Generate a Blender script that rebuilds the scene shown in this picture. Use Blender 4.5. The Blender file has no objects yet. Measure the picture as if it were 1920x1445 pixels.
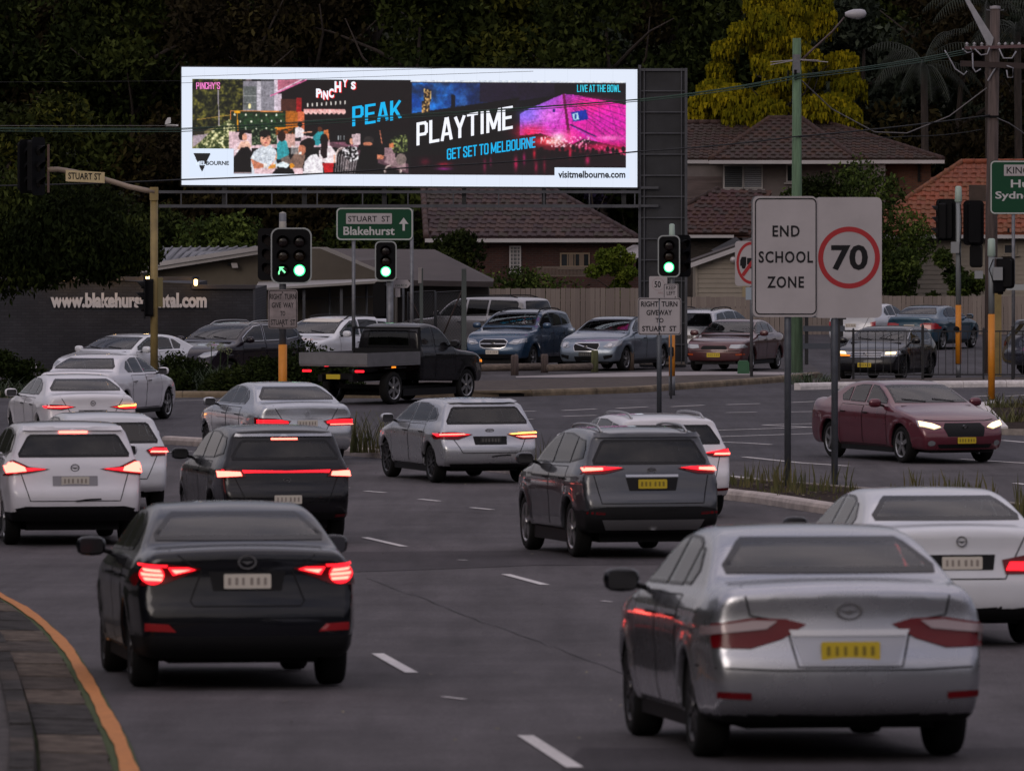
import bpy, bmesh, math, random
import numpy as np
from mathutils import Vector, Matrix, Euler
from mathutils.bvhtree import BVHTree
from mathutils.geometry import delaunay_2d_cdt
R = math.radians
random.seed(7)
SC = bpy.context.scene
COL = SC.collection

# ------------------------------------------------------------ camera, sky, sun, exposure
CAMZ = 5.0
cam_data = bpy.data.cameras.new('camera')
cam_data.lens = 240
cam_data.sensor_width = 36
cam_data.shift_y = -0.168
cam_data.clip_start = 1
cam_data.clip_end = 3000
cam_data.dof.use_dof = True
cam_data.dof.focus_distance = 165
cam_data.dof.aperture_fstop = 8
cam = bpy.data.objects.new('camera', cam_data)
cam.location = (0, 0, CAMZ)
cam.rotation_euler = (R(90), 0, 0)
COL.objects.link(cam)
SC.camera = cam

SUN_EL, SUN_AZ = 24.0, 205.0      # degrees; the last light comes from high behind the camera's left
world = bpy.data.worlds.new('World')
SC.world = world
world.use_nodes = True
wn = world.node_tree
wn.nodes.clear()
w_out = wn.nodes.new('ShaderNodeOutputWorld')
w_bg = wn.nodes.new('ShaderNodeBackground')
w_sky = wn.nodes.new('ShaderNodeTexSky')
w_sky.sky_type = 'NISHITA'
w_sky.sun_disc = False
w_sky.sun_elevation = R(SUN_EL)
w_sky.sun_rotation = R(SUN_AZ)
w_sky.dust_density = 4.0
w_sky.ozone_density = 1.0
w_mix = wn.nodes.new('ShaderNodeMix')
w_mix.data_type = 'RGBA'
w_mix.inputs['Factor'].default_value = 0.82
# dusk cloud, faintly pink: paler overhead than at the horizon, as an overcast sky is, and broken into soft banks
w_tc = wn.nodes.new('ShaderNodeTexCoord'); w_sep = wn.nodes.new('ShaderNodeSeparateXYZ'); wn.links.new(w_tc.outputs['Generated'], w_sep.inputs[0])
w_mr = wn.nodes.new('ShaderNodeMapRange'); w_mr.inputs[1].default_value = 0.0; w_mr.inputs[2].default_value = 1.0; w_mr.inputs[3].default_value = 0.42; w_mr.inputs[4].default_value = 1.6
wn.links.new(w_sep.outputs['Z'], w_mr.inputs[0])
w_n = wn.nodes.new('ShaderNodeTexNoise'); w_n.inputs['Scale'].default_value = 2.6; w_n.inputs['Detail'].default_value = 5; w_n.inputs['Roughness'].default_value = 0.55
w_mp = wn.nodes.new('ShaderNodeMapping'); w_mp.inputs['Scale'].default_value = (1, 1, 2.4); wn.links.new(w_tc.outputs['Generated'], w_mp.inputs['Vector']); wn.links.new(w_mp.outputs['Vector'], w_n.inputs['Vector'])
w_cr = wn.nodes.new('ShaderNodeValToRGB'); w_cr.color_ramp.elements[0].position = 0.36; w_cr.color_ramp.elements[0].color = (3.2, 3.2, 4.2, 1); w_cr.color_ramp.elements[1].position = 0.64; w_cr.color_ramp.elements[1].color = (8.8, 7.8, 8.2, 1)
wn.links.new(w_n.outputs['Fac'], w_cr.inputs['Fac'])
w_vm = wn.nodes.new('ShaderNodeVectorMath'); w_vm.operation = 'SCALE'; wn.links.new(w_cr.outputs['Color'], w_vm.inputs[0]); wn.links.new(w_mr.outputs[0], w_vm.inputs['Scale']); wn.links.new(w_vm.outputs[0], w_mix.inputs['B'])
wn.links.new(w_sky.outputs['Color'], w_mix.inputs['A'])
wn.links.new(w_mix.outputs['Result'], w_bg.inputs['Color'])
w_bg.inputs['Strength'].default_value = 0.085
wn.links.new(w_bg.outputs['Background'], w_out.inputs['Surface'])

sun_data = bpy.data.lights.new('sun', 'SUN')
sun_data.energy = 0.35
sun_data.angle = R(25)
sun_data.color = (1.0, 0.9, 0.86)
sun = bpy.data.objects.new('sun', sun_data)
COL.objects.link(sun)
_d = Vector((math.sin(R(SUN_AZ)) * math.cos(R(SUN_EL)), math.cos(R(SUN_AZ)) * math.cos(R(SUN_EL)), math.sin(R(SUN_EL))))
sun.rotation_euler = (-_d).to_track_quat('-Z', 'Y').to_euler()

SC.view_settings.view_transform = 'Standard'
SC.view_settings.look = 'None'
SC.view_settings.gamma = 1
SC.view_settings.exposure = 0.08
SC.view_settings.use_curve_mapping = False
SC.render.engine = 'CYCLES'

# ------------------------------------------------------------ picture <-> place
F = 12800.0
_ky = [-60, 0, 20, 30, 42.7, 53, 70, 86.5, 100, 117, 130, 150, 165, 180, 190, 225, 245, 262, 285, 310, 420, 900]
_kd = [2.4, 2.6, 2.85, 3.08, 3.43, 3.75, 4.12, 4.38, 4.54, 4.60, 4.56, 4.45, 4.40, 4.42, 4.46, 4.46, 4.2, 3.6, 2.0, 0.2, -14, -40]
_ty = np.arange(-60, 900.5, 1.0)
_td = np.interp(_ty, _ky, _kd)
_k = np.exp(-0.5 * (np.arange(-14, 15) / 5.0) ** 2); _k /= _k.sum()
_td = np.convolve(np.pad(_td, 14, mode='edge'), _k, 'valid')
def GZ(y): return CAMZ - float(np.interp(y, _ty, _td))
def at(px, py, d): return Vector(((px - 960) * d / F, d, CAMZ - (py - 400) * d / F))
def gnd(px, py, lo=25.0, hi=230.0):
    for _ in range(50):
        m = (lo + hi) / 2
        yy = 400 + F * (CAMZ - GZ(m)) / m
        if yy > py: lo = m
        else: hi = m
    return Vector(((px - 960) * lo / F, lo, GZ(lo)))
def on(px, d): return Vector(((px - 960) * d / F, d, GZ(d)))

# ------------------------------------------------------------ materials
def lin(c):
    c = c / 255.0
    return c / 12.92 if c <= 0.04045 else ((c + 0.055) / 1.055) ** 2.4
def hexc(r, g, b): return (lin(r), lin(g), lin(b))
MATS = {}
def mat(name, col, rough=0.6, metal=0.0, var=0.0, scale=4.0, bump=0.0, bscale=None, coat=0.0, emit=None, estr=1.0, ior=None, spec=None, col2=None, detail=4, gen=False, stretch=None):
    if name in MATS: return MATS[name]
    m = bpy.data.materials.new(name); m.use_nodes = True
    nt = m.node_tree; b = nt.nodes['Principled BSDF']
    b.inputs['Base Color'].default_value = (*col, 1)
    b.inputs['Roughness'].default_value = rough
    b.inputs['Metallic'].default_value = metal
    if coat: b.inputs['Coat Weight'].default_value = coat; b.inputs['Coat Roughness'].default_value = 0.05
    if ior: b.inputs['IOR'].default_value = ior
    if spec is not None: b.inputs['Specular IOR Level'].default_value = spec
    if emit:
        b.inputs['Emission Color'].default_value = (*emit, 1); b.inputs['Emission Strength'].default_value = estr
    if var or bump:
        tc = nt.nodes.new('ShaderNodeTexCoord')
        src = tc.outputs['Object']
        if stretch:
            mp = nt.nodes.new('ShaderNodeMapping'); mp.inputs['Scale'].default_value = stretch
            nt.links.new(src, mp.inputs['Vector']); src = mp.outputs['Vector']
        if var:
            n = nt.nodes.new('ShaderNodeTexNoise'); n.inputs['Scale'].default_value = scale; n.inputs['Detail'].default_value = detail; n.inputs['Roughness'].default_value = 0.62
            nt.links.new(src, n.inputs['Vector'])
            r = nt.nodes.new('ShaderNodeValToRGB')
            c2 = col2 if col2 else tuple(min(1, c * (1 + var)) for c in col)
            c1 = tuple(c * (1 - var) for c in col) if not col2 else col
            r.color_ramp.elements[0].position = 0.32; r.color_ramp.elements[0].color = (*c1, 1)
            r.color_ramp.elements[1].position = 0.68; r.color_ramp.elements[1].color = (*c2, 1)
            nt.links.new(n.outputs['Fac'], r.inputs['Fac']); nt.links.new(r.outputs['Color'], b.inputs['Base Color'])
        if bump:
            n2 = nt.nodes.new('ShaderNodeTexNoise'); n2.inputs['Scale'].default_value = bscale or scale * 3; n2.inputs['Detail'].default_value = 5
            nt.links.new(src, n2.inputs['Vector'])
            bp = nt.nodes.new('ShaderNodeBump'); bp.inputs['Strength'].default_value = bump; bp.inputs['Distance'].default_value = 0.02
            nt.links.new(n2.outputs['Fac'], bp.inputs['Height']); nt.links.new(bp.outputs['Normal'], b.inputs['Normal'])
    MATS[name] = m
    return m
def emis(name, col, s):
    return mat(name, tuple(min(0.9, c) * 0.1 for c in col), 0.3, spec=0.2, emit=col, estr=s)
def paint(name, col, metal=0.35, rough=0.28):
    dk = max(col) < 0.05
    """car paint with a clear coat and a film of road dust low down in it"""
    if name in MATS: return MATS[name]
    m = mat(name, col, rough, metal, coat=0.55 if dk else 1.0, spec=0.25 if dk else None)
    nt = m.node_tree; b = nt.nodes['Principled BSDF']
    tc = nt.nodes.new('ShaderNodeTexCoord'); n = nt.nodes.new('ShaderNodeTexNoise'); n.inputs['Scale'].default_value = 3.5; n.inputs['Detail'].default_value = 6
    nt.links.new(tc.outputs['Object'], n.inputs['Vector'])
    mr = nt.nodes.new('ShaderNodeMapRange'); mr.inputs[3].default_value = max(0.05, rough - 0.08); mr.inputs[4].default_value = rough + 0.14
    nt.links.new(n.outputs['Fac'], mr.inputs[0]); nt.links.new(mr.outputs[0], b.inputs['Roughness'])
    mx = nt.nodes.new('ShaderNodeMix'); mx.data_type = 'RGBA'
    mx.inputs['A'].default_value = (*col, 1); mx.inputs['B'].default_value = (*(c * 0.8 + (0.002 if dk else 0.02) for c in col), 1)
    nt.links.new(n.outputs['Fac'], mx.inputs['Factor']); nt.links.new(mx.outputs['Result'], b.inputs['Base Color'])
    return m

BLACK = mat('black_plastic', (0.008, 0.008, 0.009), 0.6, spec=0.2)
FRIT = mat('window_frit', (0.006, 0.006, 0.007), 0.25, spec=0.3)
RUBBER = mat('tyre_rubber', (0.010, 0.010, 0.010), 0.85, spec=0.2)
def glass_mat(name, tint, ior=1.5):
    m = bpy.data.materials.new(name); m.use_nodes = True; nt = m.node_tree; nt.nodes.clear()
    o = nt.nodes.new('ShaderNodeOutputMaterial'); x = nt.nodes.new('ShaderNodeMixShader'); f = nt.nodes.new('ShaderNodeFresnel'); f.inputs['IOR'].default_value = ior
    t = nt.nodes.new('ShaderNodeBsdfTransparent'); t.inputs['Color'].default_value = (*tint, 1); g_ = nt.nodes.new('ShaderNodeBsdfGlossy'); g_.inputs['Roughness'].default_value = 0.03; g_.inputs['Color'].default_value = (1, 1, 1, 1)
    nt.links.new(f.outputs[0], x.inputs[0]); nt.links.new(t.outputs[0], x.inputs[1]); nt.links.new(g_.outputs[0], x.inputs[2]); nt.links.new(x.outputs[0], o.inputs['Surface']); return m
GLASSD = glass_mat('car_glass_tinted', (0.10, 0.115, 0.115)); GLASSC = glass_mat('car_glass_clear', (0.60, 0.68, 0.66))

CHROME = mat('bright_trim', (0.55, 0.55, 0.56), 0.18, 1.0)
ALLOY = mat('alloy_rim', (0.38, 0.38, 0.39), 0.3, 0.85)
ALLOYD = mat('dark_alloy_rim', (0.06, 0.06, 0.065), 0.35, 0.6)
LRED_OFF = mat('red_lamp_lens', (0.12, 0.003, 0.006), 0.15, spec=0.4)
LRED = emis('red_lamp_lit', (1.0, 0.012, 0.022), 2.4)
LHOT = emis('red_lamp_core', (1.0, 0.15, 0.11), 5.0)
LAMB = emis('amber_lamp_core', (1.0, 0.40, 0.08), 4.5)
LAMB2 = emis('amber_lamp_soft', (1.0, 0.28, 0.02), 1.2)
LWHT = emis('headlamp_lit', (1.0, 0.70, 0.36), 3.2)
LCLR = mat('clear_lamp_lens', (0.32, 0.33, 0.35), 0.12, 0.6, coat=1)
PLATEY = mat('plate_yellow', (0.55, 0.40, 0.02), 0.5)
PLATEW = mat('plate_cream', (0.6, 0.55, 0.48), 0.5)
PLATEB = mat('plate_black', (0.03, 0.03, 0.03), 0.5)
GALV = mat('galvanised_steel', (0.16, 0.165, 0.18), 0.5, 0.5, var=0.25, scale=6, bump=0.1)
SIGNW = mat('sign_white', (0.40, 0.37, 0.38), 0.5, var=0.10, scale=1.1, detail=8)
SIGNK = mat('sign_black', (0.010, 0.010, 0.012), 0.6, spec=0.2)
SIGNR = mat('sign_red', (0.36, 0.012, 0.018), 0.5)
SIGNG = mat('sign_green', (0.004, 0.055, 0.024), 0.55, spec=0.25)
SIGNOLD = mat('sign_weathered', (0.24, 0.20, 0.20), 0.6, var=0.25, scale=5)
CREAM = mat('sign_cream', (0.50, 0.40, 0.22), 0.5, var=0.08, scale=4)
ORANGE = mat('pole_orange', (0.62, 0.22, 0.012), 0.5, var=0.1, scale=5)
OCHRE = mat('pole_ochre', (0.26, 0.19, 0.07), 0.55, var=0.35, scale=1.6, detail=6)
PALEGRN = mat('pale_green_cap', (0.33, 0.42, 0.36), 0.5)
SIGBLK = mat('signal_black', (0.005, 0.005, 0.006), 0.6, spec=0.12)
PAINTW = mat('road_paint', (0.60, 0.57, 0.56), 0.7, var=0.22, scale=14, detail=7)
PAINTO = mat('edge_paint_orange', (0.40, 0.14, 0.028), 0.75, var=0.3, scale=13, detail=9, col2=(0.60, 0.22, 0.045))
WOODP = mat('weathered_timber', (0.085, 0.062, 0.056), 0.85, var=0.4, scale=3, bump=0.4, stretch=(6, 6, 0.4))
WOODG = mat('green_treated_timber', (0.10, 0.17, 0.10), 0.8, var=0.3, scale=2.5, bump=0.3, stretch=(5, 5, 0.5))

# ------------------------------------------------------------ objects
def link(o, parent=None):
    COL.objects.link(o)
    if parent is not None: o.parent = parent
    return o
def thing(name, label, cat, loc=(0, 0, 0), rotz=0.0, group=None):
    o = bpy.data.objects.new(name, None); link(o)
    o.empty_display_size = 0.2
    o.location = loc; o.rotation_euler = (0, 0, rotz)
    o['label'] = label; o['category'] = cat
    if group: o['group'] = group
    return o
def tag(o, label, cat, group=None):
    o['label'] = label; o['category'] = cat
    if group: o['group'] = group
    return o
class MB:
    def __init__(s): s.v = []; s.f = []; s.m = []
    def add(s, vs, fs, mi=0):
        b = len(s.v); s.v.extend([tuple(p) for p in vs])
        for q in fs: s.f.append(tuple(b + i for i in q)); s.m.append(mi)
        return s
    def box(s, c, d, rot=None, mi=0):
        hx, hy, hz = d[0] / 2, d[1] / 2, d[2] / 2
        ps = [Vector((x * hx, y * hy, z * hz)) for x in (-1, 1) for y in (-1, 1) for z in (-1, 1)]
        if rot is not None: ps = [rot @ p for p in ps]
        c = Vector(c)
        return s.add([p + c for p in ps], [(0, 1, 3, 2), (4, 6, 7, 5), (0, 4, 5, 1), (2, 3, 7, 6), (0, 2, 6, 4), (1, 5, 7, 3)], mi)
    def tube(s, pts, r, n=8, mi=0, cap=True):
        pts = [Vector(p) for p in pts]; k = len(pts)
        rs = r if isinstance(r, (list, tuple)) else [r] * k
        vs = []
        up0 = None
        for i, p in enumerate(pts):
            t = (pts[min(i + 1, k - 1)] - pts[max(i - 1, 0)]).normalized()
            if up0 is None:
                up0 = Vector((0, 0, 1)) if abs(t.z) < 0.9 else Vector((0, 1, 0))
            a = t.cross(up0).normalized(); b = a.cross(t).normalized()
            for j in range(n):
                th = 2 * math.pi * j / n
                vs.append(p + a * math.cos(th) * rs[i] + b * math.sin(th) * rs[i])
        fs = [(i * n + j, i * n + (j + 1) % n, (i + 1) * n + (j + 1) % n, (i + 1) * n + j) for i in range(k - 1) for j in range(n)]
        if cap: fs += [tuple(range(n))[::-1], tuple((k - 1) * n + j for j in range(n))]
        return s.add(vs, fs, mi)
    def prism(s, poly, y0, y1, mi=0, M=None, mi_side=None):
        """poly in (x,z), extruded from y0 to y1"""
        n = len(poly)
        vs = [Vector((p[0], y0, p[1])) for p in poly] + [Vector((p[0], y1, p[1])) for p in poly]
        if M is not None: vs = [M @ v for v in vs]
        s.add(vs, [tuple(range(n)), tuple(range(2 * n - 1, n - 1, -1))], mi)
        return s.add(vs, [(i, i + n, (i + 1) % n + n, (i + 1) % n) for i in range(n)], mi if mi_side is None else mi_side)
    def quad(s, a, b, c, d, mi=0): return s.add([a, b, c, d], [(0, 1, 2, 3)], mi)
    def lathe(s, prof, axis='y', c=(0, 0, 0), n=24, mi=0):
        """prof: list of (r, h) revolved about an axis"""
        vs = []
        for r_, h in prof:
            for j in range(n):
                th = 2 * math.pi * j / n; a, b = r_ * math.cos(th), r_ * math.sin(th)
                vs.append({'y': (a, h, b), 'z': (a, b, h), 'x': (h, a, b)}[axis])
        vs = [Vector(v) + Vector(c) for v in vs]
        k = len(prof)
        return s.add(vs, [(i * n + j, (i + 1) * n + j, (i + 1) * n + (j + 1) % n, i * n + (j + 1) % n) for i in range(k - 1) for j in range(n)], mi)
    def mesh(s, name, mats, smooth=False):
        me = bpy.data.meshes.new(name)
        me.from_pydata(s.v, [], s.f)
        if not isinstance(mats, (list, tuple)): mats = [mats]
        for m_ in mats: me.materials.append(m_)
        if len(mats) > 1: me.polygons.foreach_set('material_index', s.m)
        if smooth: me.polygons.foreach_set('use_smooth', [True] * len(s.f))
        me.update()
        return me
    def build(s, name, mats, parent=None, smooth=False, loc=None):
        o = bpy.data.objects.new(name, s.mesh(name, mats, smooth))
        if loc is not None: o.location = loc
        return link(o, parent)
def inst(name, me, parent=None, loc=(0, 0, 0), rot=None, scale=None):
    o = bpy.data.objects.new(name, me); o.location = loc
    if rot is not None: o.rotation_euler = rot
    if scale is not None: o.scale = scale
    return link(o, parent)
def copy_tree(o, parent=None):
    c = o.copy(); COL.objects.link(c); c.parent = parent
    for ch in list(o.children): copy_tree(ch, c)
    return c
def rrect(x0, z0, x1, z1, r, n=5):
    out = []
    for cx, cz, a0 in ((x1 - r, z0 + r, -90), (x1 - r, z1 - r, 0), (x0 + r, z1 - r, 90), (x0 + r, z0 + r, 180)):
        for i in range(n + 1):
            a = R(a0 + 90 * i / n); out.append((cx + r * math.cos(a), cz + r * math.sin(a)))
    return out
def circ(cx, cz, rx, rz=None, n=24):
    rz = rz or rx
    return [(cx + rx * math.cos(2 * math.pi * i / n), cz + rz * math.sin(2 * math.pi * i / n)) for i in range(n)]
def ring(mb, outer, inner, y0, y1, mi=0):
    n = len(outer)
    vs = [(p[0], y0, p[1]) for p in outer] + [(p[0], y0, p[1]) for p in inner] + [(p[0], y1, p[1]) for p in outer] + [(p[0], y1, p[1]) for p in inner]
    fs = []
    for i in range(n):
        j = (i + 1) % n
        fs += [(i, j, n + j, n + i), (i, 2 * n + i, 2 * n + j, j), (n + i, n + j, 3 * n + j, 3 * n + i)]
    mb.add(vs, fs, mi)
def lettering(text, x0, z0, x1, z1, y, m, parent, bold=0.0, shear=0.0, name='lettering', depth=0.0, keep=False, italic=0.0, kern=1.0, fitcap=False):
    """text fitted to the box x0..x1, z0..z1 on the plane y, facing -Y, in the parent's frame"""
    cu = bpy.data.curves.new('t', 'FONT'); cu.body = text; cu.size = 1; cu.offset = bold; cu.resolution_u = 3
    cu.space_character = kern
    if depth: cu.extrude = 0.5
    to = bpy.data.objects.new('t', cu); COL.objects.link(to)
    bpy.context.view_layer.update()
    me = bpy.data.meshes.new_from_object(to.evaluated_get(bpy.context.evaluated_depsgraph_get()))
    bpy.data.objects.remove(to)
    n = len(me.vertices); co = np.empty(n * 3, 'f'); me.vertices.foreach_get('co', co); co = co.reshape(-1, 3)
    mn, mx = co.min(0), co.max(0)
    ux = (co[:, 0] - mn[0]) / max(1e-6, mx[0] - mn[0]); uz = (co[:, 1] - mn[1]) / max(1e-6, mx[1] - mn[1])
    new = np.empty_like(co)
    new[:, 0] = x0 + ux * (x1 - x0) + italic * uz * (z1 - z0)
    new[:, 2] = z0 + uz * (z1 - z0) + shear * ux * (x1 - x0)
    new[:, 1] = y - (co[:, 2] * 2 + 1) * 0.5 * depth if depth else y
    me.vertices.foreach_set('co', new.ravel()); me.materials.clear(); me.materials.append(m)
    me.polygons.foreach_set('material_index', [0] * len(me.polygons)); me.update()
    o = bpy.data.objects.new(name, me)
    return link(o, parent)
def strip(name, pts, w, m, dz=0.004, parent=None, step=1.0, wid=None):
    """a painted or laid ribbon on the ground along plan points"""
    P = [Vector((p[0], p[1], 0)) for p in pts]; out = [P[0]]
    for a, b in zip(P, P[1:]):
        k = max(1, int((b - a).length / step))
        for i in range(1, k + 1): out.append(a.lerp(b, i / k))
    mb = MB(); n = len(out); vs = []
    for i, p in enumerate(out):
        t = (out[min(i + 1, n - 1)] - out[max(i - 1, 0)]).normalized(); nn = Vector((-t.y, t.x, 0))
        ww = w if wid is None else wid(i / (n - 1))
        for s_ in (-1, 1):
            q = p + nn * s_ * ww / 2; vs.append((q.x, q.y, GZ(q.y) + dz))
    mb.add(vs, [(2 * i, 2 * i + 1, 2 * i + 3, 2 * i + 2) for i in range(n - 1)])
    return mb.build(name, m, parent)
def slab(name, front, back, h, m, m_side=None, nx=2.0, ny=2.0, kind='structure', top_dz=0.0):
    """raised area between two plan polylines with the same number of points; skirt down to the ground"""
    def dens(pl):
        return pl
    rows = []
    nn = len(front)
    segs = []
    for i in range(nn - 1):
        L = max((Vector(front[i + 1]) - Vector(front[i])).length, (Vector(back[i + 1]) - Vector(back[i])).length)
        k = max(1, int(L / nx))
        for j in range(k): segs.append((i, j / k))
    segs.append((nn - 2, 1.0))
    wmax = max((Vector(a) - Vector(b)).length for a, b in zip(front, back)); kc = max(1, int(wmax / ny))
    vs = []
    for i, t in segs:
        a = Vector(front[i]).lerp(Vector(front[i + 1]), t); b = Vector(back[i]).lerp(Vector(back[i + 1]), t)
        for c in range(kc + 1):
            q = a.lerp(b, c / kc); vs.append((q.x, q.y, GZ(q.y) + h + top_dz))
    n = len(segs); mb = MB()
    mb.add(vs, [(r * (kc + 1) + c, r * (kc + 1) + c + 1, (r + 1) * (kc + 1) + c + 1, (r + 1) * (kc + 1) + c) for r in range(n - 1) for c in range(kc)])
    if h > 0.01:
        edge = [r * (kc + 1) for r in range(n)] + [(n - 1) * (kc + 1) + c for c in range(1, kc + 1)] + [r * (kc + 1) + kc for r in range(n - 2, -1, -1)] + [c for c in range(kc - 1, 0, -1)]
        ev = [vs[i] for i in edge]; k = len(ev)
        mb.add(ev + [(p[0], p[1], p[2] - h - 0.3) for p in ev], [(i, (i + 1) % k, (i + 1) % k + k, i + k) for i in range(k)], 1)
    o = mb.build(name, [m, m_side or m])
    if kind: o['kind'] = kind
    return o
# ------------------------------------------------------------ ground, roads, kerbs, markings
def asphalt(name, c, dark=0.8):
    m = mat(name, c, 0.86, spec=0.25)
    nt = m.node_tree; b = nt.nodes['Principled BSDF']; tc = nt.nodes.new('ShaderNodeTexCoord')
    def noise(sc, det, st=None):
        n = nt.nodes.new('ShaderNodeTexNoise'); n.inputs['Scale'].default_value = sc; n.inputs['Detail'].default_value = det; n.inputs['Roughness'].default_value = 0.7
        if st:
            mp = nt.nodes.new('ShaderNodeMapping'); mp.inputs['Scale'].default_value = st; mp.inputs['Rotation'].default_value = (0, 0, R(-10))
            nt.links.new(tc.outputs['Object'], mp.inputs['Vector']); nt.links.new(mp.outputs['Vector'], n.inputs['Vector'])
        else: nt.links.new(tc.outputs['Object'], n.inputs['Vector'])
        return n
    n1 = noise(38, 3); n2 = noise(0.35, 5); n3 = noise(1.0, 3, (1.3, 0.09, 1))
    def ramp(n, lo, hi, p0=0.3, p1=0.7):
        r = nt.nodes.new('ShaderNodeMapRange'); r.inputs[1].default_value = p0; r.inputs[2].default_value = p1; r.inputs[3].default_value = lo; r.inputs[4].default_value = hi
        nt.links.new(n.outputs['Fac'], r.inputs[0]); return r.outputs[0]
    def mul(a, b_):
        k = nt.nodes.new('ShaderNodeMath'); k.operation = 'MULTIPLY'; nt.links.new(a, k.inputs[0]); nt.links.new(b_, k.inputs[1]); return k.outputs[0]
    n4 = noise(140, 2); f = mul(mul(mul(ramp(n1, 0.5, 1.55), ramp(n2, 0.68, 1.2)), ramp(n3, 0.66, 1.16)), ramp(n4, 0.6, 1.4))
    vm = nt.nodes.new('ShaderNodeVectorMath'); vm.operation = 'SCALE'; vm.inputs[0].default_value = c
    nt.links.new(f, vm.inputs['Scale']); nt.links.new(vm.outputs[0], b.inputs['Base Color'])
    bp = nt.nodes.new('ShaderNodeBump'); bp.inputs['Strength'].default_value = 0.5; bp.inputs['Distance'].default_value = 0.01
    nt.links.new(n1.outputs['Fac'], bp.inputs['Height']); nt.links.new(bp.outputs['Normal'], b.inputs['Normal'])
    return m
ASPH = asphalt('asphalt', (0.089, 0.080, 0.085))
ASPHD = asphalt('asphalt_darker', (0.058, 0.051, 0.056))
ASPHF = asphalt('asphalt_far_road', (0.064, 0.060, 0.068))
CONC = mat('kerb_concrete', (0.26, 0.225, 0.20), 0.85, var=0.35, scale=5, bump=0.3, detail=8)
CONCW = mat('kerb_concrete_pale', (0.42, 0.36, 0.33), 0.8, var=0.28, scale=3, bump=0.3, detail=8)
CONCO = mat('kerb_concrete_old', (0.17, 0.13, 0.085), 0.9, var=0.5, scale=2.2, bump=0.4, detail=8)
SOIL = mat('soil', (0.038, 0.028, 0.024), 1.0, spec=0.05, var=0.45, scale=7, bump=0.6, detail=9)
MULCH = mat('verge_dirt', (0.060, 0.046, 0.040), 1.0, var=0.45, scale=3.5, bump=0.5, detail=9)
MOSS = mat('moss_green', (0.05, 0.07, 0.02), 1.0, var=0.4, scale=20)
HILLM = mat('hill_undergrowth', (0.016, 0.018, 0.010), 1.0, spec=0.05, var=0.6, scale=0.5, detail=8)
FOOT = mat('footpath_concrete', (0.30, 0.27, 0.27), 0.85, var=0.2, scale=1.2, bump=0.1, detail=8)
PAVEOLD = mat('old_paving', (0.050, 0.042, 0.040), 0.95, var=0.6, scale=4.5, bump=0.4, detail=9)

# ground: one sheet to the horizon
mb = MB()
ys = list(np.arange(-60, 260, 1.0)) + list(np.arange(260, 901, 10.0))
xs = [-900, -300, -120, -60, -30, -20, -14, -10, -7, -4, -2, 0, 2, 4, 7, 10, 14, 20, 30, 60, 120, 300, 900]
vs = [(x, y, GZ(y) - 0.03) for y in ys for x in xs]; nx_ = len(xs)
mb.add(vs, [(r * nx_ + c, r * nx_ + c + 1, (r + 1) * nx_ + c + 1, (r + 1) * nx_ + c) for r in range(len(ys) - 1) for c in range(nx_ - 1)])
g = mb.build('ground', HILLM); g['kind'] = 'structure'
def sheet(name, front, back, m, dz):
    return slab(name, front, back, 0.0, m, nx=1.0, ny=1.0, top_dz=dz)
# carriageways (asphalt sheets over the ground)
def rows_sheet(name, x0, x1, y0, y1, m, dz):
    mb = MB(); ys = np.arange(y0, y1 + 0.5, 1.0); xs = np.linspace(x0, x1, 9)
    vs = [(x, y, GZ(y) + dz) for y in ys for x in xs]
    mb.add(vs, [(r * 9 + c, r * 9 + c + 1, (r + 1) * 9 + c + 1, (r + 1) * 9 + c) for r in range(len(ys) - 1) for c in range(8)])
    o = mb.build(name, m); o['kind'] = 'structure'; return o
rows_sheet('road', -60, 60, -60, 126, ASPH, 0.0)
rows_sheet('crossing_road', -80, 80, 126, 247, ASPHF, 0.0)

# resurfaced bands and sealed cracks
p = [gnd(640, 1083), gnd(800, 1068), gnd(1000, 1060), gnd(1320, 1058)]
q = [gnd(640, 1036), gnd(800, 1034), gnd(1000, 1032), gnd(1320, 1030)]
sheet('asphalt_patch', [(a.x - (2 if i == 0 else 0), a.y) for i, a in enumerate(p)], [(a.x - (2 if i == 0 else 0), a.y) for i, a in enumerate(q)], ASPHD, 0.004)
sheet('asphalt_patch', [(gnd(1050, 1445).x, gnd(1050, 1445).y), (4.2, gnd(1050, 1445).y)], [(gnd(1090, 1402).x, gnd(1090, 1402).y), (4.2, gnd(1090, 1402).y)], ASPHD, 0.004)
CRK = mat('sealed_crack', (0.022, 0.019, 0.02), 0.7)
rc = random.Random(3)
for pts in ([(690, 1084), (745, 1105), (800, 1125), (850, 1146), (905, 1166), (960, 1186), (1010, 1203), (1060, 1222), (1130, 1248), (1200, 1280)],
            [(0, 1005 + 140), (60, 1147), (130, 1144), (190, 1146)],
            [(755, 970), (830, 985), (890, 998), (950, 1012)]):
    w0 = 0.016 if len(pts) > 5 else 0.008
    P = []
    for a, b in zip(pts, pts[1:]):
        for t in (0, 0.33, 0.66):
            g_ = gnd(a[0] + (b[0] - a[0]) * t, a[1] + (b[1] - a[1]) * t)
            P.append((g_.x + rc.uniform(-0.03, 0.03), g_.y + rc.uniform(-.1, .1)))
    o = strip('road_crack', P, w0, CRK, 0.008, step=0.4, wid=lambda t, w0=w0: w0 * (0.4 + 0.6 * abs(math.sin(t * 17))))
    o['kind'] = 'structure'

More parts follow.
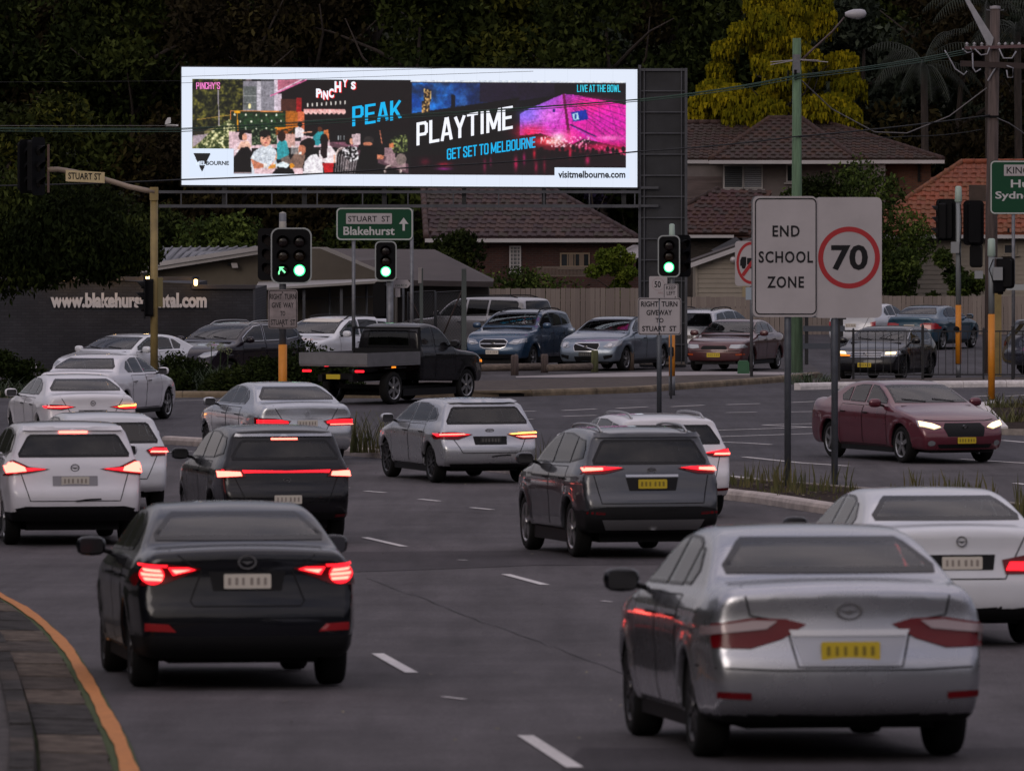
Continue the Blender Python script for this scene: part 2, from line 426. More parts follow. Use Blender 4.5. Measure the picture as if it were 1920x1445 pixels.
# painted lane dashes: each its own piece
def dash(a, b, w=0.11, lab='painted lane dash'):
    A, B = gnd(*a), gnd(*b)
    o = strip('lane_marking', [(A.x, A.y), (B.x, B.y)], w, PAINTW, 0.009, step=0.6)
    o['kind'] = 'structure'
    return o
for a, b in (((1078, 1440), (985, 1380)), ((772, 1262), (708, 1226)), ((500, 1118), (455, 1096)),
             ((1022, 1097), (948, 1077)), ((758, 1025), (684, 1008)), ((480, 952), (425, 944)),
             ((923, 956), (884, 952)), ((824, 940), (787, 936)), ((723, 924), (685, 921)), ((630, 910), (594, 906)), ((540, 897), (505, 893))):
    dash(a, b)
for a, b in (((872, 1312), (830, 1307)), ((876, 1051), (858, 1050)), ((1147, 1129), (1128, 1127)), ((655, 915), (650, 914)), ((1055, 1002), (1036, 1000))):
    dash(a, b, 0.05)
# crossing road markings (pale lines, mostly along the far carriageway)
for a, b in (((970, 772), (1004, 771)), ((1055, 770), (1118, 767)), ((1055, 781), (1118, 779)), ((1156, 766), (1214, 763)), ((1259, 763), (1320, 760)),
             ((1363, 759), (1425, 757)), ((1361, 774), (1418, 773)), ((1483, 755), (1528, 753)), ((1470, 773), (1524, 772)),
             ((860, 779), (905, 778)), ((760, 772), (800, 771)), ((940, 787), (1000, 786)), ((1825, 744), (1860, 742)), ((1888, 743), (1925, 741)),
             ((1866, 763), (1925, 760))):
    dash(a, b, 0.13)
def longline(pts, w=0.12):
    P = [gnd(*p) for p in pts]
    o = strip('lane_marking', [(q.x, q.y) for q in P], w, PAINTW, 0.009, step=1.0); o['kind'] = 'structure'
longline([(1345, 807), (1470, 803), (1560, 800)]); longline([(1350, 819), (1470, 815), (1560, 812)]); longline([(1352, 829), (1400, 831), (1446, 834)])
longline([(1430, 797), (1545, 794)]); longline([(1430, 797), (1548, 803)])
longline([(1395, 857), (1500, 868), (1590, 874)], 0.14)
longline([(1800, 861), (1925, 869)], 0.14); longline([(1880, 826), (1925, 830)], 0.14); longline([(1903, 906), (1925, 909)], 0.14)
longline([(305, 848), (362, 847)], 0.12); longline([(300, 752), (420, 750)], 0.1)
longline([(1330, 888), (1480, 905), (1700, 935), (1800, 950)], 0.12)

# left foreground: orange edge line, gutter slabs, kerb, pavement
edge_px = [(-60, 1088), (-20, 1108), (0, 1120), (40, 1142), (75, 1168), (105, 1196), (130, 1226), (152, 1262), (178, 1308), (203, 1356), (226, 1402), (242, 1450), (262, 1540)]
E = [gnd(*p, lo=20) for p in edge_px]
E = [(p.x, p.y) for p in E]
E = E + [(E[-1][0] + 0.75, E[-1][1] - 8), (E[-1][0] + 1.2, E[-1][1] - 30)]
o = strip('edge_line', E, 0.115, PAINTO, 0.032, step=0.35, wid=lambda t: 0.105 + 0.014 * math.sin(t * 61) + 0.006 * math.sin(t * 231)); o['kind'] = 'structure'
def offs(P, d):
    out = []
    for i, p in enumerate(P):
        a = Vector(P[max(0, i - 1)]); b = Vector(P[min(len(P) - 1, i + 1)]); t = (b - a).normalized()
        out.append((p[0] + t.y * d, p[1] - t.x * d))
    return out
Ein = offs(E, 0.0); E_g = offs(E, 0.10); E_k = offs(E, 0.55); E_p = offs(E, 0.72); E_far = offs(E, 9.0)
if E_g[3][0] > E[3][0]:
    E_g = offs(E, -0.10); E_k = offs(E, -0.55); E_p = offs(E, -0.72); E_far = offs(E, -9.0)
slab('gutter', offs(E, 0.07 if E_g[3][0] > E[3][0] else -0.07), E_k, 0.02, MOSS)
kerb = slab('footpath', E_p, E_far, 0.13, PAVEOLD, PAVEOLD, nx=1, ny=1)
# gutter slabs: one concrete slab after another with open joints
def along(P, s):
    for a, b in zip(P, P[1:]):
        L = (Vector(b) - Vector(a)).length
        if s <= L: return Vector(a).lerp(Vector(b), s / L)
        s -= L
    return Vector(P[-1])
def plen(P): return sum((Vector(b) - Vector(a)).length for a, b in zip(P, P[1:]))
gm = [mat('gutter_slab_%s' % n, c, 0.95, var=0.6, scale=5, bump=0.9, bscale=40, detail=12, spec=.1) for n, c in (('tan', (0.115, 0.092, 0.075)), ('grey', (0.052, 0.048, 0.046)), ('brown', (0.076, 0.064, 0.056)))]
gut = bpy.data.objects['gutter']
La, Lb = plen(E_g), plen(E_k)
n_slab = 30
rs = random.Random(11)
for i in range(n_slab):
    f0, f1 = i / n_slab + 0.0009, (i + 1) / n_slab - 0.0009
    mb = MB(); vs = []
    K = 3; J = 7
    for r in range(K + 1):
        f = f0 + (f1 - f0) * r / K
        a = along(E_g, f * La); b = along(E_k, f * Lb)
        for c in range(J + 1):
            e0 = 0.02 + 0.02 * math.sin(f * 900) ; q = a.lerp(b, e0 + (0.97 - e0) * c / J)
            vs.append((q.x, q.y, GZ(q.y) + 0.045 + 0.012 * (c / J - 0.3) + 0.002 * rs.uniform(-1, 1)))
    mb.add(vs, [(r * (J + 1) + c, r * (J + 1) + c + 1, (r + 1) * (J + 1) + c + 1, (r + 1) * (J + 1) + c) for r in range(K) for c in range(J)])
    base = len(mb.v); ed = [0, J, K * (J + 1) + J, K * (J + 1)]
    mb.add([vs[k] for k in ed] + [(vs[k][0], vs[k][1], vs[k][2] - 0.06) for k in ed], [(0, 1, 5, 4), (1, 2, 6, 5), (2, 3, 7, 6), (3, 0, 4, 7)])
    mb.build('concrete_slab', gm[[0, 0, 2, 0, 1, 1, 0, 2][i % 8]], gut)
# kerbstones behind the gutter
kb = bpy.data.objects['footpath']
Lp = plen(E_p)
for i in range(40):
    f0, f1 = i / 40 + 0.0004, (i + 1) / 40 - 0.0004
    a0, a1 = along(E_k, f0 * Lb), along(E_k, f1 * Lb); b0, b1 = along(E_p, f0 * Lp), along(E_p, f1 * Lp)
    h = 0.15 + rs.uniform(-0.008, 0.008)
    top = [(q.x, q.y, GZ(q.y) + h) for q in (a0.lerp(b0, .15), b0, b1, a1.lerp(b1, .15))]
    bot = [(q.x, q.y, GZ(q.y)) for q in (a0, b0, b1, a1)]
    MB().add(top + bot, [(0, 1, 2, 3), (0, 4, 5, 1), (1, 5, 6, 2), (2, 6, 7, 3), (3, 7, 4, 0)]).build('kerbstone', gm[i % 3 if i % 3 else 1], kb)

# median between the carriageways
MF = [(8.8, 62), (7.6, 76), (6.95, 86), (6.3, 92), (5.05, 101.6), (3.85, 107.6), (1.25, 116), (-1.9, 126), (-2.75, 128), (-5.0, 131.6), (-6.9, 134.2)]
MWD = [4.0, 3.9, 3.7, 3.5, 3.2, 2.9, 2.0, 1.3, 1.1, .8, .35]
MBK = [(p[0] + .95 * w, p[1] + .3 * w) for p, w in zip(MF, MWD)]
med = slab('median', [(p[0] + .2, p[1] + .05) for p in MF], [(p[0] - .12, p[1]) for p in MBK], 0.13, SOIL, CONC, nx=1, ny=.5)
def kerb_run(parent, P, w, h, m, piece=1.15, side=1, name='kerbstone'):
    L = plen(P); n = max(1, int(L / piece))
    for i in range(n):
        s0, s1 = L * i / n + .006, L * (i + 1) / n - .006
        a, b = along(P, s0), along(P, s1); t = (b - a).normalized(); nn = Vector((-t.y, t.x)) * side
        prof = [(0, 0), (0.0, h * .55), (w * .12, h * .88), (w * .35, h), (w, h), (w, 0)]
        vs = []
        for q in (a, b):
            for u, z in prof: vs.append((q.x + nn.x * u, q.y + nn.y * u, GZ(q.y) + z))
        k = len(prof)
        fs = [(j, (j + 1) % k, (j + 1) % k + k, j + k) for j in range(k)] + [tuple(range(k)), tuple(range(2 * k - 1, k - 1, -1))]
        MB().add(vs, fs).build(name, m, parent)
kerb_run(med, MF, .24, .16, CONCW, side=-1)
kerb_run(med, MBK, .16, .15, CONC, side=1)
# small islands to the right
isl = slab('traffic_island', [(9.95, 139), (13, 138.2), (17, 137.6)], [(10.6, 154.5), (13, 155.5), (17, 156)], 0.13, SOIL, CONC)
kerb_run(isl, [(9.9, 139), (10.5, 154.4), (11, 155.4)], .2, .17, mat('kerb_white', (.62, .58, .57), .7, var=.2, scale=6), side=-1)
isl2 = slab('traffic_island', [(7.25, 170.5), (8.2, 171.5), (13, 173.8), (20, 174.5)], [(7.6, 175.5), (8.5, 177), (13, 178.8), (20, 179.5)], 0.13, MULCH, CONC)
kerb_run(isl2, [(7.2, 170.4), (8.2, 171.4), (13, 173.7), (20, 174.4)], .22, .17, MATS['kerb_white'], side=1)
# far side: raised car park, verge, footpath, old kerb
KF = [(-60, 163), (-8, 163.5), (-3.3, 163), (-.1, 164.3), (3.1, 167.8), (7.0, 178.6), (8.4, 184.6)]
KB = [(-60, 243), (-8, 243), (-3.3, 243), (-.1, 243), (3.1, 243), (8.0, 243), (9.4, 243)]
cp = slab('car_park', KF, KB, 0.12, asphalt('asphalt_car_park', (0.075, 0.068, 0.072)), CONCO, nx=2, ny=2)
kerb_run(cp, [(-14, 163.2), (-8, 163.45), (-3.3, 162.95), (-1.9, 163.5)], .2, .155, CONCO, side=1)
kerb_run(cp, [(.5, 164.7), (3.1, 167.7), (7.0, 178.5), (8.35, 184.5)], .2, .155, CONCO, side=1)
dr = thing('storm_drain', 'dark drain inlet set into the far sandstone-coloured kerb', 'drain', (-.7, 164.05, GZ(164)), R(16))
MB().box((0, .1, .01), (2.1, .1, .12)).build('opening', mat('drain_dark', (.003, .003, .003), 1), dr)
MB().box((0, .14, .125), (2.4, .34, .055)).build('lintel', CONCO, dr)
vz = slab('verge', [(-60, 163.4), (-8, 163.9), (-3.3, 163.4), (-.1, 164.6), (3.1, 168.1), (7.1, 179), (7.9, 183)],
          [(-60, 172), (-8, 172), (-3.3, 173.5), (-.1, 176), (3.1, 180.5), (6.4, 184.6), (7.6, 186)], 0.0, MULCH, nx=1, ny=1, top_dz=.124)
fp = slab('footpath', [(0.1, 178.5), (3.2, 179.6), (5.2, 182), (7.9, 181.8)], [(0.1, 180.1), (3.2, 185.2), (5.4, 186.6), (8.3, 184.9)], 0.0, FOOT, nx=1, ny=1, top_dz=.129)
PIT = mat('garden_soil_dark', (.02, .016, .012), 1, var=.5, scale=6)
slab('garden_bed', [(-40, 163.6), (-9, 164.1), (-4.2, 163.7)], [(-40, 167.5), (-9, 167.5), (-4.2, 167)], 0.0, PIT, nx=1, ny=1, top_dz=.13)
# ------------------------------------------------------------ vehicles: hull from a signed-distance field, fittings wrapped onto it
def chaikin(P, it=2):
    for _ in range(it):
        Q = [P[0]]
        for a, b in zip(P, P[1:]):
            Q += [(a[0] * .75 + b[0] * .25, a[1] * .75 + b[1] * .25), (a[0] * .25 + b[0] * .75, a[1] * .25 + b[1] * .75)]
        Q.append(P[-1]); P = Q
    return P
PROF = {
 'sedan': [(.035, .17), (.008, .22), (0, .30), (0, .42), (.010, .50), (.016, .64), (.014, .735), (.03, .765), (.075, .775), (.125, .775), (.19, .87), (.26, .955), (.33, .99), (.42, 1.0), (.50, .99), (.575, .945), (.66, .83), (.735, .72), (.79, .68), (.88, .63), (.94, .565), (.98, .48), (.998, .38), (1, .27), (.985, .17)],
 'hatch': [(.035, .19), (.004, .25), (0, .32), (0, .43), (.018, .50), (.03, .60), (.038, .67), (.07, .79), (.105, .92), (.105, .955), (.13, .965), (.22, .99), (.35, 1.0), (.48, .99), (.57, .935), (.66, .82), (.745, .70), (.80, .665), (.90, .61), (.955, .54), (.99, .43), (1, .28), (.985, .18)],
 'suv': [(.035, .2), (.005, .27), (0, .33), (0, .43), (.015, .5), (.022, .60), (.03, .675), (.055, .79), (.082, .925), (.078, .955), (.10, .967), (.18, .99), (.3, 1), (.44, .995), (.545, .95), (.64, .83), (.72, .71), (.78, .68), (.90, .63), (.955, .56), (.99, .44), (1, .3), (.98, .2)],
 'wagon': [(.03, .2), (.004, .28), (0, .36), (.012, .5), (.02, .6), (.03, .68), (.05, .79), (.075, .92), (.08, .95), (.11, .965), (.2, .985), (.32, 1), (.45, .99), (.555, .94), (.645, .82), (.72, .70), (.78, .67), (.90, .62), (.955, .55), (.99, .43), (1, .3), (.985, .2)],
 'four_wheel_drive': [(.035, .25), (.004, .31), (0, .40), (.014, .52), (.018, .62), (.03, .8), (.045, .93), (.06, .965), (.10, .985), (.2, 1), (.5, .99), (.56, .96), (.62, .86), (.69, .70), (.73, .67), (.88, .645), (.96, .59), (.99, .5), (1, .34), (.98, .24)],
 'ute': [(.43, .28), (.425, .5), (.425, .62), (.43, .90), (.445, .965), (.50, 1.0), (.56, .995), (.62, .955), (.675, .84), (.72, .70), (.76, .66), (.92, .62), (.98, .56), (1, .44), (1, .3), (.985, .24)],
 'old_sedan': [(.03, .2), (.004, .28), (0, .42), (.006, .6), (.012, .72), (.03, .75), (.15, .765), (.17, .775), (.235, .9), (.285, .965), (.35, .995), (.45, 1), (.52, .985), (.58, .92), (.66, .78), (.70, .715), (.75, .68), (.93, .61), (.98, .55), (.997, .42), (1, .3), (.985, .2)],
}
WT = {
 'sedan': ([.12, .22, .34, .50, .58, .64, .69, .735, .80, .90, .97, 1.1], [.88, .955, .99, 1.0, .992, .975, .935, .885, .83, .75, .68, .58]),
 'suv': ([.12, .24, .36, .50, .57, .63, .68, .73, .80, .90, .97, 1.1], [.90, .965, .99, 1.0, .995, .98, .945, .90, .86, .79, .73, .64]),
 'four_wheel_drive': ([.15, .26, .36, .50, .57, .63, .67, .72, .80, .90, .97, 1.1], [.93, .97, .99, 1.0, .995, .985, .95, .915, .89, .84, .79, .70]),
}
WT['hatch'] = WT['suv']; WT['wagon'] = WT['suv']; WT['ute'] = WT['four_wheel_drive']; WT['old_sedan'] = WT['sedan']
# side glass outlines (y/L, z/H): rear light, rear door, front door
SG = {
 'sedan': [[(.29, .735), (.268, .80), (.315, .895), (.335, .905), (.345, .735)], [(.355, .73), (.35, .915), (.40, .942), (.475, .945), (.485, .725)], [(.50, .725), (.49, .945), (.535, .935), (.59, .875), (.66, .78), (.675, .72)]],
 'hatch': [[(.15, .75), (.145, .81), (.20, .885), (.235, .90), (.245, .725)], [(.255, .72), (.25, .91), (.33, .94), (.445, .94), (.46, .71)], [(.475, .71), (.462, .94), (.53, .92), (.60, .85), (.675, .755), (.685, .705)]],
 'suv': [[(.11, .76), (.115, .83), (.145, .90), (.225, .915), (.235, .725)], [(.245, .72), (.24, .92), (.33, .945), (.43, .945), (.445, .71)], [(.46, .71), (.447, .945), (.52, .925), (.59, .85), (.655, .76), (.665, .705)]],
 'wagon': [[(.105, .75), (.10, .80), (.13, .90), (.235, .925), (.26, .725)], [(.275, .72), (.255, .925), (.33, .94), (.435, .94), (.45, .71)], [(.465, .71), (.452, .94), (.53, .915), (.60, .84), (.665, .75), (.67, .705)]],
 'four_wheel_drive': [[(.085, .70), (.085, .90), (.10, .93), (.285, .94), (.295, .70)], [(.31, .695), (.30, .94), (.445, .945), (.455, .69)], [(.47, .69), (.46, .945), (.53, .935), (.57, .90), (.635, .76), (.645, .69)]],
 'ute': [[(.445, .70), (.448, .90), (.46, .93), (.535, .945), (.54, .70)], [(.555, .70), (.55, .945), (.60, .92), (.66, .79), (.68, .70)]],
}
SG['old_sedan'] = SG['sedan']
DOORS = {'sedan': ((.30, .49), (.495, .70)), 'old_sedan': ((.30, .49), (.495, .69)), 'hatch': ((.25, .465), (.47, .70)), 'suv': ((.24, .45), (.455, .68)),
         'wagon': ((.26, .455), (.46, .685)), 'four_wheel_drive': ((.30, .46), (.465, .665)), 'ute': ((.545, .71),)}
AX = {'sedan': (.205, .81), 'old_sedan': (.20, .80), 'hatch': (.185, .80), 'suv': (.195, .80), 'wagon': (.19, .795), 'four_wheel_drive': (.20, .80), 'ute': (.21, .82)}

def smax(a, b, k):
    h = np.clip(0.5 + 0.5 * (a - b) / k, 0, 1)
    return b + (a - b) * h + k * h * (1 - h)
def sdf_table(poly, y, z):
    Y, Z = np.meshgrid(y, z, indexing='ij'); d2 = np.full(Y.shape, 1e9); ins = np.zeros(Y.shape, bool); n = len(poly)
    for i in range(n):
        a, b = poly[i], poly[(i + 1) % n]; ex, ez = b[0] - a[0], b[1] - a[1]; wx, wz = Y - a[0], Z - a[1]
        t = np.clip((wx * ex + wz * ez) / max(1e-9, ex * ex + ez * ez), 0, 1)
        d2 = np.minimum(d2, (wx - ex * t) ** 2 + (wz - ez * t) ** 2)
        c = ((a[1] <= Z) & (b[1] > Z)) | ((b[1] <= Z) & (a[1] > Z))
        if abs(ez) > 1e-9: ins ^= c & (Y < a[0] + (Z - a[1]) * ex / ez)
    return np.where(ins, -1, 1) * np.sqrt(d2)
def nets(F_, o, h):
    """naive surface nets, vectorised"""
    nx, ny, nz = F_.shape; S = F_ < 0
    cs = np.stack([S[i:nx - 1 + i, j:ny - 1 + j, k:nz - 1 + k] for i in (0, 1) for j in (0, 1) for k in (0, 1)])
    act = cs.any(0) & ~cs.all(0); idx = np.full(act.shape, -1, np.int64); I = np.argwhere(act); idx[act] = np.arange(len(I))
    acc = np.zeros((len(I), 3)); cnt = np.zeros(len(I))
    cor = [(i, j, k) for i in (0, 1) for j in (0, 1) for k in (0, 1)]
    for a in cor:
        for ax in range(3):
            if a[ax]: continue
            b = list(a); b[ax] = 1
            fa = F_[I[:, 0] + a[0], I[:, 1] + a[1], I[:, 2] + a[2]]; fb = F_[I[:, 0] + b[0], I[:, 1] + b[1], I[:, 2] + b[2]]
            m = (fa < 0) != (fb < 0); t = np.where(m, fa / np.where(m, fa - fb, 1), 0)
            p = np.tile(np.array(a, float), (len(I), 1)); p[:, ax] = t
            acc[m] += p[m]; cnt[m] += 1
    V = (I + acc / cnt[:, None]) * h + np.array(o)
    Q = []
    for ax in range(3):
        sl0 = [slice(None)] * 3; sl1 = [slice(None)] * 3; sl0[ax] = slice(0, -1); sl1[ax] = slice(1, None)
        a, b = S[tuple(sl0)], S[tuple(sl1)]; E_ = np.argwhere(a != b)
        u, v = (ax + 1) % 3, (ax + 2) % 3
        E_ = E_[(E_[:, u] > 0) & (E_[:, v] > 0) & (E_[:, u] < F_.shape[u] - 1) & (E_[:, v] < F_.shape[v] - 1)]
        def cell(du, dv):
            c = E_.copy(); c[:, u] -= du; c[:, v] -= dv; return idx[c[:, 0], c[:, 1], c[:, 2]]
        q = np.stack([cell(1, 1), cell(0, 1), cell(0, 0), cell(1, 0)], 1)
        fl = ~a[E_[:, 0], E_[:, 1], E_[:, 2]]
        q[fl] = q[fl][:, ::-1]; Q.append(q)
    return V, np.concatenate(Q)
def inside(poly, X, Z):
    ins = np.zeros(np.shape(X), bool); n = len(poly)
    for i in range(n):
        a, b = poly[i], poly[(i + 1) % n]
        if abs(b[1] - a[1]) < 1e-9: continue
        c = ((a[1] <= Z) & (b[1] > Z)) | ((b[1] <= Z) & (a[1] > Z))
        ins ^= c & (X < a[0] + (Z - a[1]) * (b[0] - a[0]) / (b[1] - a[1]))
    return ins

def sdp(poly, X, Z):
    d2 = np.full(np.shape(X), 1e9); n = len(poly)
    for i in range(n):
        a, b = poly[i], poly[(i + 1) % n]; ex, ez = b[0] - a[0], b[1] - a[1]; wx, wz = X - a[0], Z - a[1]; t = np.clip((wx * ex + wz * ez) / max(1e-9, ex * ex + ez * ez), 0, 1)
        d2 = np.minimum(d2, (wx - ex * t) ** 2 + (wz - ez * t) ** 2)
    return np.where(inside(poly, X, Z), -1, 1) * np.sqrt(d2)
def inset(poly, d):
    n = len(poly); ar = sum(poly[i][0] * poly[(i + 1) % n][1] - poly[(i + 1) % n][0] * poly[i][1] for i in range(n)); sg = 1 if ar > 0 else -1; out = []
    for i in range(n):
        p0, p1, p2 = Vector(poly[i - 1]), Vector(poly[i]), Vector(poly[(i + 1) % n]); e1 = (p1 - p0).normalized(); e2 = (p2 - p1).normalized()
        n1 = Vector((-e1.y, e1.x)) * sg; n2 = Vector((-e2.y, e2.x)) * sg; b = (n1 + n2); l = b.length
        b = b / l if l > 1e-6 else n1; out.append(tuple(p1 + b * d / max(.45, b.dot(n1))))
    return out
_lin = {}
def lined(m):
    """give a paint a dark lining on the inside of the shell"""
    if m.name in _lin: return m
    _lin[m.name] = 1; nt = m.node_tree; o = next(n for n in nt.nodes if n.type == 'OUTPUT_MATERIAL'); b = nt.nodes['Principled BSDF']; g = nt.nodes.new('ShaderNodeNewGeometry'); x = nt.nodes.new('ShaderNodeMixShader'); d = nt.nodes.new('ShaderNodeBsdfDiffuse'); d.inputs['Color'].default_value = (.03, .03, .032, 1)
    nt.links.new(g.outputs['Backfacing'], x.inputs[0]); nt.links.new(b.outputs[0], x.inputs[1]); nt.links.new(d.outputs[0], x.inputs[2]); nt.links.new(x.outputs[0], o.inputs['Surface']); return m
class Hull:
    def __init__(s, kind, L, W, H, rw=.33, vox=.035, crown=.035, bow_r=.11, bow_f=.2, tr=.10, tf=.16, low=None):
        s.kind, s.L, s.W, s.H, s.rw = kind, L, W, H, rw
        top = chaikin([(a * L, b * H) for a, b in PROF[kind]], 2)
        s.poly = top
        ty = np.arange(-.5, L + .5, .02); tz = np.arange(-.3, H + .4, .02)
        T = sdf_table(top, ty, tz)
        s.ax = [AX[kind][0] * L, AX[kind][1] * L]
        zt, wt = WT[kind]
        hw = W / 2
        def f(x, y, z):
            ax = np.abs(x); q = np.minimum((ax / hw) ** 2, 1.3)
            tR = np.clip(1 - y / (.38 * L), 0, 1); tF = np.clip((y - .6 * L) / (.4 * L), 0, 1)
            yy = y - bow_r * q * tR * (1 if kind != 'ute' else .3) + bow_f * q * tF
            zc = np.clip((z / H - .5) / .3, 0, 1); zz = z + crown * q * zc * zc * (3 - 2 * zc) * 1.4
            fy = (yy - ty[0]) / .02; fz = (zz - tz[0]) / .02
            i0 = np.clip(fy.astype(int), 0, T.shape[0] - 2); k0 = np.clip(fz.astype(int), 0, T.shape[1] - 2); u = np.clip(fy - i0, 0, 1); v = np.clip(fz - k0, 0, 1)
            side = T[i0, k0] * (1 - u) * (1 - v) + T[i0 + 1, k0] * u * (1 - v) + T[i0, k0 + 1] * (1 - u) * v + T[i0 + 1, k0 + 1] * u * v
            P = 1 - tr * np.clip(1 - y / .8, 0, 1) ** 2 - tf * np.clip(1 - (L - y) / 1.2, 0, 1) ** 2
            zn = z / H
            w = hw * np.interp(zn, zt, wt) * P
            for a in s.ax:
                rr = np.sqrt((y - a) ** 2 + (z - rw) ** 2)
                w = w + .018 * np.exp(-((rr - rw - .05) / .09) ** 2) * (zn < .62)
            # character line along the shoulder and a hollow in the doors
            w = w - .012 * np.exp(-((zn - .40) / .07) ** 2) * np.clip(np.sin(np.clip((y / L - .2) / .62, 0, 1) * math.pi), 0, 1) + .006 * np.exp(-((zn - .575) / .018) ** 2)
            r = smax(side, (ax - w) * .96, .07)
            for a in s.ax:
                c = rw + .045 - np.sqrt((y - a) ** 2 + (z - rw) ** 2)
                r = np.maximum(r, np.minimum(c, ax - (hw - .32)))
            return r
        h = vox; pad = 3 * h
        xs = np.arange(-hw - pad, hw + pad + h, h); ys_ = np.arange(-pad, L + pad + h, h); zs = np.arange(.05, H + pad + h, h)
        X, Y, Z = np.meshgrid(xs, ys_, zs, indexing='ij')
        V, Q = nets(f(X, Y, Z), (xs[0], ys_[0], zs[0]), h)
        e = .004
        for _ in range(3):
            fv = f(V[:, 0], V[:, 1], V[:, 2])
            G = np.stack([f(V[:, 0] + e, V[:, 1], V[:, 2]) - f(V[:, 0] - e, V[:, 1], V[:, 2]), f(V[:, 0], V[:, 1] + e, V[:, 2]) - f(V[:, 0], V[:, 1] - e, V[:, 2]),
                          f(V[:, 0], V[:, 1], V[:, 2] + e) - f(V[:, 0], V[:, 1], V[:, 2] - e)], 1) / (2 * e)
            st = G * (fv / np.maximum(.3, (G ** 2).sum(1)))[:, None]
            ln = np.linalg.norm(st, axis=1); st *= np.minimum(1, .5 * h / np.maximum(ln, 1e-9))[:, None]
            V = V - st
        nV = len(V); ea = np.concatenate([Q[:, 0], Q[:, 1], Q[:, 2], Q[:, 3]]); eb = np.concatenate([Q[:, 1], Q[:, 2], Q[:, 3], Q[:, 0]]); dg = np.maximum(1, np.bincount(ea, minlength=nV))
        for it_ in range(6):
            av = np.stack([np.bincount(ea, weights=V[eb, c], minlength=nV) for c in range(3)], 1) / dg[:, None]; V = V + (.5 if it_ % 2 == 0 else -.45) * (av - V)
        a_, b_, c_ = V[Q[:, 0]], V[Q[:, 1]], V[Q[:, 2]]
        if (np.cross(b_ - a_, c_ - a_) * (a_ - np.array([0, L / 2, H / 2]))).sum() < 0: Q = Q[:, ::-1].copy()
        s.V, s.Q = V, Q
        C = V[Q].mean(1)
        dark = C[:, 2] < .165 * H
        for a in s.ax:
            dark |= (np.sqrt((C[:, 1] - a) ** 2 + (C[:, 2] - rw) ** 2) < rw + .05) & (np.abs(C[:, 0]) < hw * .955)
        dark |= (np.abs(C[:, 0]) < hw - .30) & (C[:, 2] < rw * 1.9) & (C[:, 2] > .1) & (np.min([np.abs(C[:, 1] - a) for a in s.ax], axis=0) < rw + .1) & (C[:, 1] > .3) & (C[:, 1] < L - .3)
        s.dark = dark
        s.bvh = BVHTree.FromPolygons([tuple(v) for v in V], [tuple(q) for q in Q.tolist()])
    def body(s, m, parent, zones=(), wins=()):
        me = bpy.data.meshes.new('body')
        C = s.V[s.Q].mean(1); a_, b_, c_ = s.V[s.Q[:, 0]], s.V[s.Q[:, 1]], s.V[s.Q[:, 2]]; N = np.cross(b_ - a_, c_ - a_); N /= np.maximum(1e-12, np.linalg.norm(N, axis=1))[:, None]
        cut = np.zeros(len(C), bool)
        for view, poly in wins:
            if view in ('left', 'right'): sx = -1 if view == 'left' else 1; cut |= (N[:, 0] * sx > .3) & (C[:, 0] * sx > 0) & (sdp(poly, C[:, 1], C[:, 2]) < -.034)
            else: sy = -1 if view == 'rear' else 1; cut |= (N[:, 1] * sy > .12) & ((C[:, 1] - s.L / 2) * sy > 0) & (sdp(poly, C[:, 0], C[:, 2]) < -.034)
        Q_ = s.Q[~cut]; dark_ = s.dark[~cut]; nv, nq = len(s.V), len(Q_); lined(m)
        me.vertices.add(nv); me.vertices.foreach_set('co', s.V.astype('f').ravel())
        me.loops.add(nq * 4); me.loops.foreach_set('vertex_index', Q_.astype('i').ravel())
        me.polygons.add(nq); me.polygons.foreach_set('loop_start', np.arange(0, nq * 4, 4, dtype='i')); me.polygons.foreach_set('loop_total', np.full(nq, 4, 'i'))
        me.materials.append(m); me.materials.append(BLACK)
        mi = dark_.astype('i'); C = C[~cut]
        for fn in zones: mi[fn(C)] = 1
        me.polygons.foreach_set('material_index', mi); me.polygons.foreach_set('use_smooth', [True] * nq)
        me.update(); me.validate()
        return link(bpy.data.objects.new('body', me), parent)
    def ray(s, view, u, v):
        L = s.L
        o, d = {'rear': ((u, -1, v), (0, 1, 0)), 'front': ((u, L + 1, v), (0, -1, 0)), 'left': ((-2, u, v), (1, 0, 0)), 'right': ((2, u, v), (-1, 0, 0)), 'top': ((u, v, 3), (0, 0, -1))}[view]
        h = s.bvh.ray_cast(Vector(o), Vector(d))
        if h[0] is None: return None
        n = h[1]
        if n.dot(Vector(d)) > 0: n = -n
        return h[0], n
    def patch(s, name, poly, view, m, parent, off=.004, res=.06, frit=0):
        """a fitted panel, lens or pane: outline in (u, v) projected on the hull"""
        n = len(poly); B = []
        for i in range(n):
            a, b = poly[i], poly[(i + 1) % n]; k = max(1, int(math.hypot(b[0] - a[0], b[1] - a[1]) / res))
            for j in range(k): B.append((a[0] + (b[0] - a[0]) * j / k, a[1] + (b[1] - a[1]) * j / k))
        us = [p[0] for p in B]; vs_ = [p[1] for p in B]
        gx, gz = np.meshgrid(np.arange(min(us), max(us), res), np.arange(min(vs_), max(vs_), res))
        gx = gx.ravel(); gz = gz.ravel(); ok = inside(B, gx, gz)
        pts = B + list(zip(gx[ok].tolist(), gz[ok].tolist()))
        ed = []; IN = None
        if frit:
            IN = inset(poly, frit); k0 = len(pts); IB = []
            for i in range(len(IN)):
                a, b = IN[i], IN[(i + 1) % len(IN)]; k = max(1, int(math.hypot(b[0] - a[0], b[1] - a[1]) / res))
                for j in range(k): IB.append((a[0] + (b[0] - a[0]) * j / k, a[1] + (b[1] - a[1]) * j / k))
            pts = pts + IB; ed = [(k0 + i, k0 + (i + 1) % len(IB)) for i in range(len(IB))]
        r = delaunay_2d_cdt([Vector(p) for p in pts], ed, [list(range(len(B)))], 1, 1e-5)
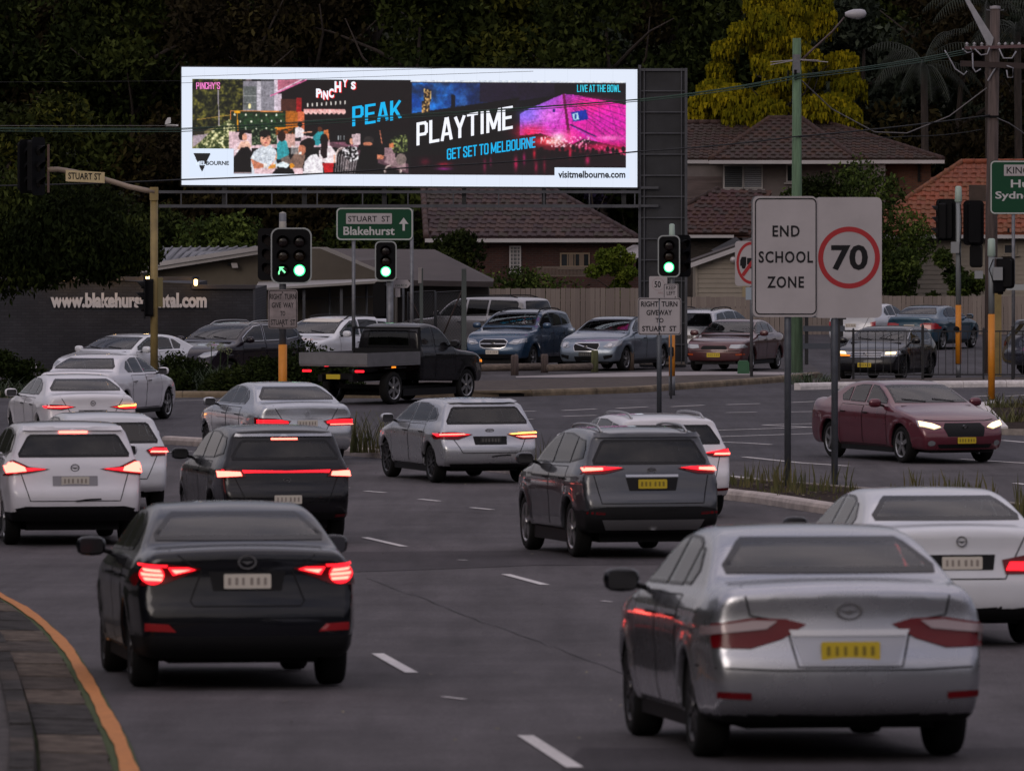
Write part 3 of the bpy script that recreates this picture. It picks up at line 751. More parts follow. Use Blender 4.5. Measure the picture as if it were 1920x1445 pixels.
        P = []; dv = {'rear': (0, 1, 0), 'front': (0, -1, 0), 'left': (1, 0, 0), 'right': (-1, 0, 0), 'top': (0, 0, -1)}[view]; dv = Vector(dv)
        for p in r[0]:
            h = s.ray(view, p[0], p[1])
            P.append(None if h is None else h[0] + h[1] * off)
        mp = {}; V = []
        for i, p in enumerate(P):
            if p is not None: mp[i] = len(V); V.append(p)
        fs = [tuple(mp[i] for i in f_) for f_ in r[2] if all(i in mp for i in f_)]
        ax = 1 if view in ('rear', 'front') else 0 if view in ('left', 'right') else 2
        fs = [f_ for f_ in fs if max(V[i][ax] for i in f_) - min(V[i][ax] for i in f_) < .35]
        if not fs: return None
        rt = list(range(len(V)))
        def fd(i):
            while rt[i] != i: rt[i] = rt[rt[i]]; i = rt[i]
            return i
        for f_ in fs:
            a = fd(f_[0])
            for i in f_[1:]: rt[fd(i)] = a
        cn = {}
        for f_ in fs: k = fd(f_[0]); cn[k] = cn.get(k, 0) + 1
        if len(cn) > 1: bk = max(cn, key=cn.get); fs = [f_ for f_ in fs if fd(f_[0]) == bk]
        if (V[fs[0][1]] - V[fs[0][0]]).cross(V[fs[0][2]] - V[fs[0][0]]).dot(dv) > 0: fs = [f_[::-1] for f_ in fs]
        mb = MB(); mb.add(V, fs)
        if not frit: return mb.build(name, m, parent, smooth=True)
        uv = (0, 2) if view in ('rear', 'front') else (1, 2)
        ca_ = np.array([[sum(V[i][uv[0]] for i in f_) / 3, sum(V[i][uv[1]] for i in f_) / 3] for f_ in fs])
        mb.m = [0 if q else 1 for q in inside(IN, ca_[:, 0], ca_[:, 1])]
        return mb.build(name, [m, FRIT], parent, smooth=True)
    def line(s, name, pts, view, w, m, parent, off=.003):
        V = []; fs = []
        P = []
        for a, b in zip(pts, pts[1:]):
            k = max(1, int(math.hypot(b[0] - a[0], b[1] - a[1]) / .06))
            for j in range(k): P.append((a[0] + (b[0] - a[0]) * j / k, a[1] + (b[1] - a[1]) * j / k))
        P.append(pts[-1]); n = len(P); prev = None
        for i, p in enumerate(P):
            a = P[max(0, i - 1)]; b = P[min(n - 1, i + 1)]; dx, dz = b[0] - a[0], b[1] - a[1]; l = math.hypot(dx, dz) or 1
            qs = []
            for sg in (-1, 1):
                h = s.ray(view, p[0] - dz / l * w / 2 * sg, p[1] + dx / l * w / 2 * sg)
                qs.append(None if h is None else h[0] + h[1] * off)
            if None in qs: prev = None; continue
            V += qs
            if prev is not None: fs.append((prev, prev + 1, len(V) - 1, len(V) - 2))
            prev = len(V) - 2
        if not fs: return None
        return MB().add(V, fs).build(name, m, parent, smooth=True)

_wh = {}
def wheel_meshes(rw, style):
    k = (round(rw, 3), style)
    if k in _wh: return _wh[k]
    r = rw
    t = MB(); t.lathe([(r * .66, -.08), (r * .70, -.098), (r * .90, -.105), (r * .975, -.085), (r, -.055), (r, .055), (r * .975, .085), (r * .90, .105), (r * .70, .098), (r * .66, .08)], 'x', n=32)
    tm = t.mesh('wheel', RUBBER, True)
    m = MB(); m.lathe([(r * .70, .10), (r * .68, .098), (r * .63, .085), (r * .62, -.08)], 'x', n=28)
    ns = {'five': 5, 'ten': 10, 'seven': 7, 'six': 6}[style]
    wd = {'five': .075, 'ten': .028, 'seven': .045, 'six': .08}[style]
    for i in range(ns):
        a = 2 * math.pi * i / ns
        rot = Matrix.Rotation(a, 3, 'X')
        m.box(rot @ Vector((.082, 0, r * .35)), (.022, wd, r * .60), rot)
    m.lathe([(r * .13, .095), (r * .12, .105), (0.001, .108)], 'x', n=14)
    m.lathe([(r * .62, .0), (.001, .02)], 'x', n=20, mi=1)
    col = ALLOYD if style == 'ten' else ALLOY
    rm = m.mesh('rim', [col, BLACK], False)
    _wh[k] = (tm, rm); return _wh[k]

SMY = mat('plate_smear_yellow', (.22, .16, .015), .5); SMW = mat('plate_smear_cream', (.28, .24, .21), .5); SMB = mat('plate_smear_grey', (.12, .115, .11), .5)
def mir(poly): return [(-a, b) for a, b in poly][::-1]
def plate(par, hull, view, u, v, m, w=.372, h=.115, textm=None, seed=0, tilt=0.0):
    r_ = hull.ray(view, u, v)
    sgn = -1 if view == 'rear' else 1
    y = r_[0].y + sgn * .012
    mb = MB(); mb.prism(rrect(u - w / 2, v - h / 2, u + w / 2, v + h / 2, .012, 3), y, y + sgn * .008)
    p = mb.build('number_plate', m, par)
    # smudged characters, too blurred in the photograph to be read
    rr = random.Random(seed); k = MB(); n = 6
    for i in range(n):
        cx = u - w * .36 + w * .72 * i / (n - 1) + (.006 if i > 2 else -.006); cw, ch = w * .075, h * .52
        k.prism(rrect(cx - cw * rr.uniform(.35, .5), v - ch * .5, cx + cw * rr.uniform(.35, .5), v + ch * .5, .008, 2), y + sgn * .0085, y + sgn * .0105)
    k.build('characters', SMY if m is PLATEY else SMW if m is PLATEW else SMB, p)
    return p
def lamp(hull, name, poly, view, m, par, cores=(), off=.012, res=.05, both=True, lab=None, child='lamp_core', coff=.026):
    out = []
    for k, pl in enumerate((poly, mir(poly)) if both else (poly,)):
        o = hull.patch(name, pl, view, m, par, off, res)
        if o is None: continue
        for cm, cp in cores:
            c = hull.patch(child, cp if k == 0 else mir(cp), view, cm, o, coff + (.006 if cm in (LHOT, LAMB) else 0), res * .7)
        out.append(o)
    return out

def make_car(label, cat, kind, L, W, H, col, pos, head, ref='rear', rw=.33, vox=.04, rim='five', name='car', group=None, trim=True, rails=False, front=None, rear=None, glass=None, mirror=None, sides='lr', dy=0.0, dz=0.0, **kw):
    """pos = plan point of the middle of the rear (or front) end, head = heading in degrees, counter-clockwise from straight away"""
    h = R(head); fx, fy = -math.sin(h), math.cos(h)
    cx, cy = (pos[0], pos[1]) if ref == 'rear' else (pos[0] - fx * L, pos[1] - fy * L)
    za, zb = GZ(cy), GZ(cy + fy * L)
    root = thing(name, label, cat, (cx, cy, za + dz + (0.124 if kw.pop('up', False) else .004)), 0, group)
    root.rotation_euler = (math.atan2(zb - za, L), 0, h)
    hu = Hull(kind, L, W, H, rw, vox, **kw)
    g = FRIT
    zones = []
    if rear and 'black' in rear: zones.append(lambda C, z=rear['black']: (C[:, 2] < z) & (C[:, 1] < L * .12))
    if front and 'black' in front: zones.append(lambda C, z=front['black']: (C[:, 2] < z) & (C[:, 1] > L * .93))
    if kw.get('clad') or name == 'suv': zones.append(lambda C: (C[:, 2] < .30 * 1) & (C[:, 1] > 0))
    dkg = glass or (GLASSD if kind in ('suv', 'four_wheel_drive') else GLASSM)
    WN = []
    for sd in ('left', 'right'):
        for pl in SG[kind]: WN.append((sd, [(a * L, b * H) for a, b in pl]))
    hw = W / 2
    z0, z1 = (.795, .945) if 'sedan' in kind else (.70, .925)
    if rear and 'win' in rear: z0, z1 = rear['win']
    wb, wtp = (.74, .60) if 'sedan' in kind else (.79, .66)
    RWP = [(-hw * wb, z0 * H), (hw * wb, z0 * H), (hw * (wb + .01), z0 * H + .05), (hw * wtp, z1 * H - .03), (hw * (wtp - .05), z1 * H), (-hw * (wtp - .05), z1 * H), (-hw * wtp, z1 * H - .03), (-hw * (wb + .01), z0 * H + .05)] if kind != 'ute' else [(-.6, .70 * H), (.6, .70 * H), (.55, .92 * H), (-.55, .92 * H)]
    FWP = [(-hw * .80, .735 * H), (hw * .80, .735 * H), (hw * .66, .935 * H), (hw * .5, .945 * H), (-hw * .5, .945 * H), (-hw * .66, .935 * H)]
    WN += [('rear', RWP), ('front', FWP)]
    hu.body(col, root, zones, WN)
    # cabin: floor and dash mass, seats with head restraints
    it = MB(); yc0, yc1 = (.12 if 'sedan' not in kind else .16) * L, .76 * L
    if kind == 'ute': yc0 = .45 * L
    it.box((0, (yc0 + yc1) / 2, .42 * H), (W * .80, yc1 - yc0, .28 * H)); it.box((0, .70 * L, .62 * H), (W * .76, .09 * L, .16 * H))
    if 'sedan' in kind: it.box((0, .22 * L, .64 * H), (W * .72, .12 * L, .16 * H))
    it.build('cabin_floor', TRIM, root)
    for yy, xs_ in ((.515 * L, (-.36, .36)), (.33 * L, (-.42, 0, .42))):
        if yy < yc0 + .1: continue
        for xx in xs_:
            k = MB(); w_ = .25 if len(xs_) == 2 else .20
            k.prism(rrect(xx - w_, .45 * H, xx + w_, .74 * H, .08, 3), yy - .06, yy + .08); k.prism(rrect(xx - .13, .745 * H, xx + .13, .85 * H, .05, 3), yy - .08, yy + .02); k.box((xx - .05, yy, .742 * H), (.015, .015, .05)); k.box((xx + .05, yy, .742 * H), (.015, .015, .05)); k.build('seat', TRIM, root)
    # wheels
    tm, rm = wheel_meshes(rw, rim)
    for sx in (-1, 1):
        for a in hu.ax:
            w = inst('wheel', tm, root, (sx * (W / 2 - .150), a, rw), (0, 0, 0 if sx > 0 else math.pi))
            inst('rim', rm, w)
    ub = MB(); y0_, y1_ = (.03 if kind != 'ute' else .2) * L, .96 * L
    ub.box((0, (y0_ + y1_) / 2 + .15, .30), (W - .62, y1_ - y0_ - .3, .2)); ub.box((0, (hu.ax[0] + hu.ax[1]) / 2, .26), (W - .16, hu.ax[1] - hu.ax[0] - 2 * rw - .12, .16)); ub.build('underbody_shade', BLACK, root)  # black underside blocks, put in to deepen the shade below the car
    # side glass, doors, handles
    for sd in ('left', 'right'):
        if sd[0] not in sides: continue
        sx = -1 if sd == 'left' else 1
        for i, (a, b) in enumerate(DOORS[kind]):
            fr = i == len(DOORS[kind]) - 1
            z0, z1 = .21 * H, (.70 if kind != 'four_wheel_drive' else .67) * H
            arch = hu.ax[0] + rw + .07
            bl = max(a * L, arch) if not fr else a * L
            out = [(bl, z0), (b * L - (.06 if fr else 0), z0), (b * L, z0 + .12), (b * L - (.0 if not fr else .01), z1 - .02), (a * L + .01, z1 - .01), (a * L + .005, .5 * H)]
            ol = hu.line('door_gap', out + [out[0]], sd, .011, BLACK, root, .0025) if False else None
            d = hu.patch('door', out, sd, col, root, .0035, .07)
            if d:
                hu.line('door_seal', out + [out[0]], sd, .010, BLACK, d, .0045)
                hz = .60 * H; hy = a * L + .14
                r_ = hu.ray(sd, hy, hz)
                if r_:
                    MB().tube([r_[0] + Vector((sx * .01, -.08, 0)), r_[0] + Vector((sx * .035, -.05, .004)), r_[0] + Vector((sx * .035, .06, .004)), r_[0] + Vector((sx * .01, .09, 0))], .011, 6).build('door_handle', col, d, True)
        for pl in SG[kind]:
            w = hu.patch('side_window', [(a * L, b * H) for a, b in pl], sd, (GLASSC if pl is SG[kind][-1] else dkg), root, .006, .06, frit=.022)
            if w and trim == 'chrome':
                hu.line('window_trim', [(a * L, b * H) for a, b in pl] + [(pl[0][0] * L, pl[0][1] * H)], sd, .014, CHROME, w, .009)
        # mirror
        my, mz = (.655 if kind not in ('ute', 'hatch') else .67) * L, .735 * H
        if kind == 'ute': my = .675 * L
        r_ = hu.ray(sd, my, mz - .06)
        if r_:
            b = r_[0]; mm = MB()
            mm.tube([b, b + Vector((sx * .08, 0, .02))], .022, 6, mi=1)
            cx_ = b + Vector((sx * .17, -.01, .055)); pr = []
            N, K = 10, 6; vs = []
            for i in range(K + 1):
                th = -math.pi / 2 + math.pi * i / K
                for j in range(N):
                    ph = 2 * math.pi * j / N
                    sg = lambda t_, p_=.7: math.copysign(abs(t_) ** p_, t_)
                    vs.append(cx_ + Vector((.125 * sg(math.cos(th)) * sg(math.cos(ph)), .06 * sg(math.cos(th)) * sg(math.sin(ph)), .082 * sg(math.sin(th)))))
            mm.add(vs, [(i * N + j, i * N + (j + 1) % N, (i + 1) * N + (j + 1) % N, (i + 1) * N + j) for i in range(K) for j in range(N)], 0)
            mo = mm.build('side_mirror', [mirror or col, BLACK], root, True)
            MB().prism(rrect(cx_.x - .095, cx_.z - .06, cx_.x + .095, cx_.z + .06, .03, 3), cx_.y - .064, cx_.y - .058).build('mirror_glass', mat('mirror_dark', (.05, .05, .055), .1, .6), mo)
    # front and rear screens
    hu.patch('rear_window', RWP, 'rear', dkg, root, .005, .05, frit=.036)
    hu.patch('windscreen', FWP, 'front', GLASSC, root, .005, .06, frit=.036)
    if ref == 'front' or (front and front.get('wipers')):
        for u0 in (-.45, .15):
            hu.line('wiper', [(u0, .745 * H), (u0 + .42, .775 * H)], 'front', .016, BLACK, root, .014)
    if rails:
        for sx in (-1, 1):
            y0, y1 = .12 * L, .52 * L; P = []
            for t in np.linspace(0, 1, 9):
                yy = y0 + (y1 - y0) * t; r_ = hu.ray('top', sx * hw * .60, yy)
                if r_: P.append(r_[0] + Vector((0, 0, .045 if .05 < t < .95 else .0)))
            MB().tube(P, .018, 6).build('roof_rail', ALLOY if rails == 'silver' else BLACK, root, True)
    if rear and kind in ('hatch', 'suv', 'wagon'):
        hu.line('rear_wiper', [(0, z0 * H + .03), (.16, z0 * H + .05), (.34, z0 * H + .055)], 'rear', .02, BLACK, root, .018)
    # rear fittings
    if rear:
        for q in rear.get('lamps', ()):
            lamp(hu, q.get('name', 'taillight'), q['poly'], 'rear', q['m'], root, q.get('cores', ()), both=q.get('both', True), off=q.get('off', .012))
        for q in rear.get('side_lamps', ()):
            for sd in ('left', 'right'):
                o = hu.patch('taillight', q['poly'], sd, q['m'], root, .012, .05)
        for q in rear.get('panels', ()):
            hu.patch(q.get('name', 'trim_panel'), q['poly'], 'rear', q['m'], root, q.get('off', .006), q.get('res', .06))
        for pts in rear.get('gaps', ()):
            hu.line('panel_gap', pts, 'rear', .012, BLACK, root, .0035)
        if 'plate' in rear:
            z, m_, tm_ = rear['plate']; plate(root, hu, 'rear', 0, z, m_, textm=tm_, seed=int(L * 100))
        if 'badge' in rear:
            z, rx, rz = rear['badge']; r_ = hu.ray('rear', 0, z); mb = MB()
            ring(mb, circ(0, z, rx, rz, 20), circ(0, z, rx * .78, rz * .78, 20), r_[0].y - .014, r_[0].y - .004)
            mb.prism([(-rx * .7, z + rz * .1), (0, z - rz * .35), (rx * .7, z + rz * .1), (0, z + rz * .12)], r_[0].y - .013, r_[0].y - .004)
            mb.build('badge', CHROME, root)
        for q in rear.get('aerial', ()):
            pass
    if front:
        for q in front.get('lamps', ()):
            lamp(hu, q.get('name', 'headlight'), q['poly'], 'front', q['m'], root, q.get('cores', ()), both=q.get('both', True), off=q.get('off', .010), res=.045)
        for q in front.get('panels', ()):
            o = hu.patch(q.get('name', 'grille'), q['poly'], 'front', q['m'], root, q.get('off', .006), .05)
            for pts, w_ in q.get('bars', ()):
                hu.line('grille_bar', pts, 'front', w_, CHROME, o, .016)
        for pts in front.get('gaps', ()):
            hu.line('panel_gap', pts, 'front', .012, BLACK, root, .0035)
        if 'plate' in front:
            z, m_, tm_ = front['plate']; plate(root, hu, 'front', front.get('pu', 0), z, m_, textm=tm_, seed=int(L * 77))
        if 'badge' in front:
            z, rx, rz = front['badge']; r_ = hu.ray('front', 0, z); mb = MB()
            ring(mb, circ(0, z, rx, rz, 20), circ(0, z, rx * .8, rz * .8, 20), r_[0].y + .005, r_[0].y + .026)
            kind_ = front.get('sym')
            if kind_ == 'vee': mb.prism([(-rx * .5, z + rz * .7), (-rx * .35, z + rz * .7), (0, z - rz * .1), (rx * .35, z + rz * .7), (rx * .5, z + rz * .7), (0, z - rz * .7)], r_[0].y + .005, r_[0].y + .026)
            elif kind_ == 'arrow': mb.prism([(-.33, z - .07), (-.31, z - .085), (.33, z + .07), (.31, z + .085)], r_[0].y + .03, r_[0].y + .05)
            else:
                for cx_, cz_ in ((-.35, .2), (-.1, .1), (.2, .3), (.35, -.1), (.05, -.3)): mb.box((cx_ * rx, r_[0].y + .015, z + cz_ * rz), (.018, .02, .018))
            mb.build('badge', CHROME, root)
    return root, hu

GLASSM = glass_mat('car_glass_mid', (0.34, 0.40, 0.39)); TRIM = mat('cabin_trim', (.022, .021, .022), .9, spec=.1)
P_SILVER = paint('paint_silver', (0.46, 0.47, 0.51), 0.85, 0.24)
P_SILVERM = paint('paint_silver_merc', (0.52, 0.54, 0.58), 0.75, 0.22)
P_WHITE = paint('paint_white', (0.78, 0.76, 0.80), 0.0, 0.3)
P_WHITE2 = paint('paint_white_cool', (0.70, 0.71, 0.75), 0.0, 0.3)
P_BLACK = paint('paint_black', (0.006, 0.0065, 0.010), 0.2, 0.2)
P_GREY = paint('paint_graphite', (0.055, 0.058, 0.068), 0.5, 0.28)
P_DARK = paint('paint_dark', (0.009, 0.0085, 0.011), 0.3, 0.25)
P_RED = paint('paint_dark_red', (0.12, 0.007, 0.022), 0.3, 0.28)
P_MAROON = paint('paint_maroon', (0.085, 0.014, 0.016), 0.25, 0.34)
P_BLUE = paint('paint_teal_blue', (0.014, 0.055, 0.12), 0.45, 0.26)
P_BLUE2 = paint('paint_petrol_blue', (0.010, 0.062, 0.11), 0.4, 0.28)
P_STEEL = paint('paint_steel_blue', (0.21, 0.26, 0.32), 0.6, 0.28)
P_CHAMP = paint('paint_pale_silver', (0.50, 0.51, 0.54), 0.7, 0.26)
P_PURP = paint('paint_aubergine', (0.012, 0.007, 0.014), 0.3, 0.2)
P_WGR = paint('paint_warm_silver', (0.46, 0.45, 0.46), 0.45, 0.3)

def wedge(x0, x1, z0, z1, tip=.5, up=.6):
    """a lamp outline that tapers inboard: x0 inner tip, x1 outer end"""
    zt = z0 + (z1 - z0) * up
    return [(x0, zt), (x0 + (x1 - x0) * tip, z0 + (z1 - z0) * .12), (x1, z0), (x1, z1), (x0 + (x1 - x0) * .4, z1 - (z1 - z0) * .03)]
BB = SIGNK
# 1 near silver sedan
make_car('silver sedan, nearest and largest, yellow number plate and unlit dark red tail lamps', 'car', 'sedan', 4.85, 1.82, 1.47, P_SILVER, (2.12, 42.6), 6.8, vox=.026, rim='ten', trim=False, mirror=P_BLACK,
    rear=dict(lamps=[dict(poly=[(.27, .865), (.42, .775), (.62, .715), (.90, .72), (.90, .86), (.62, .905), (.40, .90)], m=LRED_OFF, cores=[(mat('lamp_clear_part', (.33, .25, .26), .15, .2, coat=1), [(.52, .835), (.88, .80), (.88, .85), (.60, .89), (.45, .885)])]),
                     dict(name='reflector', poly=[(.62, .40), (.82, .41), (.82, .45), (.62, .44)], m=LRED_OFF)],
              panels=[dict(name='plate_recess', poly=[(-.36, .78), (-.30, .62), (.30, .62), (.36, .78), (.30, .80), (-.30, .80)], m=paint('paint_silver_shade', (.36, .37, .41), .5, .3)),  # flush panel; the recess shade is put into a darker silver
                      dict(name='boot_strip', poly=[(-.36, .79), (.36, .79), (.38, .83), (-.38, .83)], m=CHROME, off=.016)],
              gaps=[[(-.66, 1.10), (-.62, .92), (-.40, .88), (-.33, .60), (.33, .60), (.40, .88), (.62, .92), (.66, 1.10)], [(-.9, .60), (-.45, .58), (.45, .58), (.9, .60)]],
              plate=(.70, PLATEY, BB), badge=(.945, .085, .055), black=.30))
# 2 black sedan, left lane
make_car('black sedan with bright red round-ended tail lamps beside the orange edge line', 'car', 'sedan', 4.66, 1.80, 1.46, P_BLACK, (-2.07, 53.6), 7.8, vox=.026, rim='ten', trim=False,
    rear=dict(lamps=[dict(poly=[(.36, .955), (.52, .885), (.66, .83), (.87, .82), (.90, .99), (.60, .985)], m=LRED_OFF,
                     cores=[(LRED, [(.40, .945), (.58, .90), (.62, .965)] + [(.46, .965)]), (LRED, circ(.735, .905, .088, .078, 18)), (LRED, [(.63, .965), (.86, .975), (.86, .99), (.62, .985)]), (LHOT, [(.665, .925), (.79, .935), (.80, .955), (.68, .948)]), (LHOT, [(.655, .89), (.805, .90), (.81, .922), (.66, .913)]), (LHOT, [(.67, .855), (.79, .862), (.80, .886), (.66, .878)]), (LHOT, [(.44, .945), (.56, .915), (.59, .945)])]),
                     dict(name='reflector', poly=[(.56, .46), (.80, .47), (.80, .53), (.62, .52)], m=mat('reflector_red', (.28, .008, .012), .3))],
              panels=[dict(name='plate_recess', poly=[(-.30, .93), (-.27, .78), (.27, .78), (.30, .93)], m=BLACK)],
              gaps=[[(-.60, 1.10), (-.36, .93), (-.45, .70), (-.42, .66), (.42, .66), (.45, .70), (.36, .93), (.60, 1.10)]],
              plate=(.855, PLATEW, BB), badge=(1.005, .075, .058), black=.42))
# 3 white car far right
make_car('white sedan cut by the right edge of the picture, behind the silver sedan', 'car', 'sedan', 4.65, 1.82, 1.43, P_WHITE2, (4.10, 62.0), 7.5, vox=.035, rim='ten', trim=False, mirror=P_BLACK,
    rear=dict(lamps=[dict(poly=[(.37, .79), (.40, .66), (.90, .66), (.90, .82), (.58, .83)], m=LRED_OFF, cores=[(LRED, [(.40, .69), (.88, .68), (.88, .765), (.44, .77)])])],
              panels=[dict(name='plate_recess', poly=[(-.31, .84), (-.29, .70), (.29, .70), (.31, .84)], m=BLACK)], gaps=[[(-.62, 1.05), (-.40, .62), (.40, .62), (.62, 1.05)]],
              plate=(.765, PLATEW, BB), badge=(.96, .05, .05), black=.36))
# 4 white SUV left
make_car('white suv with pointed red tail lamps and lit high brake lamp, at the left edge', 'car', 'suv', 4.64, 1.86, 1.645, P_WHITE, (-5.80, 90.8), 9.5, vox=.035, rw=.36, rim='five', trim=False, name='suv',
    rear=dict(lamps=[dict(poly=[(.33, 1.02), (.62, .965), (.92, .93), (.94, 1.13), (.80, 1.14), (.60, 1.05)], m=LRED_OFF,
                     cores=[(LRED, [(.38, 1.018), (.88, .96), (.90, 1.02), (.64, 1.035)]), (LHOT, [(.64, .99), (.88, .965), (.90, 1.10), (.80, 1.10), (.66, 1.04)])]),
                     dict(name='high_brake_lamp', poly=[(-.19, 1.49), (.19, 1.49), (.19, 1.52), (-.19, 1.52)], m=LHOT, both=False, off=.02)],
              panels=[dict(name='lower_bumper', poly=[(-.80, .50), (-.70, .34), (.70, .34), (.80, .50), (.66, .53), (-.66, .53)], m=BLACK, off=.012),
                      dict(name='plate_recess', poly=[(-.30, .93), (-.30, .80), (.30, .80), (.30, .93)], m=mat('recess_shade_grey', (.25, .24, .26), .5)),  # grey on the white tailgate stands for shade around the plate
                      dict(name='spoiler', poly=[(-.66, 1.525), (.66, 1.525), (.64, 1.56), (-.64, 1.56)], m=P_WHITE, off=.03)],
              gaps=[[(-.72, .98), (-.60, .60), (.60, .60), (.72, .98)]], win=(.715, .90), plate=(.865, PLATEW, BB), badge=(1.04, .06, .05), black=.46))
# 5 dark SUV with full width light bar
make_car('dark small suv with a full-width red light bar across its tailgate', 'car', 'suv', 4.4, 1.83, 1.585, P_DARK, (-3.0, 91.5), 11.5, vox=.035, rw=.34, rim='five', trim=False, name='suv',
    rear=dict(lamps=[dict(poly=[(.0, .955), (.45, .955), (.88, .94), (.90, 1.00), (.60, .99), (.0, .978)], m=LRED, off=.016, name='light_bar'),
                     dict(poly=[(.55, .90), (.90, .885), (.92, 1.0), (.60, .99)], m=LRED_OFF, cores=[(LHOT, [(.60, .91), (.88, .90), (.88, .975), (.62, .965)])], off=.02),
                     dict(name='high_brake_lamp', poly=[(-.18, 1.385), (.18, 1.385), (.18, 1.41), (-.18, 1.41)], m=LHOT, both=False, off=.02),
                     dict(name='reflector', poly=[(.66, .36), (.84, .37), (.84, .41), (.66, .40)], m=LRED_OFF)],
              panels=[dict(name='spoiler', poly=[(-.66, 1.43), (.66, 1.43), (.64, 1.47), (-.64, 1.47)], m=P_SILVER, off=.025)],
              gaps=[[(-.70, .90), (-.55, .55), (.55, .55), (.70, .90)]], win=(.71, .88), plate=(.60, PLATEW, BB), badge=(.86, .055, .03), black=.42))
# 6 graphite SUV middle lane
make_car('graphite grey suv with yellow number plate and thin red tail lamps, middle lane', 'car', 'suv', 4.60, 1.85, 1.66, P_GREY, (1.80, 86.3), 12.0, vox=.032, rw=.365, rim='five', trim=False, name='suv', rails='silver',
    rear=dict(lamps=[dict(poly=[(.34, 1.135), (.60, 1.07), (.93, 1.06), (.94, 1.17), (.60, 1.165)], m=LRED_OFF,
                     cores=[(LRED, [(.37, 1.14), (.62, 1.105), (.90, 1.10), (.90, 1.15), (.60, 1.155)]), (LHOT, [(.62, 1.11), (.88, 1.09), (.88, 1.14), (.62, 1.14)])]),
                     dict(name='reflector', poly=[(.62, .56), (.84, .57), (.84, .60), (.62, .59)], m=LRED_OFF)],
              panels=[dict(name='lower_bumper', poly=[(-.88, .62), (-.80, .34), (.80, .34), (.88, .62), (.6, .66), (-.6, .66)], m=BLACK, off=.012),
                      dict(name='skid_plate', poly=[(-.60, .38), (.60, .38), (.66, .50), (-.66, .50)], m=mat('skid_silver', (.20, .20, .21), .4, .5), off=.024),
                      dict(name='plate_recess', poly=[(-.34, 1.02), (-.30, .86), (.30, .86), (.34, 1.02)], m=BLACK),
                      dict(name='boot_strip', poly=[(-.34, 1.03), (.34, 1.03), (.34, 1.06), (-.34, 1.06)], m=CHROME, off=.014),
                      dict(name='spoiler', poly=[(-.68, 1.525), (.68, 1.525), (.66, 1.565), (-.66, 1.565)], m=P_GREY, off=.03)],
              gaps=[[(-.74, 1.05), (-.66, .70), (.66, .70), (.74, 1.05)]], win=(.715, .905), plate=(.945, PLATEY, BB), badge=(1.115, .06, .04), black=.60))
# 7 silver hatch, amber right indicator
make_car('pale silver hatchback with its right amber indicator lit, in front of the median', 'car', 'hatch', 4.31, 1.79, 1.43, P_CHAMP, (-.34, 115.8), 17.5, vox=.034, rim='ten', trim='chrome',
    rear=dict(lamps=[dict(poly=[(-.30, .83), (-.56, .745), (-.88, .75), (-.90, .87), (-.60, .87)], m=LRED_OFF, both=False, cores=[(LRED, [(-.34, .825), (-.60, .80), (-.86, .80), (-.88, .84), (-.60, .85)]), (LHOT, [(-.42, .822), (-.84, .815), (-.84, .832), (-.46, .838)])]),
                     dict(poly=[(.30, .83), (.60, .87), (.90, .87), (.88, .75), (.56, .745)], m=LRED_OFF, both=False, cores=[(LAMB, [(.33, .83), (.60, .855), (.88, .86), (.88, .835), (.40, .82)]), (LHOT, [(.45, .79), (.86, .80), (.86, .77), (.60, .765)])])],
              panels=[dict(name='plate_recess', poly=[(-.30, .80), (-.28, .66), (.28, .66), (.30, .80)], m=BLACK),
                      dict(name='lower_bumper', poly=[(-.72, .34), (-.62, .22), (.62, .22), (.72, .34)], m=BLACK, off=.012),
                      dict(name='spoiler', poly=[(-.60, 1.345), (.60, 1.345), (.57, 1.38), (-.57, 1.38)], m=P_CHAMP, off=.04)],
              gaps=[[(-.70, .86), (-.50, .52), (.50, .52), (.70, .86)]], win=(.70, .905), plate=(.735, PLATEB, PLATEW), badge=(.90, .08, .03), black=.30))
# 8 white SUV behind the graphite one
make_car('white suv half hidden behind the graphite suv, right tail lamp lit', 'car', 'suv', 4.45, 1.84, 1.53, P_WHITE, (2.45, 101.5), 13.0, vox=.036, rw=.345, rim='five', trim=False, name='suv', rails='silver',
    rear=dict(lamps=[dict(poly=[(.40, .95), (.60, .90), (.93, .90), (.94, 1.05), (.70, 1.0)], m=LRED_OFF, cores=[(LRED, [(.44, .955), (.90, .965), (.92, 1.02), (.66, .99)]), (LHOT, [(.60, .93), (.88, .925), (.90, .955), (.62, .955)])]),
                     dict(name='reflector', poly=[(.62, .40), (.82, .41), (.82, .45), (.62, .44)], m=LRED_OFF)],
              panels=[dict(name='lower_bumper', poly=[(-.86, .36), (-.80, .24), (.80, .24), (.86, .36)], m=BLACK, off=.012)], gaps=[[(-.72, .98), (-.60, .55), (.60, .55), (.72, .98)]],
              win=(.71, .90), plate=(.75, PLATEW, BB), badge=(.95, .06, .05), black=.33))
# 9 silver sedan at the median nose
make_car('silver executive sedan passing the pale kerb nose, striped red tail lamps lit', 'car', 'sedan', 4.90, 1.85, 1.47, P_SILVERM, (-3.70, 124.0), 17.0, vox=.036, rim='ten', trim='chrome',
    rear=dict(lamps=[dict(poly=[(.30, .80), (.40, .71), (.90, .72), (.90, .86), (.60, .85)], m=LRED_OFF, cores=[(LRED, [(.34, .79), (.88, .80), (.88, .825), (.5, .82)]), (LRED, [(.36, .755), (.88, .76), (.88, .783), (.36, .778)]), (LHOT, [(.42, .725), (.88, .728), (.88, .742), (.42, .74)])])],
              panels=[dict(name='boot_strip', poly=[(-.30, .84), (.30, .84), (.30, .86), (-.30, .86)], m=CHROME, off=.014)], gaps=[[(-.62, 1.08), (-.34, .62), (.34, .62), (.62, 1.08)]],
              plate=(.76, PLATEW, BB), badge=(.93, .045, .045), black=.28))
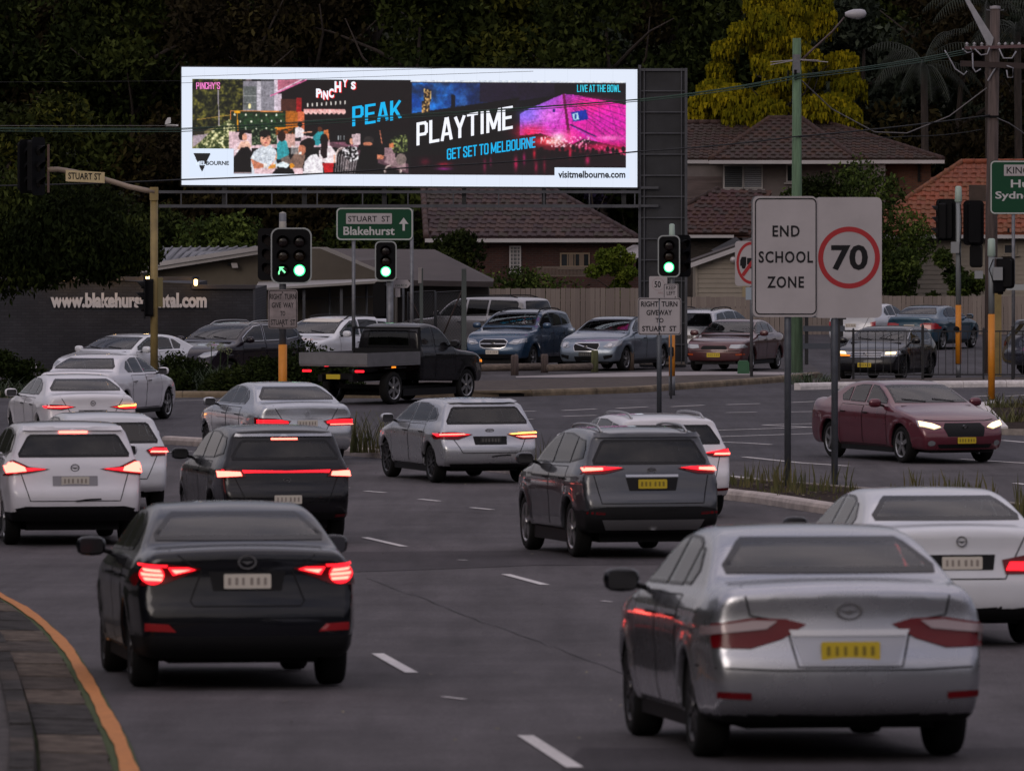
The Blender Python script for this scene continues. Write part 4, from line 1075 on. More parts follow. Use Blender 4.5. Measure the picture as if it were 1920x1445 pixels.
# 10 white hatch behind the left SUV
make_car('white hatchback between the left white suv and the silver executive sedan', 'car', 'hatch', 4.2, 1.76, 1.50, P_WHITE2, (-6.05, 104.0), 11.5, vox=.038, rim='five', trim=False,
    rear=dict(lamps=[dict(poly=[(.50, .93), (.58, .84), (.90, .85), (.90, .98), (.64, .98)], m=LRED_OFF, cores=[(LRED, [(.54, .92), (.88, .90), (.88, .95), (.62, .96)]), (LHOT, [(.56, .89), (.86, .885), (.86, .91), (.58, .915)])])],
              gaps=[[(-.70, .90), (-.50, .50), (.50, .50), (.70, .90)]], win=(.69, .90), plate=(.68, PLATEW, BB), badge=(.86, .05, .04), black=.30))
# 11 white sedan, left
make_car('white sedan with slim red and amber tail lamps, third car from the left front', 'car', 'sedan', 4.70, 1.82, 1.44, P_WHITE, (-7.98, 130.2), 15.0, vox=.036, rim='ten', trim=False,
    rear=dict(lamps=[dict(poly=[(-.32, .86), (-.60, .80), (-.90, .82), (-.90, .91), (-.60, .90)], m=LRED_OFF, both=False, cores=[(LRED, [(-.36, .86), (-.62, .83), (-.88, .84), (-.88, .87), (-.60, .875)]), (LHOT, [(-.45, .857), (-.84, .85), (-.84, .862), (-.5, .868)])]),
                     dict(poly=[(.32, .86), (.60, .90), (.90, .91), (.90, .82), (.60, .80)], m=LRED_OFF, both=False, cores=[(LAMB, [(.48, .87), (.60, .89), (.88, .90), (.88, .87), (.50, .85)]), (LRED, [(.36, .86), (.6, .85), (.88, .85), (.88, .83), (.62, .82)])])],
              panels=[dict(name='plate_recess', poly=[(-.28, .80), (-.26, .68), (.26, .68), (.28, .80)], m=mat('recess_shade_grey2', (.16, .16, .17), .5))], gaps=[[(-.62, 1.06), (-.34, .60), (.34, .60), (.62, 1.06)]],  # flush panel greyed to give the plate surround its shade
              plate=(.74, PLATEB, PLATEW), badge=(.93, .05, .05), black=.27))
# 12 white car turning right, furthest of the queue
make_car('white car turning right in front of the dark brick wall, amber indicator lit', 'car', 'sedan', 4.5, 1.80, 1.45, P_WHITE, (-9.35, 145.0), -17.0, vox=.038, rim='five', trim=False,
    rear=dict(lamps=[dict(poly=[(.50, .90), (.55, .80), (.88, .80), (.90, .92)], m=LRED_OFF, both=False, cores=[(LAMB, circ(.74, .86, .07, .05, 12))]), dict(poly=[(-.50, .90), (-.90, .92), (-.88, .80), (-.55, .80)], m=LRED_OFF, both=False)],
              plate=(.72, PLATEW, BB), badge=(.93, .05, .05), gaps=[[(-.62, 1.06), (-.34, .60), (.34, .60), (.62, 1.06)]]))
# 13 red oncoming sedan
r13, h13 = make_car('dark red oncoming sedan with headlamps on and yellow-green number plate', 'car', 'sedan', 4.90, 1.86, 1.47, P_RED, (8.30, 124.6), 203.0, ref='front', vox=.034, rw=.34, rim='five', trim=False,
    front=dict(lamps=[dict(poly=[(.44, .66), (.60, .74), (.84, .79), (.84, .68), (.60, .62)], m=LCLR, cores=[(LWHT, [(.47, .665), (.60, .72), (.82, .765), (.82, .69), (.60, .635)])]),
                      dict(name='fog_lamp', poly=circ(.66, .38, .07, .05, 10), m=LCLR)],
               panels=[dict(poly=[(-.42, .66), (-.36, .50), (.36, .50), (.42, .66), (.36, .74), (-.36, .74)], m=BLACK), dict(name='lower_grille', poly=[(-.55, .36), (-.48, .24), (.48, .24), (.55, .36)], m=BLACK)],
               plate=(.43, PLATEY, BB), badge=(.67, .055, .045), gaps=[[(-.70, .80), (-.5, .78), (.5, .78), (.70, .80)]], black=.20))
# 14 dark ute with tray
ut, hut = make_car('dark ute with a pale aluminium tray crossing in front of the parked cars', 'ute', 'ute', 5.3, 1.85, 1.86, P_DARK, (-4.05, 157.6), -31.0, vox=.045, rw=.38, rim='six', trim=False, name='ute', bow_r=.02,
    front=dict(lamps=[dict(poly=[(.52, .86), (.58, 1.0), (.86, 1.02), (.86, .88)], m=LCLR, cores=[(LAMB2, [(.70, .88), (.84, .90), (.84, .96), (.70, .94)])])], panels=[dict(poly=[(-.46, .98), (-.44, .70), (.44, .70), (.46, .98)], m=BLACK)]))
TRAY = mat('tray_aluminium', (.24, .235, .245), .42, .6, var=.12, scale=3)
t_ = MB(); t_.box((0, 1.02, .92), (1.86, 2.3, .05)); t_.build('tray_floor', TRAY, ut)
for sx in (-1, 1): MB().box((sx * .92, 1.02, 1.07), (.03, 2.3, .27)).build('tray_side', TRAY, ut)
MB().box((0, -.14, 1.07), (1.86, .03, .27)).build('tray_gate', TRAY, ut)
hb = MB()
for x in (-.9, .9): hb.box((x, 2.17, 1.33), (.05, .05, .85))
hb.box((0, 2.17, 1.74), (1.85, .04, .05)); hb.box((0, 2.17, 1.10), (1.85, .03, .34))
hb.build('headboard', BLACK, ut)
ch = MB(); ch.box((.42, 1.3, .62), (.12, 2.7, .16)); ch.box((-.42, 1.3, .62), (.12, 2.7, .16)); ch.box((0, .2, .66), (1.0, .1, .14)); ch.box((0, hut.ax[0], .40), (1.5, .1, .1)); ch.build('chassis', BLACK, ut)
for sx in (-1, 1):
    MB().prism(rrect(sx * .72 - .11, .76, sx * .72 + .11, .81, .015), -.17, -.12).build('taillight', LRED, ut)
    MB().box((sx * .92, 1.02, .86), (.02, .16, .04)).build('side_marker', LAMB2 if sx > 0 else LRED, ut)
    g_ = MB(); g_.box((sx * .78, hut.ax[0], .84), (.26, .95, .03)); g_.build('mudguard', BLACK, ut)
MB().prism(rrect(-.19, .6, .19, .71, .01), -.15, -.14).build('number_plate', PLATEY, ut)
# parked cars
def hl(x0, x1, z0, z1, m=LCLR, **k): return dict(poly=[(x0, z0 + (z1 - z0) * .2), (x0 + (x1 - x0) * .3, z1 - .01), (x1, z1 + .04), (x1, z0 + (z1 - z0) * .5), (x0 + (x1 - x0) * .5, z0)], m=m, **k)
make_car('silver four wheel drive parked along the pale paling fence, behind the blue wagon', 'car', 'four_wheel_drive', 4.76, 1.88, 1.90, P_WGR, (.95, 200.6), 58.0, vox=.045, rw=.39, rim='six', trim=False, name='suv', rails='black', up=True,
    rear=dict(lamps=[dict(poly=[(.74, 1.30), (.74, 1.05), (.92, 1.05), (.92, 1.32)], m=mat('lamp_red_bright', (.35, .012, .02), .2, coat=1))], panels=[dict(name='spare_wheel_cover', poly=circ(.1, .95, .36, .36, 20), m=P_WGR, off=.14)],
              win=(.66, .93), plate=(.55, PLATEW, BB)))
make_car('blue wagon with black roof rails, parked nose out beside the steel-blue sedan', 'car', 'wagon', 4.82, 1.84, 1.675, P_BLUE, (-.55, 187.2), 161.0, ref='front', vox=.038, rw=.35, rim='five', trim='chrome', name='wagon', rails='black', up=True,
    front=dict(lamps=[hl(.42, .86, .72, .86, cores=[(mat('lamp_inner', (.6, .6, .62), .2, .3), [(.52, .76), (.62, .80), (.74, .82), (.70, .76)])]), dict(name='fog_lamp', poly=circ(.66, .42, .06, .06, 10), m=LCLR)],
               panels=[dict(poly=[(-.40, .80), (-.36, .66), (-.24, .62), (.24, .62), (.36, .66), (.40, .80), (.30, .86), (-.30, .86)], m=BLACK, bars=[([(-.40, .80), (-.36, .66), (-.24, .62), (.24, .62), (.36, .66), (.40, .80), (.30, .86), (-.30, .86), (-.40, .80)], .02), ([(-.36, .74), (.36, .74)], .02)]),
                       dict(name='lower_grille', poly=[(-.62, .46), (-.5, .30), (.5, .30), (.62, .46)], m=BLACK)],
               plate=(.52, PLATEW, BB), badge=(.75, .07, .04), black=.30))
make_car('steel-blue silver sedan with a diagonal grille bar, parked left of the billboard column', 'car', 'sedan', 4.63, 1.86, 1.48, P_STEEL, (2.0, 187.0), 158.0, ref='front', vox=.038, rw=.33, rim='five', trim=False, up=True,
    front=dict(lamps=[hl(.48, .88, .62, .80, cores=[(mat('lamp_inner', (.6, .6, .62), .2, .3), circ(.66, .70, .06, .05, 10))])],
               panels=[dict(poly=[(-.38, .68), (-.32, .54), (.32, .54), (.38, .68), (.34, .76), (-.34, .76)], m=BLACK, bars=[([(-.38, .68), (-.32, .54), (.32, .54), (.38, .68), (.34, .76), (-.34, .76), (-.38, .68)], .02), ([(-.34, .56), (.34, .74)], .022)]),
                       dict(name='lower_grille', poly=[(-.34, .40), (-.3, .26), (.3, .26), (.34, .40)], m=BLACK), dict(name='side_vent', poly=[(.50, .42), (.52, .32), (.74, .38), (.76, .46)], m=BLACK), dict(name='side_vent', poly=[(-.50, .42), (-.76, .46), (-.74, .38), (-.52, .32)], m=BLACK)],
               plate=(.465, PLATEB, PLATEW), badge=(.65, .055, .055)))
make_car('maroon older sedan with yellow number plate, parked right of the billboard column', 'car', 'old_sedan', 4.75, 1.77, 1.41, P_MAROON, (5.50, 186.5), 163.0, ref='front', vox=.038, rw=.315, rim='seven', trim=False, up=True,
    front=dict(lamps=[dict(poly=[(.42, .64), (.46, .73), (.80, .74), (.84, .66), (.62, .62)], m=mat('old_headlamp', (.42, .43, .44), .15, .5, coat=1)), dict(name='indicator', poly=[(.60, .44), (.80, .45), (.80, .49), (.60, .48)], m=mat('amber_lens', (.4, .06, .01), .3))],
               panels=[dict(poly=[(-.36, .66), (-.36, .60), (.36, .60), (.36, .66), (.30, .70), (-.30, .70)], m=BLACK)], plate=(.45, PLATEY, BB), gaps=[[(-.75, .56), (.75, .56)]]))
make_car('silver wagon with dark tailgate glass, parked behind the maroon sedan', 'car', 'wagon', 4.75, 1.80, 1.60, P_CHAMP, (5.02, 196.3), -21.0, vox=.042, rw=.33, rim='five', trim=False, name='wagon', rails='black', up=True,
    rear=dict(lamps=[dict(poly=[(.62, .95), (.66, .80), (.90, .80), (.90, .98)], m=LRED_OFF)], win=(.68, .91), plate=(.78, PLATEW, BB)))
make_car('dark hatchback with chrome-barred grille and glowing amber lamp behind the railing', 'car', 'hatch', 4.3, 1.82, 1.43, P_DARK, (9.30, 180.2), 161.0, ref='front', vox=.038, rw=.33, rim='ten', trim='chrome',
    front=dict(lamps=[dict(poly=[(.42, .64), (.42, .76), (.84, .79), (.88, .70), (.80, .64)], m=LCLR, both=False, cores=[(LWHT, [(.54, .70), (.60, .75), (.80, .76), (.80, .71)]), (LAMB2, [(.42, .64), (.42, .67), (.82, .69), (.80, .64)])]),
                      dict(poly=[(-.42, .64), (-.80, .64), (-.88, .70), (-.84, .79), (-.42, .76)], m=LCLR, both=False, cores=[(LWHT, [(-.52, .69), (-.78, .70), (-.78, .75), (-.52, .74)])])],
               panels=[dict(poly=[(-.42, .76), (-.42, .60), (.42, .60), (.42, .76)], m=BLACK, bars=[([(-.42, z), (.42, z)], .016) for z in (.62, .665, .71, .75)])],
               plate=(.42, PLATEY, BB), badge=(.68, .065, .065), sym='vee', black=.3))
make_car('white sedan partly behind the end school zone sign', 'car', 'sedan', 4.4, 1.74, 1.46, P_WHITE2, (11.1, 224.0), -24.0, vox=.045, rw=.31, rim='seven', trim=False,
    rear=dict(lamps=[dict(poly=[(.66, .86), (.70, .62), (.86, .62), (.86, .90)], m=MATS['lamp_red_bright'])], plate=(.76, PLATEW, BB), gaps=[[(-.62, 1.06), (-.4, .60), (.4, .60), (.62, 1.06)]], black=.25))
make_car('petrol blue sedan with red tail lamps and white plate beside the orange signal pole', 'car', 'sedan', 4.54, 1.76, 1.44, P_BLUE2, (12.9, 222.0), -25.0, vox=.042, rw=.32, rim='five', trim=False,
    rear=dict(lamps=[dict(poly=[(.36, .84), (.42, .68), (.88, .68), (.88, .88), (.52, .88)], m=MATS['lamp_red_bright'])], plate=(.77, PLATEW, BB), gaps=[[(-.62, 1.06), (-.34, .60), (.34, .60), (.62, 1.06)]], black=.25))
make_car('white sedan parked against the dark brick wall, behind the left signal mast', 'car', 'sedan', 4.75, 1.83, 1.40, P_WHITE2, (-10.75, 167.5), 148.0, ref='front', vox=.042, rw=.33, rim='five', trim=False, up=True, dz=-.10,
    front=dict(lamps=[hl(.42, .86, .60, .74)]))
make_car('aubergine suv with silver roof rails, parked behind the hedge', 'car', 'suv', 4.85, 1.87, 1.64, P_PURP, (-8.30, 170.0), 150.0, ref='front', vox=.042, rw=.35, rim='five', trim='chrome', name='suv', rails='silver', up=True, dz=-.08,
    front=dict(lamps=[hl(.46, .86, .76, .90)], wipers=True))
make_car('white suv with a lettered sunstrip, its bonnet showing behind the ute tray', 'car', 'suv', 4.7, 1.86, 1.66, P_WHITE2, (-5.95, 174.5), 150.0, ref='front', vox=.042, rw=.35, rim='five', trim=False, name='suv', rails='black', up=True, dz=-.02,
    front=dict(lamps=[hl(.46, .86, .76, .90)], panels=[dict(name='sunstrip', poly=[(-.56, 1.50), (.56, 1.50), (.53, 1.58), (-.53, 1.58)], m=PLATEW, off=.012)], wipers=True))
make_car('black car with a tall rear spoiler, between the aubergine suv and the white suv', 'car', 'hatch', 4.3, 1.80, 1.44, P_BLACK, (-6.3, 185.5), 146.0, ref='front', vox=.045, rw=.33, rim='ten', trim=False, up=True)
make_car('dark blue suv behind the railing at the right edge', 'car', 'suv', 4.6, 1.84, 1.62, paint('paint_navy', (.03, .036, .06), .4, .25), (13.55, 185.0), -68.0, vox=.045, rw=.35, rim='five', trim=False, name='suv',
    rear=dict(lamps=[dict(poly=[(.60, .95), (.62, .84), (.90, .84), (.90, .98)], m=LRED_OFF)], win=(.70, .90)))
# ------------------------------------------------------------ signals, signs, poles, railing, wires
GRN = emis('signal_green_lit', (0.06, 1.0, 0.30), 2.2)
GRNC = emis('signal_green_core', (0.62, 1.0, 0.68), 2.6)
LENSOFF = mat('signal_lens_off', (0.010, 0.006, 0.006), 0.2)
LENSAMB = mat('signal_lens_amber_off', (0.016, 0.009, 0.004), 0.2)
WBORD = mat('signal_border_white', (0.30, 0.32, 0.32), 0.5)
def pix(px, py, d, base):
    """plan pixel to the local frame of a thing standing at base (unrotated)"""
    p = at(px, py, d); return p - Vector(base)
def signal_head(par, cols, d, base, x0, y0, x1, y1, lit=True, arrow=False, r_px=None, yoff=-.12, name='signal_head'):
    a = pix(x0, y1, d, base); b = pix(x1, y0, d, base)
    ax, az, bx, bz = a.x, a.z, b.x, b.z; w = bx - ax; h = bz - az
    rr = min(w, h) * (.20 if cols > 1 else .24)
    brd = MB(); ring(brd, rrect(ax, az, bx, bz, rr, 6), rrect(ax + .03, az + .03, bx - .03, bz - .03, rr - .02, 6), yoff - .012, yoff + .012)
    board = MB().prism(rrect(ax + .028, az + .028, bx - .028, bz - .028, rr - .02, 6), yoff - .004, yoff + .014).build(name, SIGBLK, par)
    brd.build('border', WBORD, board)
    body = MB(); lw = min(.34, w * .8) if cols == 1 else min(.34, w * .44)
    for c in range(cols):
        cx = (ax + bx) / 2 + (0 if cols == 1 else (c - .5) * w * .40)
        body.box((cx, yoff + .10, (az + bz) / 2), (lw * .95, .17, h * .90))
    body.build('housing', SIGBLK, board)
    for c in range(cols):
        cx = (ax + bx) / 2 + (0 if cols == 1 else (c - .5) * w * .40)
        for i in range(3):
            cz = az + h * (.24 + .255 * i); r0 = lw * .36
            on_ = lit and i == 0
            mb = MB(); mb.lathe([(0.001, -.03), (r0 * .6, -.026), (r0, -.008), (r0, .01)], 'y', (cx, yoff - .01, cz), 20)
            if on_ and arrow and c == 0:
                ln = mb.build('lens', LENSOFF, board, True)
                k = MB(); s_ = r0 * .85
                k.prism([(cx - s_ * .75, cz + s_ * .0), (cx - s_ * .75, cz + s_ * .72), (cx + s_ * .25, cz + s_ * .72), (cx + s_ * .05, cz + s_ * .50), (cx - s_ * .28, cz + s_ * .50), (cx + s_ * .55, cz - s_ * .35), (cx + s_ * .32, cz - s_ * .62), (cx - s_ * .48, cz + s_ * .25), (cx - s_ * .50, cz - s_ * .15)], yoff - .055, yoff - .045)
                k.prism([(cx - s_ * .95, cz - s_ * .85), (cx - s_ * .72, cz - s_ * .85), (cx - s_ * .68, cz - s_ * .2), (cx - s_ * .5, cz + s_ * .1), (cx - s_ * .75, cz + s_ * .1), (cx - s_ * .95, cz - s_ * .3)], yoff - .055, yoff - .045)
                k.build('lit_arrow', emis('signal_arrow_lit', (.22, 1.0, .42), 1.6), ln)
            else:
                ln = mb.build('lens', GRN if on_ else (LENSOFF if i != 1 else LENSAMB), board, True)
                if on_:
                    k = MB(); k.lathe([(.001, -.034), (r0 * .55, -.031), (r0 * .78, -.022)], 'y', (cx, yoff - .012, cz), 18); k.build('lamp_core', GRNC, ln, True)
            # hood over the lens
            n = 14; vs = []
            for j in range(n + 1):
                t = R(-20 + 220 * j / n)
                for yy, rr_ in ((yoff - .005, r0 * 1.12), (yoff - .005 - .17 * (0.35 + .65 * math.sin(max(0, min(math.pi, t)))), r0 * 1.12)):
                    vs.append((cx + rr_ * math.cos(t), yy, cz + rr_ * math.sin(t)))
            MB().add(vs, [(2 * j, 2 * j + 1, 2 * j + 3, 2 * j + 2) for j in range(n)]).build('visor', SIGBLK, board)
    return board
def side_head(par, cx, cy, cz, w, h, ang, name='signal_head'):
    """a signal head seen from behind or the side, turned by ang degrees"""
    M = Matrix.Translation((cx, cy, cz)) @ Matrix.Rotation(R(ang), 4, 'Z')
    board = MB(); board.prism(rrect(-w / 2, -h / 2, w / 2, h / 2, min(w, h) * .2), -.01, .008, M=M); b = board.build(name, SIGBLK, par)
    bd = MB(); bd.prism(rrect(-.16, -h * .44, .16, h * .44, .05), .01, .20, M=M); bd.build('housing', SIGBLK, b)
    for i in range(3):
        zz = -h * .28 + h * .27 * i; n = 12; vs = []
        for j in range(n + 1):
            t = R(-20 + 220 * j / n)
            for yy, e in ((-.01, 0), (-.01 - .19 * (.3 + .7 * math.sin(max(0, min(math.pi, t)))), 0)):
                vs.append(M @ Vector((.13 * math.cos(t), yy, zz + .13 * math.sin(t))))
        MB().add(vs, [(2 * j, 2 * j + 1, 2 * j + 3, 2 * j + 2) for j in range(n)]).build('visor', SIGBLK, b)
        mb = MB(); vs = [M @ Vector(((.115 * math.cos(2 * math.pi * j / 14)), -.02, zz + .115 * math.sin(2 * math.pi * j / 14))) for j in range(14)]
        mb.add(vs, [tuple(range(14))]).build('lens', LENSOFF, b)
    return b
def sign_plate(par, poly, y, m, name='sign_face', t=.012, back=GALV):
    mb = MB(); mb.prism(poly, y, y + t); return mb.build(name, m, par)
def zpole(par, x, y, z0, z1, r, m, name='pole', n=14):
    return MB().tube([(x, y, z0), (x, y, z1)], r, n).build(name, m, par, True)

# --- signal with the double column head and the weathered sign
d = 146; b = on(530, d); t = thing('traffic_signal', 'twin-column traffic signal with green arrow and green disc over a weathered sign', 'traffic signal', b)
zp = lambda py: pix(530, py, d, b).z
zpole(t, 0, .02, 0, zp(646), .092, ORANGE, 'pole_sleeve'); zpole(t, 0, .02, zp(646), zp(400), .075, GALV)
MB().lathe([(.078, zp(440)), (.085, zp(438)), (.068, zp(399)), (.001, zp(397))], 'z', (0, .02, 0), 14).build('pole_cap', mat('concrete_cap', (.36, .34, .31), .7), t, True)
signal_head(t, 2, d, b, 508, 427, 585, 532, True, True)
side_head(t, pix(501, 0, d, b).x + .03, .22, zp(477), .52, 1.12, -22)
p0 = pix(503, 616, d, b); p1 = pix(558, 543, d, b)
s_ = sign_plate(t, rrect(p0.x, p0.z, p1.x, p1.z, .05), -.10, SIGNOLD)
k = MB(); ring(k, rrect(p0.x + .015, p0.z + .015, p1.x - .015, p1.z - .015, .045), rrect(p0.x + .028, p0.z + .028, p1.x - .028, p1.z - .028, .035), -.102, -.101); k.build('border', SIGNK, s_)
for tx, a_, b_, l, r_ in (('RIGHT  TURN', 551, 561, 506, 555), ('GIVE  WAY', 567, 577, 510, 551), ('TO', 583, 592, 526, 535), ('STUART  ST', 599, 609, 508, 554)):
    q0 = pix(l, b_, d, b); q1 = pix(r_, a_, d, b); lettering(tx, q0.x, q0.z, q1.x, q1.z, -.104, SIGNK, s_, bold=.012)
for yy in (548, 611): MB().lathe([(.001, -.02), (.014, -.015), (.014, 0)], 'y', (0, -.1, zp(yy)), 8).build('bolt', SIGNK, s_)

# --- single signal below the green direction sign
d = 166; b = on(731, d); b.z += .12; t = thing('traffic_signal', 'single-column traffic signal showing green, below the Blakehurst direction sign', 'traffic signal', b)
zp = lambda py: pix(731, py, d, b).z; xp = lambda px: pix(px, 0, d, b).x
zpole(t, 0, .02, 0, zp(500), .088, GALV)
signal_head(t, 1, d, b, 703, 452, 744, 527, True)
side_head(t, xp(716), .25, zp(563), .40, .9, 160)
side_head(t, xp(722), .35, zp(560), .34, .7, 95)
t2 = thing('fingerboard_sign', 'small white pointed fingerboard sign on the pole behind the signal', 'sign', (b.x, b.y + .3, b.z))
q0 = pix(737, 540, d, b); q1 = pix(770, 525, d, b)
f_ = sign_plate(t2, [(q0.x, q0.z), (q1.x - .08, q0.z), (q1.x, (q0.z + q1.z) / 2), (q1.x - .08, q1.z), (q0.x, q1.z)], .0, SIGNW)
lettering('CHURCH', q0.x + .05, q0.z + .03, q1.x - .1, q0.z + .09, -.004, SIGNG, f_)
sign_plate(t2, [(xp(741), zp(557)), (xp(750), zp(557)), (xp(750), zp(541)), (xp(741), zp(541))], .0, SIGNW, 'small_plate')

# --- green direction sign
def green_sign(name, label, px0, py0, px1, py1, d, posts, skew=0):
    b = on((px0 + px1) / 2, d); t = thing(name, label, 'direction sign', b)
    a = pix(px0, py1, d, b); c = pix(px1, py0, d, b)
    s_ = sign_plate(t, rrect(a.x, a.z, c.x, c.z, .12, 6), -.05, SIGNG, t=.02)
    k = MB(); ring(k, rrect(a.x + .012, a.z + .012, c.x - .012, c.z - .012, .11, 6), rrect(a.x + .045, a.z + .045, c.x - .045, c.z - .045, .085, 6), -.054, -.051); k.build('border', mat('sign_border_pale', (.45, .46, .45), .5), s_)
    for px in posts: MB().tube([(pix(px, 0, d, b).x, 0, -.2), (pix(px, 0, d, b).x, 0, c.z - .05)], .045, 10).build('post', GALV, t, True)
    return t, s_, b
d = 172; t, s_, b = green_sign('direction_sign', 'green direction sign reading Stuart St and Blakehurst with an up arrow', 630, 389, 775, 451, d, (663, 772))
LETW = mat('letter_white', (.50, .50, .50), .5)
q0 = pix(649, 420, d, b); q1 = pix(735, 400, d, b); pl = sign_plate(s_, rrect(q0.x, q0.z, q1.x, q1.z, .02), -.066, SIGNW, 'street_name_panel', .008)
def tx(par, text, l, r_, top, bot, d, b, y, m, bold=.0, **kw):
    q0 = pix(l, bot, d, b); q1 = pix(r_, top, d, b); return lettering(text, q0.x, q0.z, q1.x, q1.z, y, m, par, bold=bold, **kw)
tx(pl, 'STUART  ST', 653, 731, 405, 416, d, b, -.069, SIGNK, .008)
tx(s_, 'Blakehurst', 644, 740, 425, 441, d, b, -.058, LETW, .022)
c = pix(757, 420, d, b)
MB().prism([(c.x - .03, c.z - .17), (c.x + .03, c.z - .17), (c.x + .03, c.z + .0), (c.x + .12, c.z - .0), (c.x, c.z + .16), (c.x - .12, c.z), (c.x - .03, c.z)], -.060, -.056).build('arrow', LETW, s_)
d = 178; t, s_, b = green_sign('direction_sign', 'green direction sign cut by the right edge, King Georges Rd, Hurstville, Sydney', 1856, 301, 2080, 402, d, (1900, 2040))
q0 = pix(1882, 330, d, b); q1 = pix(2060, 309, d, b); pl = sign_plate(s_, rrect(q0.x, q0.z, q1.x, q1.z, .02), -.066, SIGNW, 'street_name_panel', .008)
tx(pl, 'KING  GEORGES  RD', 1887, 2055, 313, 326, d, b, -.069, SIGNK, .008)
tx(s_, 'Hurstville', 1895, 2010, 337, 352, d, b, -.058, LETW, .02)
tx(s_, 'Sydney', 1866, 1945, 359, 377, d, b, -.058, LETW, .02)

# --- signal beside the billboard column
d = 165.5; b = on(1260, d); b = Vector((b.x, d, GZ(d))); t = thing('traffic_signal', 'single-column traffic signal showing green, in front of the billboard column', 'traffic signal', b)
zp = lambda py: pix(1260, py, d, b).z; xp = lambda px: pix(px, 0, d, b).x
zpole(t, 0, .02, zp(705), zp(628), .075, ORANGE, 'pole_sleeve'); zpole(t, 0, .02, 0, zp(705), .078, GALV, 'pole_base'); zpole(t, 0, .02, zp(628), zp(440), .065, GALV)
MB().lathe([(.075, zp(442)), (.065, zp(421)), (.03, zp(419.5)), (.001, zp(419.5))], 'z', (0, .02, 0), 14).build('pole_cap', PALEGRN, t, True)
signal_head(t, 1, d, b, 1233, 441, 1275, 520, True)
side_head(t, xp(1281), .25, zp(480), .46, 1.02, 35)
MB().prism(rrect(xp(1254), zp(668), xp(1263), zp(650), .03), -.16, -.06).build('push_button_box', SIGBLK, t)
MB().lathe([(.001, -.012), (.028, -.01), (.028, 0)], 'y', (xp(1258), -.16, zp(656)), 10).build('push_button', CHROME, t)
# the small signs behind
for (nm, lab, x0, y0, x1, y1, dd) in (('speed_sign', 'small white 50 sign behind the signal pole, half covered by the give way sign', 1217, 518, 1251, 562, 163.5), ('keep_left_sign', 'small white KEEP LEFT sign right of the 50 sign', 1244, 532, 1272, 562, 162.5)):
    bb = on((x0 + x1) / 2, dd); t = thing(nm, lab, 'sign', bb)
    a = pix(x0, y1 + 8, dd, bb); c = pix(x1, y0, dd, bb)
    s_ = sign_plate(t, rrect(a.x, a.z, c.x, c.z, .03), -.05, SIGNW)
    MB().tube([(0, 0, 0), (0, 0, c.z)], .03, 10).build('post', GALV if nm != 'speed_sign' else mat('post_pale', (.40, .36, .36), .6), t, True)
    if nm == 'speed_sign':
        tx(s_, '50', 1227, 1239, 527, 539, dd, bb, -.053, SIGNK, .02)
        k = MB(); cc = pix(1234, 533, dd, bb); ring(k, circ(cc.x, cc.z, .15, n=24), circ(cc.x, cc.z, .142, n=24), -.053, -.052); k.build('ring', mat('faint_red', (.30, .20, .20), .5), s_)
        tx(s_, 'AREA', 1233, 1247, 547, 551, dd, bb, -.053, MATS['faint_red'], 0)
    else:
        k = MB(); ring(k, rrect(a.x + .01, a.z + .01, c.x - .01, c.z - .01, .025), rrect(a.x + .022, a.z + .022, c.x - .022, c.z - .022, .02), -.053, -.052); k.build('border', SIGNK, s_)
        tx(s_, 'KEEP', 1249, 1267, 536, 543, dd, bb, -.053, SIGNK, .01); tx(s_, 'LEFT', 1250, 1266, 546, 553, dd, bb, -.053, SIGNK, .01)
        cc = pix(1266, 559, dd, bb); MB().prism([(cc.x - .04, cc.z - .04), (cc.x + .04, cc.z - .04), (cc.x, cc.z + .05)], -.054, -.052).build('arrow', SIGNK, s_)
# --- right turn giveway sign
d = 143; b = on(1236, d); t = thing('giveway_sign', 'white right turn giveway to Stuart St sign on a grey post before the billboard column', 'sign', b)
a = pix(1196, 628, d, b); c = pix(1277, 558, d, b)
s_ = sign_plate(t, rrect(a.x, a.z, c.x, c.z, .06), -.05, SIGNW)
k = MB(); ring(k, rrect(a.x + .012, a.z + .012, c.x - .012, c.z - .012, .05), rrect(a.x + .026, a.z + .026, c.x - .026, c.z - .026, .04), -.053, -.051); k.build('border', SIGNK, s_)
for tt, l, r_, tp, bt in (('RIGHT  TURN', 1202, 1270, 565, 575), ('GIVEWAY', 1212, 1260, 581, 591), ('TO', 1229, 1244, 596, 605), ('STUART  ST', 1204, 1268, 611, 621)):
    tx(s_, tt, l, r_, tp, bt, d, b, -.054, SIGNK, .022)
for yy in (561, 625): MB().lathe([(.001, -.02), (.014, -.015), (.014, 0)], 'y', (0, -.05, pix(0, yy, d, b).z), 8).build('bolt', SIGNK, s_)
zpole(t, 0, 0, 0, pix(0, 562, d, b).z, .052, mat('post_dark_steel', (.09, .10, .115), .5, .4), 'post')

